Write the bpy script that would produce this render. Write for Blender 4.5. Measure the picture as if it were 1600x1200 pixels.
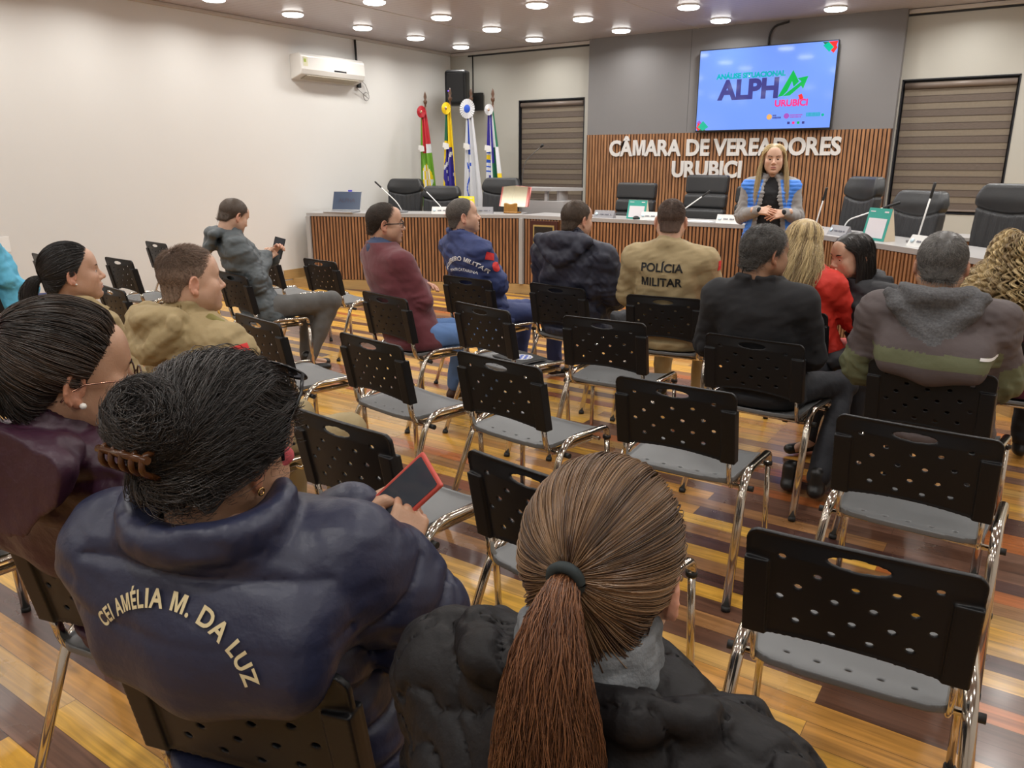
import bpy, bmesh, math, random
import numpy as np
from mathutils import Vector, Matrix
from mathutils.bvhtree import BVHTree

for _o in list(bpy.data.objects):
    bpy.data.objects.remove(_o)
SC = bpy.context.scene
COL = SC.collection
R = math.radians
random.seed(7)
RNG = np.random.default_rng(11)

# ------------------------------------------------------------------ camera
cam_d = bpy.data.cameras.new('camera')
cam_d.sensor_fit = 'HORIZONTAL'
cam_d.sensor_width = 36.0
cam_d.lens = 36.0 * 1214.5 / 1600.0
cam_d.clip_start = 0.05
cam = bpy.data.objects.new('camera', cam_d)
COL.objects.link(cam)
cam.location = (0, 0, 1.6)
cam.rotation_euler = (R(90 - 15.869), 0, R(34.144))
SC.camera = cam

# ------------------------------------------------------------------ world and exposure
world = bpy.data.worlds.new('world'); SC.world = world
world.use_nodes = True
world.node_tree.nodes['Background'].inputs[0].default_value = (0.75, 0.8, 0.9, 1)
world.node_tree.nodes['Background'].inputs[1].default_value = 0.25
SC.view_settings.view_transform = 'Standard'
SC.view_settings.look = 'None'
SC.view_settings.gamma = 1.0
SC.view_settings.exposure = 0.0
SC.view_settings.use_curve_mapping = False
LAMP_W = 5.2             # watts of every ceiling lamp
CEIL = 3.26
X_LEFT, X_RIGHT, Y_BACK, Y_REAR = -8.25, 2.6, 10.42, -3.6

# ------------------------------------------------------------------ object helpers
def link(o):
    COL.objects.link(o); return o

def thing(name, label, cat, loc=(0, 0, 0), rotz=0.0, group=None):
    o = bpy.data.objects.new(name, None); link(o)
    o.empty_display_size = 0.1
    o.location = loc; o.rotation_euler = (0, 0, rotz)
    o['label'] = label; o['category'] = cat
    if group: o['group'] = group
    return o

def tag(o, label, cat, group=None):
    o['label'] = label; o['category'] = cat
    if group: o['group'] = group
    return o

def mesh_np(name, V, F, mats, parent=None, smooth=True, midx=None, col=None, label=None):
    """V (n,3) array, F list/array of quads or tris (or list of arrays)."""
    me = bpy.data.meshes.new(name)
    V = np.asarray(V, dtype=np.float32)
    if isinstance(F, np.ndarray): F = [F]
    loops = np.concatenate([f.ravel() for f in F]).astype(np.int32)
    tot = np.concatenate([np.full(len(f), f.shape[1], np.int32) for f in F])
    start = np.concatenate([[0], np.cumsum(tot)[:-1]]).astype(np.int32)
    me.vertices.add(len(V)); me.vertices.foreach_set('co', V.ravel())
    me.loops.add(len(loops)); me.loops.foreach_set('vertex_index', loops)
    me.polygons.add(len(tot)); me.polygons.foreach_set('loop_start', start)
    me.polygons.foreach_set('loop_total', tot)
    if midx is not None: me.polygons.foreach_set('material_index', np.asarray(midx, np.int32))
    me.update(calc_edges=True); me.validate()
    if smooth: me.polygons.foreach_set('use_smooth', np.ones(len(me.polygons), bool))
    if col is not None:
        a = me.color_attributes.new('tone', 'FLOAT_COLOR', 'POINT')
        c = np.ones((len(V), 4), np.float32); c[:, :col.shape[1]] = col
        a.data.foreach_set('color', c.ravel())
    if not isinstance(mats, (list, tuple)): mats = [mats]
    for m in mats: me.materials.append(m)
    o = bpy.data.objects.new(name, me); link(o)
    if parent is not None: o.parent = parent
    if label: o['label'] = label
    return o

class MB:
    """collects simple solids as ONE mesh"""
    def __init__(s): s.bm = bmesh.new(); s.m = 0
    def _setm(s, fs):
        for f in fs: f.material_index = s.m
    def mat(s, i): s.m = i; return s
    def box(s, c, d, rot=None, bev=0.0, seg=2):
        t = bmesh.new(); bmesh.ops.create_cube(t, size=1)
        for v in t.verts: v.co = Vector((v.co.x*d[0], v.co.y*d[1], v.co.z*d[2]))
        if bev > 0:
            bmesh.ops.bevel(t, geom=list(t.edges), offset=bev, segments=seg, affect='EDGES', profile=0.5)
        M = Matrix.Translation(c)
        if rot is not None:
            M = M @ (rot if isinstance(rot, Matrix) else Matrix.Rotation(rot, 4, 'Z'))
        bmesh.ops.transform(t, matrix=M, verts=t.verts)
        s.merge(t); return s
    def merge(s, t):
        me = bpy.data.meshes.new('tmp'); t.to_mesh(me); t.free()
        n = len(s.bm.faces); s.bm.from_mesh(me); bpy.data.meshes.remove(me)
        s.bm.faces.ensure_lookup_table()
        for f in s.bm.faces[n:]: f.material_index = s.m
    def tube(s, pts, r, n=10, caps=True, flat=1.0, up=(0, 0, 1)):
        """swept tube; r scalar or list; flat squashes one axis of the section"""
        pts = [Vector(p) for p in pts]
        if not hasattr(r, '__len__'): r = [r]*len(pts)
        rings = []; prevN = None
        for i, p in enumerate(pts):
            t = (pts[min(i+1, len(pts)-1)] - pts[max(i-1, 0)])
            if t.length < 1e-9: t = Vector((0, 0, 1))
            t.normalize()
            if prevN is None:
                u = Vector(up)
                if abs(u.dot(t)) > 0.95: u = Vector((1, 0, 0)) if abs(t.x) < 0.9 else Vector((0, 1, 0))
                nrm = (u - t*u.dot(t)).normalized()
            else:
                nrm = (prevN - t*prevN.dot(t)).normalized()
            prevN = nrm; b = t.cross(nrm)
            rings.append([s.bm.verts.new(p + (nrm*math.cos(2*math.pi*k/n)*flat + b*math.sin(2*math.pi*k/n))*r[i]) for k in range(n)])
        for a, c in zip(rings[:-1], rings[1:]):
            for k in range(n):
                f = s.bm.faces.new((a[k], a[(k+1) % n], c[(k+1) % n], c[k])); f.material_index = s.m; f.smooth = True
        if caps:
            f = s.bm.faces.new(rings[0][::-1]); f.material_index = s.m
            f = s.bm.faces.new(rings[-1]); f.material_index = s.m
        return s
    def lathe(s, prof, c=(0, 0, 0), n=24, M=None):
        M = M or Matrix.Translation(c)
        rings = []
        for (rr, z) in prof:
            if rr < 1e-6: rings.append([s.bm.verts.new(M @ Vector((0, 0, z)))])
            else: rings.append([s.bm.verts.new(M @ Vector((rr*math.cos(2*math.pi*k/n), rr*math.sin(2*math.pi*k/n), z))) for k in range(n)])
        for a, b in zip(rings[:-1], rings[1:]):
            for k in range(n):
                k2 = (k+1) % n
                if len(a) == 1 and len(b) == 1: continue
                if len(a) == 1: vs = (a[0], b[k], b[k2])
                elif len(b) == 1: vs = (a[k], b[0], a[k2])
                else: vs = (a[k], b[k], b[k2], a[k2])
                f = s.bm.faces.new(vs[::-1]); f.material_index = s.m; f.smooth = True
        return s
    def prism(s, poly, z0, z1, M=None):
        """poly: list of (x,y) extruded in z"""
        M = M or Matrix.Identity(4)
        a = [s.bm.verts.new(M @ Vector((x, y, z0))) for x, y in poly]
        b = [s.bm.verts.new(M @ Vector((x, y, z1))) for x, y in poly]
        fs = [s.bm.faces.new(a[::-1]), s.bm.faces.new(b)]
        for i in range(len(poly)):
            j = (i+1) % len(poly); fs.append(s.bm.faces.new((a[i], a[j], b[j], b[i])))
        s._setm(fs); return s
    def quad(s, a, b, c, d):
        f = s.bm.faces.new([s.bm.verts.new(Vector(p)) for p in (a, b, c, d)]); f.material_index = s.m; return s
    def build(s, name, mats, parent=None, smooth=False, label=None, auto=None, bev=0):
        bmesh.ops.recalc_face_normals(s.bm, faces=s.bm.faces)
        if smooth:
            for f in s.bm.faces: f.smooth = True
        me = bpy.data.meshes.new(name); s.bm.to_mesh(me); s.bm.free()
        if not isinstance(mats, (list, tuple)): mats = [mats]
        for m in mats: me.materials.append(m)
        o = bpy.data.objects.new(name, me); link(o)
        if parent is not None: o.parent = parent
        if label: o['label'] = label
        return o

def struct(o):
    o['kind'] = 'structure'; return o

def copy_tree(o, parent=None):
    c = o.copy(); link(c)
    if parent is not None: c.parent = parent
    for ch in [x for x in bpy.data.objects if x.parent == o]:
        copy_tree(ch, c)
    return c

def arc_pts(pts, rad, n=5):
    """polyline with rounded corners"""
    pts = [Vector(p) for p in pts]; out = [pts[0]]
    for i in range(1, len(pts)-1):
        a, b, c = pts[i-1], pts[i], pts[i+1]
        u = (a-b); v = (c-b); r = min(rad, u.length*0.48, v.length*0.48)
        p0 = b + u.normalized()*r; p1 = b + v.normalized()*r
        for k in range(n+1):
            t = k/n
            out.append(p0*(1-t)**2 + b*2*t*(1-t) + p1*t*t)
    out.append(pts[-1]); return out

# ------------------------------------------------------------------ materials
MATS = {}
def mat(name, col, rough=0.5, metal=0.0, bump=None, emit=None, coat=0.0, spec=0.5, alpha=None, trans=0.0, sheen=0.0, vary=None):
    """bump=(scale, strength, distance[, stretch xyz]); vary=(scale, amount) mottles the colour of cloth, wood, paint"""
    if name in MATS: return MATS[name]
    m = bpy.data.materials.new(name); m.use_nodes = True
    nt = m.node_tree; b = nt.nodes['Principled BSDF']
    b.inputs['Base Color'].default_value = (*col, 1)
    b.inputs['Roughness'].default_value = rough
    b.inputs['Metallic'].default_value = metal
    b.inputs['Coat Weight'].default_value = coat
    b.inputs['Specular IOR Level'].default_value = spec
    b.inputs['Transmission Weight'].default_value = trans
    b.inputs['Sheen Weight'].default_value = sheen
    if emit:
        b.inputs['Emission Color'].default_value = (*emit[0], 1); b.inputs['Emission Strength'].default_value = emit[1]
    if alpha is not None: b.inputs['Alpha'].default_value = alpha
    tc = None
    if bump or vary:
        tc = nt.nodes.new('ShaderNodeTexCoord')
    if bump:
        mp = nt.nodes.new('ShaderNodeMapping'); nt.links.new(tc.outputs['Object'], mp.inputs[0])
        if len(bump) > 3: mp.inputs['Scale'].default_value = bump[3]
        n = nt.nodes.new('ShaderNodeTexNoise'); n.inputs['Scale'].default_value = bump[0]
        n.inputs['Detail'].default_value = 4
        nt.links.new(mp.outputs[0], n.inputs['Vector'])
        bp = nt.nodes.new('ShaderNodeBump'); bp.inputs['Strength'].default_value = bump[1]; bp.inputs['Distance'].default_value = bump[2]
        nt.links.new(n.outputs[0], bp.inputs['Height']); nt.links.new(bp.outputs[0], b.inputs['Normal'])
    if vary:
        n = nt.nodes.new('ShaderNodeTexNoise'); n.inputs['Scale'].default_value = vary[0]; n.inputs['Detail'].default_value = 5
        mp2 = nt.nodes.new('ShaderNodeMapping'); nt.links.new(tc.outputs['Object'], mp2.inputs[0])
        if len(vary) > 2: mp2.inputs['Scale'].default_value = vary[2]
        nt.links.new(mp2.outputs[0], n.inputs['Vector'])
        mx = nt.nodes.new('ShaderNodeMix'); mx.data_type = 'RGBA'
        mx.inputs['A'].default_value = (*[c*(1-vary[1]) for c in col], 1); mx.inputs['B'].default_value = (*[min(1, c*(1+vary[1])) for c in col], 1)
        nt.links.new(n.outputs[0], mx.inputs['Factor']); nt.links.new(mx.outputs['Result'], b.inputs['Base Color'])
    MATS[name] = m; return m

def glass_mat(name, col=(1, 1, 1), rough=0.02, fac=0.12):
    """thin clear pane: mostly see-through with a glossy reflection"""
    if name in MATS: return MATS[name]
    m = bpy.data.materials.new(name); m.use_nodes = True; nt = m.node_tree; nt.nodes.clear()
    o = nt.nodes.new('ShaderNodeOutputMaterial'); t = nt.nodes.new('ShaderNodeBsdfTransparent'); g = nt.nodes.new('ShaderNodeBsdfGlossy')
    t.inputs[0].default_value = (*col, 1); g.inputs['Roughness'].default_value = rough
    mx = nt.nodes.new('ShaderNodeMixShader'); mx.inputs[0].default_value = fac
    nt.links.new(t.outputs[0], mx.inputs[1]); nt.links.new(g.outputs[0], mx.inputs[2]); nt.links.new(mx.outputs[0], o.inputs[0])
    MATS[name] = m; return m

def hair_mat(name, dark, light, rough=0.38):
    """colour runs with the per-strand attribute 'tone'"""
    if name in MATS: return MATS[name]
    m = bpy.data.materials.new(name); m.use_nodes = True; nt = m.node_tree; b = nt.nodes['Principled BSDF']
    at = nt.nodes.new('ShaderNodeAttribute'); at.attribute_name = 'tone'
    mx = nt.nodes.new('ShaderNodeMix'); mx.data_type = 'RGBA'
    mx.inputs['A'].default_value = (*dark, 1); mx.inputs['B'].default_value = (*light, 1)
    nt.links.new(at.outputs['Fac'], mx.inputs['Factor']); nt.links.new(mx.outputs['Result'], b.inputs['Base Color'])
    b.inputs['Roughness'].default_value = rough; b.inputs['Specular IOR Level'].default_value = 0.55
    MATS[name] = m; return m

def skin_mat(name, col, lip=(0.55, 0.22, 0.2)):
    """tone attribute: r = lips, g = redness of ears and cheeks, b = stubble / brows"""
    if name in MATS: return MATS[name]
    m = bpy.data.materials.new(name); m.use_nodes = True; nt = m.node_tree; b = nt.nodes['Principled BSDF']
    at = nt.nodes.new('ShaderNodeAttribute'); at.attribute_name = 'tone'
    sp = nt.nodes.new('ShaderNodeSeparateColor'); nt.links.new(at.outputs['Color'], sp.inputs[0])
    tc = nt.nodes.new('ShaderNodeTexCoord'); n = nt.nodes.new('ShaderNodeTexNoise'); n.inputs['Scale'].default_value = 30; n.inputs['Detail'].default_value = 5
    nt.links.new(tc.outputs['Object'], n.inputs['Vector'])
    def mix(fac, A, B):
        mx = nt.nodes.new('ShaderNodeMix'); mx.data_type = 'RGBA'
        if hasattr(A, 'name'): nt.links.new(A, mx.inputs['A'])
        else: mx.inputs['A'].default_value = (*A, 1)
        mx.inputs['B'].default_value = (*B, 1); nt.links.new(fac, mx.inputs['Factor']); return mx.outputs['Result']
    c = mix(n.outputs[0], [x*0.88 for x in col], [min(1, x*1.12) for x in col])
    c = mix(sp.outputs['Green'], c, (min(1, col[0]*1.08), col[1]*0.62, col[2]*0.55))
    c = mix(sp.outputs['Red'], c, lip)
    c = mix(sp.outputs['Blue'], c, (col[0]*0.25, col[1]*0.22, col[2]*0.22))
    nt.links.new(c, b.inputs['Base Color'])
    b.inputs['Roughness'].default_value = 0.48
    b.inputs['Subsurface Weight'].default_value = 0.12
    b.inputs['Subsurface Radius'].default_value = (0.012, 0.005, 0.003)
    b.inputs['Subsurface Scale'].default_value = 0.5
    bp = nt.nodes.new('ShaderNodeBump'); bp.inputs['Strength'].default_value = 0.25; bp.inputs['Distance'].default_value = 0.002
    n2 = nt.nodes.new('ShaderNodeTexNoise'); n2.inputs['Scale'].default_value = 220; nt.links.new(tc.outputs['Object'], n2.inputs['Vector'])
    nt.links.new(n2.outputs[0], bp.inputs['Height']); nt.links.new(bp.outputs[0], b.inputs['Normal'])
    MATS[name] = m; return m

def _glyphs(body, extrude, offset, spacing):
    c = bpy.data.curves.new('t', 'FONT'); c.body = body; c.size = 1.0; c.extrude = extrude
    c.offset = offset; c.align_x = 'LEFT'; c.align_y = 'BOTTOM_BASELINE'; c.space_character = spacing; c.resolution_u = 4
    o = bpy.data.objects.new('t', c); link(o)
    dg = bpy.context.evaluated_depsgraph_get(); dg.update()
    me = bpy.data.meshes.new_from_object(o.evaluated_get(dg))
    bpy.data.objects.remove(o); bpy.data.curves.remove(c)
    return me
def _xr(body, spacing, offset):
    m_ = _glyphs(body, 0, offset, spacing); q = [v.co.x for v in m_.vertices]; h = [v.co.y for v in m_.vertices]; bpy.data.meshes.remove(m_)
    return (min(q), max(q), max(h)) if q else (0, 0, 0)
def text_mesh(body, size, extrude=0.0, offset=0.0, align='CENTER', spacing=1.0):
    """returns a mesh datablock of the lettering lying in xy; the letter M is drawn as a clean polygon"""
    e, of = extrude/size, offset/size
    me = _glyphs(body, e, of, spacing)
    if 'M' in body:
        bm = bmesh.new(); bm.from_mesh(me)
        a, b, h = _xr('M', spacing, of); w = b-a; ia, ib, _ = _xr('I', spacing, of); t = (ib-ia)*0.96
        for i, ch in enumerate(body):
            if ch != 'M': continue
            x1 = _xr(body[:i+1], spacing, of)[1]; x0 = x1-w
            bmesh.ops.delete(bm, geom=[v for v in bm.verts if x0-0.004 <= v.co.x <= x1+0.004], context='VERTS')
            pts = [(0, 0), (0, h), (1.35*t, h), (w/2, 0.30*h), (w-1.35*t, h), (w, h), (w, 0), (w-t, 0), (w-t, 0.74*h), (w/2+0.52*t, 0), (w/2-0.52*t, 0), (t, 0.74*h), (t, 0)]
            lo = [bm.verts.new((x0+x, y, -e)) for x, y in pts]
            if e > 0:
                hi = [bm.verts.new((x0+x, y, e)) for x, y in pts]; bm.faces.new(hi[::-1]); bm.faces.new(lo)
                for k in range(len(pts)): bm.faces.new((lo[k], lo[k-1], hi[k-1], hi[k]))
            else: bm.faces.new(lo[::-1])
        bm.to_mesh(me); bm.free()
    if align == 'CENTER' and len(me.vertices):
        q = [v.co.x for v in me.vertices]; me.transform(Matrix.Translation((-(min(q)+max(q))/2, 0, 0)))
    me.transform(Matrix.Scale(size, 4))
    return me

def text_obj(name, body, size, m, M, extrude=0.0, offset=0.0, parent=None, align='CENTER', spacing=1.0, sx=1.0):
    me = text_mesh(body, size, extrude, offset, align, spacing)
    me.transform(M @ Matrix.Diagonal((sx, 1, 1, 1))); me.materials.clear(); me.materials.append(m); me.name = name
    o = bpy.data.objects.new(name, me); link(o)
    if parent is not None: o.parent = parent
    return o
# ================================================================== THE ROOM
def wall_paint(name, col, bumpd=0.0006):
    return mat(name, col, 0.62, bump=(160, 0.25, bumpd), vary=(1.3, 0.03))
M_wall_left = wall_paint('paint_cream', (0.665, 0.655, 0.63))
M_wall_back = wall_paint('paint_taupe', (0.42, 0.405, 0.36))
M_wall_panel = wall_paint('paint_grey', (0.175, 0.168, 0.168))
M_white_trim = mat('trim_white', (0.5, 0.46, 0.42), 0.45)
M_dark_gap = mat('shadow_gap_black', (0.012, 0.012, 0.012), 0.6)

def floor_material():
    m = bpy.data.materials.new('striped_hardwood'); m.use_nodes = True; nt = m.node_tree; b = nt.nodes['Principled BSDF']
    N = nt.nodes.new; L = nt.links.new
    tc = N('ShaderNodeTexCoord'); mp = N('ShaderNodeMapping'); L(tc.outputs['Object'], mp.inputs[0])
    mp.inputs['Location'].default_value = (0.37, -0.745 + 0.0975*4, 0)
    def brick(off, width):
        br = N('ShaderNodeTexBrick'); L(mp.outputs[0], br.inputs['Vector'])
        br.inputs['Color1'].default_value = (0, 0, 0, 1); br.inputs['Color2'].default_value = (1, 1, 1, 1); br.inputs['Mortar'].default_value = (0, 0, 0, 1)
        br.inputs['Scale'].default_value = 1.0; br.inputs['Mortar Size'].default_value = 0.0; br.inputs['Bias'].default_value = 0
        br.inputs['Brick Width'].default_value = width; br.inputs['Row Height'].default_value = 0.0975
        br.offset = off; br.offset_frequency = 2; br.squash = 1.0
        return br
    br = brick(0.43, 1.9)
    ramp = N('ShaderNodeValToRGB'); ramp.color_ramp.interpolation = 'CONSTANT'
    cols = [(0.0, (0.110, 0.050, 0.030)), (0.12, (0.62, 0.33, 0.050)), (0.26, (0.30, 0.145, 0.055)), (0.36, (0.50, 0.24, 0.050)),
            (0.48, (0.085, 0.038, 0.030)), (0.56, (0.56, 0.32, 0.090)), (0.68, (0.42, 0.13, 0.035)), (0.76, (0.17, 0.085, 0.055)), (0.86, (0.66, 0.37, 0.060)), (0.95, (0.24, 0.075, 0.03))]
    el = ramp.color_ramp.elements
    el[0].position = 0; el[0].color = (*cols[0][1], 1); el[1].position = cols[1][0]; el[1].color = (*cols[1][1], 1)
    for p, c in cols[2:]:
        e = el.new(p); e.color = (*c, 1)
    L(br.outputs['Color'], ramp.inputs[0])
    # grain, stretched along the boards, shifted per board
    mg = N('ShaderNodeMapping'); L(tc.outputs['Object'], mg.inputs[0]); mg.inputs['Scale'].default_value = (1.3, 26, 1)
    sh = N('ShaderNodeVectorMath'); sh.operation = 'ADD'; L(mg.outputs[0], sh.inputs[0])
    cm = N('ShaderNodeVectorMath'); cm.operation = 'SCALE'; cm.inputs['Scale'].default_value = 37.0; L(br.outputs['Color'], cm.inputs[0]); L(cm.outputs[0], sh.inputs[1])
    g = N('ShaderNodeTexNoise'); g.inputs['Scale'].default_value = 1.6; g.inputs['Detail'].default_value = 7; g.inputs['Distortion'].default_value = 0.8; L(sh.outputs[0], g.inputs['Vector'])
    gr = N('ShaderNodeMapRange'); gr.inputs['From Min'].default_value = 0.3; gr.inputs['From Max'].default_value = 0.7; gr.inputs['To Min'].default_value = 0.62; gr.inputs['To Max'].default_value = 1.25; L(g.outputs[0], gr.inputs['Value'])
    mul = N('ShaderNodeVectorMath'); mul.operation = 'SCALE'; L(ramp.outputs[0], mul.inputs[0]); L(gr.outputs[0], mul.inputs['Scale'])
    # thin dark joints
    b2 = N('ShaderNodeTexBrick'); L(mp.outputs[0], b2.inputs['Vector']); b2.inputs['Scale'].default_value = 1.0
    b2.inputs['Color1'].default_value = (1, 1, 1, 1); b2.inputs['Color2'].default_value = (1, 1, 1, 1); b2.inputs['Mortar'].default_value = (0.35, 0.3, 0.3, 1)
    b2.inputs['Mortar Size'].default_value = 0.0011; b2.inputs['Brick Width'].default_value = 1.9; b2.inputs['Row Height'].default_value = 0.0975; b2.offset = 0.43; b2.offset_frequency = 2
    mm = N('ShaderNodeMix'); mm.data_type = 'RGBA'; mm.blend_type = 'MULTIPLY'; mm.inputs['Factor'].default_value = 1; L(mul.outputs[0], mm.inputs['A']); L(b2.outputs['Color'], mm.inputs['B'])
    L(mm.outputs['Result'], b.inputs['Base Color'])
    rn = N('ShaderNodeTexNoise'); rn.inputs['Scale'].default_value = 3.0; rn.inputs['Detail'].default_value = 6; L(tc.outputs['Object'], rn.inputs['Vector'])
    rr = N('ShaderNodeMapRange'); rr.inputs['To Min'].default_value = 0.16; rr.inputs['To Max'].default_value = 0.42; L(rn.outputs[0], rr.inputs['Value']); L(rr.outputs[0], b.inputs['Roughness'])
    bp = N('ShaderNodeBump'); bp.inputs['Strength'].default_value = 0.12; bp.inputs['Distance'].default_value = 0.002; L(g.outputs[0], bp.inputs['Height']); L(bp.outputs[0], b.inputs['Normal'])
    b.inputs['Coat Weight'].default_value = 0.25; b.inputs['Coat Roughness'].default_value = 0.12
    return m

def ceiling_material():
    m = bpy.data.materials.new('ceiling_boards'); m.use_nodes = True; nt = m.node_tree; b = nt.nodes['Principled BSDF']
    N = nt.nodes.new; L = nt.links.new
    tc = N('ShaderNodeTexCoord'); sx = N('ShaderNodeSeparateXYZ'); L(tc.outputs['Object'], sx.inputs[0])
    d = N('ShaderNodeMath'); d.operation = 'MULTIPLY'; d.inputs[1].default_value = 1/0.1; L(sx.outputs['Y'], d.inputs[0])
    fr = N('ShaderNodeMath'); fr.operation = 'FRACT'; L(d.outputs[0], fr.inputs[0])
    lt = N('ShaderNodeMath'); lt.operation = 'LESS_THAN'; lt.inputs[1].default_value = 0.07; L(fr.outputs[0], lt.inputs[0])
    mx = N('ShaderNodeMix'); mx.data_type = 'RGBA'; mx.inputs['A'].default_value = (0.46, 0.42, 0.44, 1); mx.inputs['B'].default_value = (0.30, 0.27, 0.29, 1)
    L(lt.outputs[0], mx.inputs['Factor']); L(mx.outputs['Result'], b.inputs['Base Color'])
    b.inputs['Roughness'].default_value = 0.35
    bp = N('ShaderNodeBump'); bp.inputs['Strength'].default_value = 0.6; bp.inputs['Distance'].default_value = 0.004; bp.invert = True
    L(lt.outputs[0], bp.inputs['Height']); L(bp.outputs[0], b.inputs['Normal'])
    return m

M_floor = floor_material()
def slab(name, lo, hi, m):
    b = MB(); b.box([(a+c)/2 for a, c in zip(lo, hi)], [c-a for a, c in zip(lo, hi)])
    return struct(b.build(name, m))
slab('floor', (X_LEFT-0.2, Y_REAR-0.2, -0.12), (X_RIGHT+0.2, Y_BACK+0.2, 0), M_floor)
slab('ceiling', (X_LEFT-0.2, Y_REAR-0.2, CEIL), (X_RIGHT+0.2, Y_BACK+0.2, CEIL+0.12), ceiling_material())
slab('wall_left', (X_LEFT-0.15, Y_REAR-0.15, 0), (X_LEFT, Y_BACK+0.15, CEIL), M_wall_left)
slab('wall_right', (X_RIGHT, Y_REAR-0.15, 0), (X_RIGHT+0.15, Y_BACK+0.15, CEIL), M_wall_left)
slab('wall_rear', (X_LEFT, Y_REAR-0.15, 0), (X_RIGHT, Y_REAR, CEIL), M_wall_left)

# back wall with two real window openings
W1 = (-6.94, -5.80, 1.02, 2.512)      # left window  x0,x1,z0,z1
W2 = (-1.64, -0.482, 1.03, 2.52)      # right window
b = MB()
xs = [X_LEFT, W1[0], W1[1], W2[0], W2[1], X_RIGHT]
for i in range(5):
    x0, x1 = xs[i], xs[i+1]
    if i in (1, 3):
        w = W1 if i == 1 else W2
        b.box(((x0+x1)/2, Y_BACK+0.09, w[2]/2), (x1-x0, 0.18, w[2]))
        b.box(((x0+x1)/2, Y_BACK+0.09, (w[3]+CEIL)/2), (x1-x0, 0.18, CEIL-w[3]))
    else:
        b.box(((x0+x1)/2, Y_BACK+0.09, CEIL/2), (x1-x0, 0.18, CEIL))
struct(b.build('wall_back', M_wall_back))

def blind_material():
    m = bpy.data.materials.new('zebra_blind'); m.use_nodes = True; nt = m.node_tree; b = nt.nodes['Principled BSDF']
    N = nt.nodes.new; L = nt.links.new
    tc = N('ShaderNodeTexCoord'); mp = N('ShaderNodeMapping'); L(tc.outputs['Object'], mp.inputs[0]); mp.inputs['Scale'].default_value = (10, 10, 160)
    n = N('ShaderNodeTexNoise'); n.inputs['Scale'].default_value = 2.2; n.inputs['Detail'].default_value = 4; L(mp.outputs[0], n.inputs['Vector'])
    mx = N('ShaderNodeMix'); mx.data_type = 'RGBA'; mx.inputs['A'].default_value = (0.062, 0.043, 0.034, 1); mx.inputs['B'].default_value = (0.165, 0.13, 0.105, 1)
    L(n.outputs[0], mx.inputs['Factor']); L(mx.outputs['Result'], b.inputs['Base Color']); b.inputs['Roughness'].default_value = 0.7
    return m
M_blind = blind_material()
M_blind2 = mat('blind_sheer', (0.18, 0.145, 0.105), 0.6, vary=(40, 0.12))
M_blind_edge = mat('blind_fold_edge', (0.07, 0.05, 0.04), 0.6)
M_cassette = mat('blind_cassette', (0.18, 0.14, 0.115), 0.4)
M_alu_black = mat('window_black', (0.015, 0.016, 0.02), 0.35)
M_night = glass_mat('night_pane', (0.5, 0.55, 0.6), 0.02, 0.3)

def window(n, w, which):
    x0, x1, z0, z1 = w
    f = MB(); t = 0.035
    y = Y_BACK + 0.10
    f.box(((x0+x1)/2, y, z0+t/2+0.001), (x1-x0, 0.06, t)); f.box(((x0+x1)/2, y, z1-t/2-0.001), (x1-x0, 0.06, t))
    f.box((x0+t/2+0.001, y, (z0+z1)/2), (t, 0.058, z1-z0)); f.box((x1-t/2-0.001, y, (z0+z1)/2), (t, 0.058, z1-z0))
    f.box(((x0+x1)/2, y, (z0+z1)/2), (0.03, 0.05, z1-z0-0.05))
    e = 0.014   # thin black reveal lining flush with the wall
    for (cx, cz, dx, dz) in (((x0+x1)/2, z0+e/2, x1-x0, e), ((x0+x1)/2, z1-e/2, x1-x0, e), (x0+e/2, (z0+z1)/2, e, z1-z0), (x1-e/2, (z0+z1)/2, e, z1-z0)):
        f.box((cx, Y_BACK+0.045, cz), (dx, 0.1, dz))
    wo = struct(f.build('window_%d' % n, M_alu_black))
    g = MB(); g.box(((x0+x1)/2, y+0.01, (z0+z1)/2), (x1-x0-0.06, 0.006, z1-z0-0.06)); g.build('pane', M_night, wo)
    # roller zebra blind hung inside the reveal
    bl = thing('roller_blind', 'brown striped roller blind in the %s window of the back wall' % which, 'window blind', ((x0+x1)/2, Y_BACK+0.03, z0+0.03))
    W = x1-x0-0.06; Hh = z1-z0-0.05
    c = MB(); c.lathe([(0, -W/2), (0.036, -W/2), (0.036, W/2), (0, W/2)], n=20, M=Matrix.Translation((0, 0, Hh-0.05)) @ Matrix.Rotation(R(90), 4, 'Y'))
    c.build('cassette', M_cassette, bl)
    p = MB(); z = 0.02; k = 0; ph = 0.074
    while z < Hh-0.09:
        h = min(ph, Hh-0.085-z)
        dark = k % 2 == 0
        if dark: p.mat(0).box((0, 0.004, z+h/2), (W, 0.003, h))
        else: p.mat(1).box((0, 0.0065, z+h/2), (W, 0.002, h+0.004))
        p.mat(2).box((0, 0.002, z+h), (W, 0.004, 0.004))
        z += h; k += 1
    p.build('blind_fabric', [M_blind, M_blind2, M_blind_edge], bl)
    r = MB(); r.box((0, 0.004, 0.01), (W, 0.018, 0.022), bev=0.005); r.build('bottom_rail', M_cassette, bl)
window(1, W1, 'left'); window(2, W2, 'right')

# protruding grey panel in the middle with slatted wood below
PX0, PX1, PY = -5.68, -1.66, Y_BACK-0.12
b = MB(); b.box(((PX0+PX1)/2, Y_BACK-0.06, CEIL/2), (PX1-PX0, 0.12, CEIL)); 
o = struct(b.build('wall_panel', M_wall_panel)); o.name = 'trim_1'
b = MB(); b.box((-4.18, PY-0.0006, (2.0+CEIL)/2), (0.003, 0.001, CEIL-2.0)); b.build('panel_joint', M_dark_gap, o)

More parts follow.
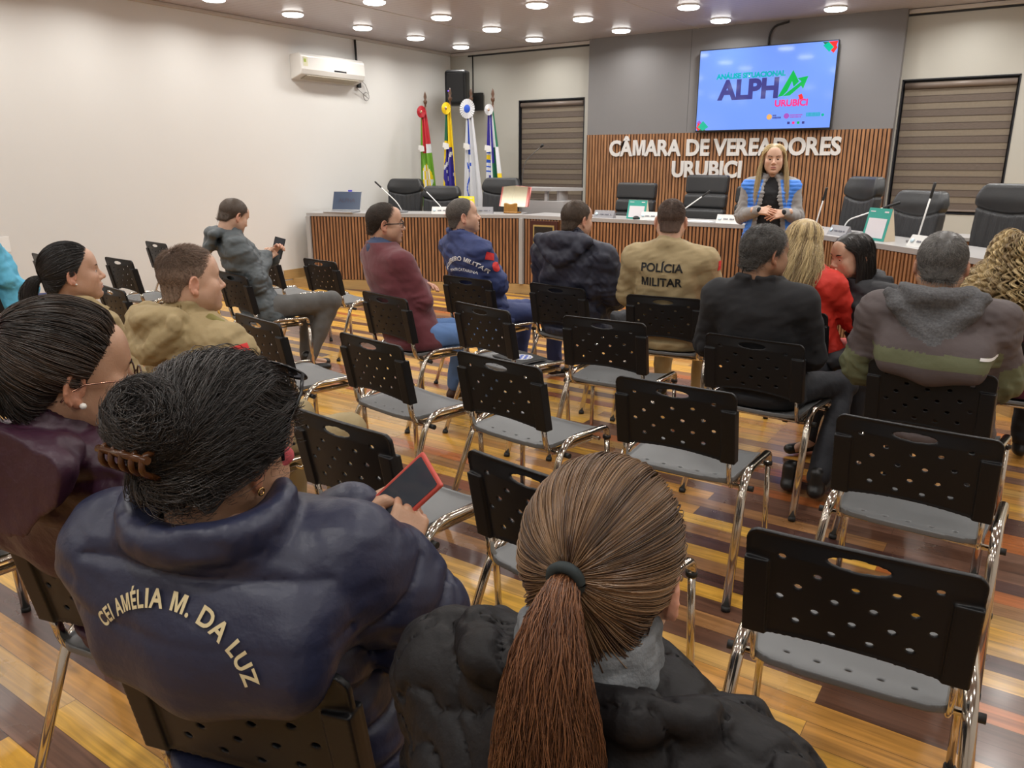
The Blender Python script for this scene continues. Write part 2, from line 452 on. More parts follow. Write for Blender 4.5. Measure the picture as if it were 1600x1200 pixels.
def slat_material():
    m = bpy.data.materials.new('slat_wood'); m.use_nodes = True; nt = m.node_tree; b = nt.nodes['Principled BSDF']
    N = nt.nodes.new; L = nt.links.new
    tc = N('ShaderNodeTexCoord'); mp = N('ShaderNodeMapping'); L(tc.outputs['Object'], mp.inputs[0]); mp.inputs['Scale'].default_value = (30, 30, 2.2)
    n = N('ShaderNodeTexNoise'); n.inputs['Scale'].default_value = 1.3; n.inputs['Detail'].default_value = 6; n.inputs['Distortion'].default_value = 0.5; L(mp.outputs[0], n.inputs['Vector'])
    r = N('ShaderNodeValToRGB'); r.color_ramp.elements[0].position = 0.3; r.color_ramp.elements[0].color = (0.17, 0.075, 0.032, 1); r.color_ramp.elements[1].position = 0.72; r.color_ramp.elements[1].color = (0.42, 0.20, 0.085, 1)
    L(n.outputs[0], r.inputs[0]); L(r.outputs[0], b.inputs['Base Color']); b.inputs['Roughness'].default_value = 0.45
    bp = N('ShaderNodeBump'); bp.inputs['Strength'].default_value = 0.2; bp.inputs['Distance'].default_value = 0.001; L(n.outputs[0], bp.inputs['Height']); L(bp.outputs[0], b.inputs['Normal'])
    return m
M_slat = slat_material()
M_slat_back = mat('slat_groove_wood', (0.045, 0.02, 0.011), 0.7)
SL_Z1 = 1.985
def slats(p0, p1, z0, z1, pitch=0.046, wd=0.030, dep=0.014, nrm=None):
    """ribbed board along p0-p1; returns MB in world space"""
    p0 = Vector((*p0, 0)); p1 = Vector((*p1, 0)); u = (p1-p0); L = u.length; u.normalize(); n = Vector((u.y, -u.x, 0))
    if nrm is not None and n.dot(Vector((*nrm, 0))) < 0: n = -n
    ang = math.atan2(u.y, u.x)
    m = MB(); c = (p0+p1)/2 + n*0.006
    m.mat(1).box((c.x, c.y, (z0+z1)/2), (L, 0.012, z1-z0), rot=ang)
    k = int(L/pitch); off = (L-k*pitch)/2 + pitch/2
    for i in range(k):
        q = p0 + u*(off+i*pitch) + n*(0.012+dep/2)
        m.mat(0).box((q.x, q.y, (z0+z1)/2), (wd, dep, z1-z0-0.002), rot=ang)
    return m
m = slats((PX0, PY), (PX1, PY), 0.12, SL_Z1, nrm=(0, -1))
t = tag(m.build('slat_panelling', [M_slat, M_slat_back]), 'ribbed brown wood panelling on the back wall under the screen', 'wall panel')

# trims along the ceiling
b = MB(); b.box((X_LEFT+0.02, (Y_REAR+Y_BACK)/2, CEIL-0.02), (0.04, Y_BACK-Y_REAR, 0.04), bev=0.008)
struct(b.build('trim_2', M_white_trim))
b = MB()
for x0, x1 in ((X_LEFT+0.04, PX0), (PX1, X_RIGHT)):
    b.mat(0).box(((x0+x1)/2, Y_BACK-0.02, CEIL-0.0275), (x1-x0, 0.04, 0.045), bev=0.008)
    lx = x0+0.32 if x0 < -5 else x0
    b.mat(1).box(((lx+x1)/2, Y_BACK-0.006, CEIL-0.062), (x1-lx, 0.012, 0.022))
struct(b.build('trim_3', [M_white_trim, M_dark_gap]))
b = MB(); b.box((-7.60, 10.02, CEIL-0.003), (0.008, 0.001, 0.004)); b.bm.clear()
b.box((-6.62, (Y_BACK-0.1+3)/2, CEIL-0.002), (0.012, Y_BACK-3.1, 0.004)); b.box((-4.1, (Y_BACK-0.1+3)/2, CEIL-0.002), (0.012, Y_BACK-3.1, 0.004))
struct(b.build('trim_4', M_white_trim))

# skirting on the left wall and wood of the dais
def pale_wood():
    return mat('pale_wood', (0.42, 0.27, 0.11), 0.35, vary=(6, 0.25, (1, 1, 12)))
M_pale = pale_wood()
b = MB(); b.box((X_LEFT+0.009, (Y_REAR+Y_BACK)/2, 0.05), (0.018, Y_BACK-Y_REAR, 0.10)); b.box((X_LEFT+0.009, 8.6, 0.18), (0.018, 3.6, 0.12))
struct(b.build('baseboard_left', M_pale))
b = MB(); b.box(((X_LEFT+PX0)/2, Y_BACK-0.009, 0.18), (PX0-X_LEFT-0.04, 0.018, 0.12)); b.box(((X_RIGHT+PX1)/2, Y_BACK-0.009, 0.18), (X_RIGHT-PX1, 0.018, 0.12))
struct(b.build('baseboard_back', M_pale))

# dais under the council desk : outline follows the desk
DZ = 0.12
A = (-8.00, 7.05); B = (-5.46, 8.26); Cc = (-2.50, 8.26); D = (-0.02, 5.86)    # desk front polyline
E_ = (2.0, 5.86)
poly = [(X_LEFT, 6.94), (-8.0, 7.03), (B[0], B[1]-0.03), (Cc[0], Cc[1]-0.03), (D[0], D[1]-0.04), (X_RIGHT, D[1]-0.04), (X_RIGHT, Y_BACK), (X_LEFT, Y_BACK)]
m = MB(); m.prism(poly, 0.0, DZ)
o = struct(m.build('floor_dais', M_pale)); o.name = 'floor_platform'

# ------------------------------------------------------------------ ceiling lamps
M_lamp = mat('lamp_diffuser', (0.9, 0.9, 0.9), 0.5, emit=((1.0, 0.985, 0.95), 9.0))
M_lamp_ring = mat('lamp_ring', (0.75, 0.75, 0.73), 0.3)
def make_lamp():
    t = thing('ceiling_light', '', 'ceiling light')
    r = MB(); r.lathe([(0.122, 0.0), (0.124, -0.012), (0.120, -0.016), (0.116, -0.016), (0.116, 0.0)], n=36); r.build('housing', M_lamp_ring, t)
    d = MB(); d.lathe([(0.116, -0.008), (0.115, -0.028), (0.10, -0.036), (0.0, -0.040)], n=36); d.build('diffuser', M_lamp, t)
    return t
lx = [-7.56, -6.28, -4.95, -3.63, -2.32, -1.0, 0.3, 1.6]
ly = [9.81, 8.8, 7.78, 6.66, 5.61, 4.5, 3.4, 2.3, 1.2, 0.1, -1.0, -2.1, -3.0]
lamp0 = make_lamp()
vis = {(0, 0): 'nearest the left back corner'}
k = 0
area = bpy.data.lights.new('lamp_light', 'AREA'); area.shape = 'DISK'; area.size = 0.21; area.energy = LAMP_W; area.color = (1.0, 0.98, 0.94); area.spread = R(158)
COLN = ['first', 'second', 'third', 'fourth', 'fifth']; 
for i, x in enumerate(lx):
    for j, y in enumerate(ly):
        seen = (j <= 4 and i <= 4 and not (i >= 1 and j > 3) and not (i >= 2 and j > 2) and not (i >= 3 and j > 1) and not (i >= 4 and j > 0))
        if not seen and (((i+j) % 2 and i > 0 and j > 3) or y < -2.5): continue
        t = lamp0 if k == 0 else copy_tree(lamp0)
        k += 1
        t.location = (x, y, CEIL)
        if seen:
            lab = 'round ceiling light, %s column from the left wall, %s one out from the back wall' % (COLN[i], COLN[j])
        else:
            lab = 'round white ceiling light over the audience, outside the photographed part'
        t['label'] = lab; t['group'] = 'round ceiling lights' if seen else 'round ceiling lights overhead'
        lo = bpy.data.objects.new('lamp_light', area); link(lo); lo.location = (0, 0, -0.05); lo.parent = t
# ================================================================== IMPLICIT SURFACES
class Field:
    """signed distance grid: smooth unions of soft primitives, meshed by surface nets"""
    def __init__(s, lo, hi, h):
        s.lo = np.array(lo, float); s.h = h
        n = np.ceil((np.array(hi)-s.lo)/h).astype(int)+1
        s.n = n
        s.ax = [s.lo[i]+h*np.arange(n[i]) for i in range(3)]
        s.F = np.full(n, 0.5, np.float32); s.L = np.zeros(n, np.int16); s.U = np.zeros(n, np.float32)
    def _sl(s, lo, hi):
        a = [max(0, int((lo[i]-s.lo[i])/s.h)) for i in range(3)]
        b = [min(s.n[i], int((hi[i]-s.lo[i])/s.h)+2) for i in range(3)]
        if any(b[i] <= a[i] for i in range(3)): return None
        return tuple(slice(a[i], b[i]) for i in range(3))
    def grid(s, sl):
        return (s.ax[0][sl[0]][:, None, None], s.ax[1][sl[1]][None, :, None], s.ax[2][sl[2]][None, None, :])
    def apply(s, lo, hi, fn, k=0.01, op='add', lab=0, mg=None):
        mg = (k + 3*s.h) if mg is None else mg
        sl = s._sl(np.array(lo)-mg, np.array(hi)+mg)
        if sl is None: return s
        X, Y, Z = s.grid(sl)
        r = fn(X, Y, Z); d, u = r if isinstance(r, tuple) else (r, 0.0)
        d = np.broadcast_to(d, s.F[sl].shape).astype(np.float32)
        f = s.F[sl]
        if op == 'add':
            if lab is not None:
                w = d < f
                L = s.L[sl]; L[w] = lab
                U = s.U[sl]; U[w] = np.broadcast_to(u, f.shape)[w]
            hh = np.maximum(k-np.abs(f-d), 0)/max(k, 1e-9); s.F[sl] = np.minimum(f, d) - hh*hh*k*0.25
        elif op == 'sub':
            d = -d
            hh = np.maximum(k-np.abs(f-d), 0)/max(k, 1e-9); s.F[sl] = np.maximum(f, d) + hh*hh*k*0.25
        return s
    def ell(s, c, r, rot=None, k=0.01, op='add', lab=0, u=0.0):
        c = np.array(c, float); r = np.array(r, float); m = r.max()
        def fn(X, Y, Z):
            x, y, z = X-c[0], Y-c[1], Z-c[2]
            if rot is not None:
                Q = np.array(rot).T   # world -> local
                x, y, z = Q[0][0]*x+Q[0][1]*y+Q[0][2]*z, Q[1][0]*x+Q[1][1]*y+Q[1][2]*z, Q[2][0]*x+Q[2][1]*y+Q[2][2]*z
            k0 = np.sqrt((x/r[0])**2+(y/r[1])**2+(z/r[2])**2); k1 = np.sqrt((x/r[0]**2)**2+(y/r[1]**2)**2+(z/r[2]**2)**2)
            return k0*(k0-1)/np.maximum(k1, 1e-6), u
        return s.apply(c-m, c+m, fn, k, op, lab)
    def cone(s, a, b, ra, rb=None, k=0.01, op='add', lab=0, u0=0.0, u1=None, sq=None):
        """soft cone from a to b; sq=(unit vector, factor) squashes the section along the vector"""
        rb = ra if rb is None else rb
        a = np.array(a, float); b = np.array(b, float); ba = b-a; L2 = ba@ba + 1e-12
        u1 = (u0+math.sqrt(L2)) if u1 is None else u1
        m = max(ra, rb)
        def fn(X, Y, Z):
            x, y, z = X-a[0], Y-a[1], Z-a[2]
            t = np.clip((x*ba[0]+y*ba[1]+z*ba[2])/L2, 0, 1)
            x = x-t*ba[0]; y = y-t*ba[1]; z = z-t*ba[2]
            q = x*x+y*y+z*z
            if sq is not None:
                v, fct = sq; dd = x*v[0]+y*v[1]+z*v[2]
                q = q + dd*dd*(1/fct**2-1)
                dist = np.sqrt(q) - (ra+(rb-ra)*t)
                return dist*(0.5+0.5*fct), u0+(u1-u0)*t
            return np.sqrt(q)-(ra+(rb-ra)*t), u0+(u1-u0)*t
        return s.apply(np.minimum(a, b)-m, np.maximum(a, b)+m, fn, k, op, lab)
    def chain(s, pts, rs, k=0.01, lab=0, u0=0.0, op='add', sq=None):
        u = u0
        for i in range(len(pts)-1):
            l = float(np.linalg.norm(np.array(pts[i+1])-np.array(pts[i])))
            s.cone(pts[i], pts[i+1], rs[i], rs[i+1], k=k, lab=lab, u0=u, op=op, sq=sq); u += l
        return s
    def box(s, c, d, r=0.004, k=0.004, op='add', lab=0, rot=None):
        c = np.array(c, float); hd = np.array(d, float)/2-r; m = np.linalg.norm(d)/2
        def fn(X, Y, Z):
            x, y, z = X-c[0], Y-c[1], Z-c[2]
            if rot is not None:
                Q = np.array(rot).T
                x, y, z = Q[0][0]*x+Q[0][1]*y+Q[0][2]*z, Q[1][0]*x+Q[1][1]*y+Q[1][2]*z, Q[2][0]*x+Q[2][1]*y+Q[2][2]*z
            qx, qy, qz = np.abs(x)-hd[0], np.abs(y)-hd[1], np.abs(z)-hd[2]
            return np.sqrt(np.maximum(qx, 0)**2+np.maximum(qy, 0)**2+np.maximum(qz, 0)**2)+np.minimum(np.maximum(np.maximum(qx, qy), qz), 0)-r
        return s.apply(c-m, c+m, fn, k, op, lab)
    def torso(s, prof, k=0.03, lab=0, op='add', p=2.3):
        """prof rows: z, xc, yc, halfwidth, halfdepth"""
        P = np.array(prof, float); zs = P[:, 0]; mw = P[:, 3].max()
        lo = [P[:, 1].min()-mw, P[:, 2].min()-P[:, 4].max(), zs[0]]; hi = [P[:, 1].max()+mw, P[:, 2].max()+P[:, 4].max(), zs[-1]]
        def fn(X, Y, Z):
            z = Z[0, 0, :]; g = [np.interp(z, zs, P[:, i])[None, None, :] for i in range(1, 5)]
            w, d = g[2], g[3]
            q = (np.abs((X-g[0])/w)**p+np.abs((Y-g[1])/d)**p)**(1/p)
            dd = (q-1)*np.minimum(w, d)*0.9
            zz = np.maximum(zs[0]-Z, Z-zs[-1])
            return np.maximum(dd, 0)*0 + np.where(zz > 0, np.sqrt(np.maximum(dd, 0)**2+zz**2), np.maximum(dd, zz)), Z
        return s.apply(lo, hi, fn, k, op, lab)
    def disp(s, fn):
        """fn(X,Y,Z,U,L) added to the field near the surface"""
        X, Y, Z = s.grid((slice(None),)*3)
        s.F += fn(X, Y, Z, s.U, s.L).astype(np.float32); return s
    def cut(s, fn):
        X, Y, Z = s.grid((slice(None),)*3)
        s.F = np.maximum(s.F, fn(X, Y, Z).astype(np.float32)); return s
    def mesh(s, smooth=1):
        F = s.F; F[0] = F[-1] = 0.5; F[:, 0] = F[:, -1] = 0.5; F[:, :, 0] = F[:, :, -1] = 0.5
        S = F < 0
        c = [(i, j, k) for i in (0, 1) for j in (0, 1) for k in (0, 1)]
        nx, ny, nz = F.shape
        def sub(A, o): return A[o[0]:nx-1+o[0], o[1]:ny-1+o[1], o[2]:nz-1+o[2]]
        cnt = sum(sub(S, o).astype(np.int8) for o in c)
        mk = (cnt > 0) & (cnt < 8)
        I, J, K = np.nonzero(mk); n = len(I)
        idx = np.full(mk.shape, -1, np.int32); idx[I, J, K] = np.arange(n)
        vals = {o: F[I+o[0], J+o[1], K+o[2]] for o in c}
        acc = np.zeros((n, 3)); w = np.zeros(n)
        for a in c:
            for ax in range(3):
                if a[ax]: continue
                b = list(a); b[ax] = 1; b = tuple(b)
                va, vb = vals[a], vals[b]; m = (va < 0) != (vb < 0)
                t = va[m]/(va[m]-vb[m])
                p = np.repeat(np.array(a, float)[None], m.sum(), 0); p[:, ax] += t
                acc[m] += p; w[m] += 1
        V = acc/w[:, None] + np.stack([I, J, K], 1)
        V = s.lo + V*s.h
        lab = s.L[I, J, K]; U = s.U[I, J, K]
        quads = []
        for ax in range(3):
            A = S; sh = [nx, ny, nz]; sh[ax] -= 1
            s0 = [slice(1, -1)]*3; s0[ax] = slice(0, -1); s1 = [slice(1, -1)]*3; s1[ax] = slice(1, None)
            a0 = A[tuple(s0)]; a1 = A[tuple(s1)]
            d = a0 != a1
            i, j, k = np.nonzero(d); flip = a1[d]
            g = [i+1, j+1, k+1]; g[ax] = g[ax]-1
            o1, o2 = [(1, 2), (2, 0), (0, 1)][ax]
            def cell(d1, d2):
                q = [x.copy() for x in g]; q[o1] = q[o1]-d1; q[o2] = q[o2]-d2
                return idx[q[0], q[1], q[2]]
            Q = np.stack([cell(1, 1), cell(0, 1), cell(0, 0), cell(1, 0)], 1)
            Q[flip] = Q[flip][:, ::-1]
            quads.append(Q)
        Q = np.concatenate(quads); Q = Q[(Q >= 0).all(1)]
        for _ in range(smooth):
            V = lap(V, Q, 0.5)
        return V, Q, lab, U

def lap(V, Q, f):
    acc = np.zeros_like(V); w = np.zeros(len(V))
    k = Q.shape[1]
    for a in range(k):
        b = (a+1) % k
        np.add.at(acc, Q[:, a], V[Q[:, b]]); np.add.at(w, Q[:, a], 1)
        np.add.at(acc, Q[:, b], V[Q[:, a]]); np.add.at(w, Q[:, b], 1)
    return V*(1-f) + f*acc/np.maximum(w, 1)[:, None]

def noise3(P, f=1.0, seed=0, oct=3):
    """cheap smooth noise in about [-1,1] for (n,3) points or a tuple of broadcastable arrays"""
    X, Y, Z = (P[:, 0], P[:, 1], P[:, 2]) if isinstance(P, np.ndarray) else P
    r = np.random.default_rng(seed); out = 0; a = 1.0; tot = 0
    for o in range(oct):
        for q in range(3):
            k = r.normal(size=3); k = k/np.linalg.norm(k)*f*6.28; k2 = r.normal(size=3); k2 = k2/np.linalg.norm(k2)*f*3.3
            ph = r.random()*6.28
            out = out + a*np.sin(k[0]*X+k[1]*Y+k[2]*Z+ph+1.3*np.sin(k2[0]*X+k2[1]*Y+k2[2]*Z+ph*2)); tot += a*0.6
        f *= 2.1; a *= 0.55
    return out/tot

def rotm(yaw=0, pitch=0, roll=0):
    """columns: right, forward, up of a frame turned left by yaw, nodding down by pitch, tilting to the right by roll"""
    return np.array((Matrix.Rotation(yaw, 3, 'Z') @ Matrix.Rotation(-pitch, 3, 'X') @ Matrix.Rotation(roll, 3, 'Y')))

def strands_mesh(P, r, tone, taper=0.25):
    """P (N,M,3) strand paths -> triangular tubes; tone (N,)"""
    N, M, _ = P.shape
    T = np.gradient(P, axis=1); T /= np.linalg.norm(T, axis=2, keepdims=True)+1e-9
    ref = np.array([0.31, 0.17, 0.93]); A = np.cross(T, ref); A /= np.linalg.norm(A, axis=2, keepdims=True)+1e-9; B = np.cross(T, A)
    rr = (np.asarray(r).reshape(-1, 1, 1) if np.ndim(r) else r) * np.linspace(1, taper, M)[None, :, None]
    ring = [P + rr*(A*math.cos(a)+B*math.sin(a)) for a in (0, 2.094, 4.189)]
    V = np.stack(ring, 2).reshape(-1, 3)
    b = (np.arange(N)[:, None]*M + np.arange(M-1)[None]).ravel()*3
    F = np.concatenate([np.stack([b+i, b+(i+1) % 3, b+3+(i+1) % 3, b+3+i], 1) for i in range(3)])
    col = np.repeat(np.asarray(tone), M*3)[:, None].repeat(3, 1)
    return V, F.astype(np.int32), col

def join(parts):
    """parts: list of (V,F,col[,mi]) -> joined"""
    Vs, Fs, Cs, Ms, o = [], [], [], [], 0
    for p in parts:
        V, F, c = p[0], p[1], p[2]; mi = p[3] if len(p) > 3 else 0
        Vs.append(V); Cs.append(c if c.shape[1] == 3 else c[:, :3])
        for f in (F if isinstance(F, list) else [F]):
            Fs.append(f+o); Ms.append(np.full(len(f), mi, np.int32) if np.ndim(mi) == 0 else mi)
        o += len(V)
    return np.concatenate(Vs), Fs, np.concatenate(Cs), np.concatenate(Ms)
# ================================================================== STACKABLE CHAIRS
M_black = mat('chair_plastic', (0.008, 0.008, 0.009), 0.42, spec=0.3, bump=(420, 0.12, 0.0006))
M_seat = mat('chair_seat_plastic', (0.125, 0.128, 0.13), 0.40, bump=(420, 0.2, 0.0006))  # reflected sheen is put into the seat colour, lighter than the black backrest
M_chrome = mat('chrome', (0.62, 0.58, 0.52), 0.13, 1.0)
M_rubber = mat('rubber', (0.01, 0.01, 0.01), 0.6)

def chair_meshes():
    # back shell (local: y=0 at the top edge, +y forward)
    f = Field((-0.25, -0.05, 0.47), (0.25, 0.09, 0.84), 0.003)
    def yc(X, Z): return 0.055*(0.82-Z)/0.28 - 0.022*(1-(X/0.235)**2)*np.clip((0.83-Z)/0.06, 0.3, 1)
    def plate(X, Y, Z):
        hw = 0.236 - 0.004*(0.82-Z)/0.32
        qx = np.abs(X)-hw+0.03; qz = np.abs(Z-0.68)-0.14+0.03
        out = np.sqrt(np.maximum(qx, 0)**2+np.maximum(qz, 0)**2)+np.minimum(np.maximum(qx, qz), 0)-0.03
        out = np.maximum(out, 0.54+0.022*np.maximum(0, 1-(X/0.19)**2)-Z)
        t = 0.0045 + 0.004*np.exp(-(out/0.006)**2)
        return np.maximum(out, np.abs(Y-yc(X, Z))-t)
    f.apply((-0.25, -0.05, 0.48), (0.25, 0.09, 0.83), plate, k=0.001)
    for sx in (-1, 1):
        def sleeve(X, Y, Z, sx=sx):
            qx = np.abs(X-sx*0.209)-0.024; y0 = 0.055*(0.82-Z)/0.28
            qy = np.abs(Y-y0-0.002)-0.021; qz = np.abs(Z-0.642)-0.102
            m = np.maximum(np.maximum(qx, qy), qz)
            return np.sqrt(np.maximum(qx, 0)**2+np.maximum(qy, 0)**2+np.maximum(qz, 0)**2)+np.minimum(m, 0)-0.003
        f.apply((sx*0.209-0.04, -0.03, 0.48), (sx*0.209+0.04, 0.1, 0.76), sleeve, k=0.006)
    rows = [(0.726, 1.7, [-.155, -.078, 0, .078, .155]), (0.680, 1.2, [-.117, -.039, .039, .117]), (0.634, 1.0, [-.155, -.078, 0, .078, .155]), (0.592, 0.8, [-.117, -.039, .039, .117])]
    for z0_, cc, xs_ in rows:
        for x in xs_:
            z = z0_+cc*x*x
            f.cone((x, -0.06, z), (x, 0.1, z), 0.0085, sq=((0, 0, 1), 0.62), op='sub', k=0.001)
    f.cone((0, -0.06, 0.785), (0, 0.1, 0.785), 0.062, sq=((0, 0, 1), 0.20), op='sub', k=0.001)
    Vb, Qb, _, _ = f.mesh(1)
    # seat
    g = Field((-0.26, 0.0, 0.40), (0.26, 0.50, 0.49), 0.0035)
    def seat(X, Y, Z):
        qx = np.abs(X)-0.228+0.05+0.012*np.maximum(0, (0.25-Y)/0.2); qy = np.abs(Y-0.255)-0.205+0.05
        out = np.sqrt(np.maximum(qx, 0)**2+np.maximum(qy, 0)**2)+np.minimum(np.maximum(qx, qy), 0)-0.05
        zs = 0.446 + 0.012*(np.abs(X)/0.23)**3 - 0.03*np.maximum(0, (Y-0.38)/0.08)**2*0.6 + 0.012*np.maximum(0, (0.12-Y)/0.08)**2
        t = 0.005+0.006*np.exp(-(out/0.008)**2)
        return np.maximum(out, np.abs(Z-zs)-t)
    g.apply((-0.25, 0.03, 0.41), (0.25, 0.48, 0.48), seat, k=0.001)
    for x in (-.14, -.07, 0, .07, .14):
        g.cone((x, 0.12, 0.40), (x, 0.12, 0.49), 0.008, sq=((0, 1, 0), 0.5), op='sub', k=0.001)
    Vs, Qs, _, _ = g.mesh(1)
    return (Vb, Qb), (Vs, Qs)
(_Vb, _Qb), (_Vs, _Qs) = chair_meshes()

def make_chair():
    t = thing('audience_chair', '', 'chair')
    mesh_np('backrest', _Vb, _Qb, M_black, t)
    mesh_np('seat', _Vs, _Qs, M_seat, t)
    for s in (-1, 1):
        # upright tube from the sleeve down and forward under the seat
        u = MB(); u.tube(arc_pts([(s*0.209, 0.050, 0.56), (s*0.209, 0.075, 0.425), (s*0.209, 0.40, 0.415)], 0.07), 0.0145, n=10, flat=0.62)
        u.build('back_tube', M_chrome, t)
        # one rear leg sweeping over the seat edge, one front leg
        l = MB(); l.mat(0).tube(arc_pts([(s*0.275, -0.06, 0.012), (s*0.250, 0.13, 0.478), (s*0.250, 0.455, 0.462), (s*0.250, 0.457, 0.40)], 0.10, 8), 0.0165, n=12, flat=0.66)
        l.mat(1).tube([(s*0.276, -0.063, 0.0), (s*0.2750, -0.059, 0.018)], 0.0172, n=10)
        l.build('leg', [M_chrome, M_rubber], t)
        l = MB(); l.mat(0).tube([(s*0.250, 0.457, 0.425), (s*0.262, 0.475, 0.012)], 0.0150, n=10, flat=0.75)
        l.mat(1).tube([(s*0.262, 0.475, 0.0), (s*0.2617, 0.4745, 0.018)], 0.0160, n=10)
        l.mat(1).tube([(s*0.250, 0.457, 0.405), (s*0.250, 0.457, 0.42)], 0.0185, n=10)
        l.build('leg', [M_chrome, M_rubber], t)
    c = MB()
    for y in (0.135, 0.40):
        c = MB(); c.mat(0).tube([(-0.25, y, 0.418), (0.25, y, 0.418)], 0.010, n=8)
        if y < 0.2: c.mat(1).tube([(0.25, y, 0.418), (0.285, y, 0.418)], 0.012, n=8); c.mat(1).tube([(-0.25, y, 0.418), (-0.285, y, 0.418)], 0.012, n=8)
        c.build('crossbar', [M_chrome, M_rubber], t)
    return t

CH = []   # placed chairs: x, y, angle
chair0 = make_chair()
def put_chair(x, y, ang, label, group='stackable audience chairs'):
    t = chair0 if not CH else copy_tree(chair0)
    t.location = (x, y, 0); t.rotation_euler = (0, 0, R(ang)); t['label'] = label
    CH.append(t); return t
base = 'black perforated chair with chrome legs, '
# row nearest the camera (back edges about 0.7 m ahead)
put_chair(-2.66, 0.62, 0, base+'at the left edge under an olive garment')
put_chair(-1.64, 0.75, 14, base+'under the woman in purple')
put_chair(-1.03, 0.66, 16, base+'under the woman in navy quilting')
put_chair(-0.37, 0.42, 2, base+'under the woman with the long brown ponytail')
# second row
put_chair(-0.22, 1.63, 4.5, base+'empty, nearest, at lower right')
put_chair(-1.04, 1.62, -8, base+'empty, left of the brown ponytail head')
put_chair(-1.76, 1.62, -4, base+'empty, just beyond the red phone')
put_chair(-2.59, 1.55, 0, base+'under the uniformed man with faded hair')
put_chair(-3.45, 1.60, 4, base+'under the khaki uniformed woman')
# third row
put_chair(-0.24, 2.58, -1.5, base+'empty, behind the brown and green jacket')
put_chair(-1.05, 2.61, 1, base+'empty, behind the man in the black suit')
put_chair(-1.81, 2.56, -7, base+'empty, nearest the photo centre')
put_chair(-2.52, 2.54, -9, base+'empty, behind the man in the maroon sweater')
put_chair(-3.36, 2.57, -10, base+'empty, right of the faded haircut')
put_chair(-5.02, 2.72, -10, base+'between the two khaki uniforms')
put_chair(-6.55, 2.55, -6, base+'beside a navy leg, far left')
# fourth row
put_chair(-0.30, 3.42, -6, base+'under the brown and green jacket')
put_chair(-1.05, 3.54, -3, base+'under the man in black suit')
put_chair(-1.84, 3.56, 4, base+'empty, behind the khaki shirted policeman')
put_chair(-2.60, 3.52, -12, base+'with a black notebook on its seat')
put_chair(-3.33, 3.50, -12, base+'under the man in maroon sweater')
put_chair(-4.92, 3.58, -12, base+'under the man in grey jacket')
put_chair(-6.50, 3.62, -4, base+'empty, right of the dark ponytail head')
put_chair(-7.35, 3.40, -8, base+'behind the dark ponytail head')
# fifth row
put_chair(-0.02, 4.40, 2, base+'under the woman with blonde curls')
put_chair(-0.38, 4.80, 118, base+'under the young woman in black')
put_chair(-1.14, 4.40, -8, base+'under the blonde woman in red')
put_chair(-1.87, 4.40, 8, base+'under the policeman')
put_chair(-2.64, 4.42, -8, base+'under the dark navy hooded jacket')
put_chair(-3.36, 4.38, -6, base+'under the firefighter')
put_chair(-5.02, 4.52, -8, base+'empty, before the left desk end')
put_chair(-5.72, 4.50, -10, base+'behind the hands of the grey jacket man')
put_chair(-7.55, 4.62, -8, base+'tip behind the faded haircut')

# ================================================================== COUNCIL DESK
M_desk = mat('desk_grey_laminate', (0.36, 0.35, 0.345), 0.35)
M_desk_edge = mat('desk_edge_grey', (0.36, 0.355, 0.35), 0.4)
ZT = 0.98
def desk_unit(p0, p1, name, label, d=0.55, posts=(1, 0)):
    p0 = Vector((*p0, 0)); p1 = Vector((*p1, 0)); u = (p1-p0).normalized(); n = Vector((-u.y, u.x, 0))
    if n.y < 0: n = -n
    t = thing(name, label, 'desk', (p0.x, p0.y, DZ), 0)
    L = (p1-p0).length; ang = math.atan2(u.y, u.x)
    m = slats((p0+u*0.05)[:2], (p1-u*0.02)[:2], DZ+0.005, ZT-0.045, pitch=0.042, wd=0.024, dep=0.014, nrm=(-n)[:2])
    m.mat(1); c = (p0+p1)/2+n*0.02
    m.box((c.x, c.y, (DZ+ZT-0.04)/2), (L-0.02, 0.03, ZT-0.045-DZ), rot=ang)
    o = m.build('front_panel', [M_slat, M_slat_back], t); o.matrix_parent_inverse = Matrix.Translation(-Vector(t.location))
    for k, on in enumerate(posts):
        if on:
            q = p0 if k == 0 else p1; sgn = 1 if k == 0 else -1
            b = MB(); c = q+u*sgn*0.025+n*0.10-n*0.03; b.box((c.x, c.y, (DZ+ZT-0.04)/2), (0.05, 0.26, ZT-0.04-DZ), rot=ang, bev=0.003)
            o = b.build('end_post', M_desk_edge, t); o.matrix_parent_inverse = Matrix.Translation(-Vector(t.location))
    return t, u, n
def desk_top(pts, d, parent, over=0.03):
    """slab following front polyline pts, depth d inward"""
    P = [Vector((*p, 0)) for p in pts]; outl, inn = [], []
    for i, p in enumerate(P):
        ns = []
        for a, b_ in ((i-1, i), (i, i+1)):
            if a >= 0 and b_ < len(P):
                u = (P[b_]-P[a]).normalized(); n = Vector((-u.y, u.x, 0)); ns.append(n if n.y > 0 else -n)
        n = sum(ns, Vector()).normalized(); k = 1/max(0.3, n.dot(ns[0]))
        outl.append(p - n*k*over); inn.append(p + n*k*d)
    m = MB(); m.prism([(q.x, q.y) for q in outl+inn[::-1]], ZT-0.042, ZT)
    o = m.build('desk_top', M_desk, parent); o.matrix_parent_inverse = Matrix.Translation(-Vector(parent.location)); return o
t1, _, _ = desk_unit(A, B, 'council_desk', 'left wing of the council desk, slatted wood front and grey top, carrying the laptop', posts=(1, 0))
desk_top([A, B], 0.55, t1)
t2, _, _ = desk_unit(B, Cc, 'council_desk', 'middle section of the council desk with slatted wood front, facing the audience squarely', posts=(1, 0))
desk_top([B, Cc], 0.55, t2)
t3, _, _ = desk_unit(Cc, D, 'council_desk', 'right wing of the slatted council desk, running towards the camera behind the red blonde woman', posts=(1, 1))
desk_top([Cc, D], 0.55, t3)
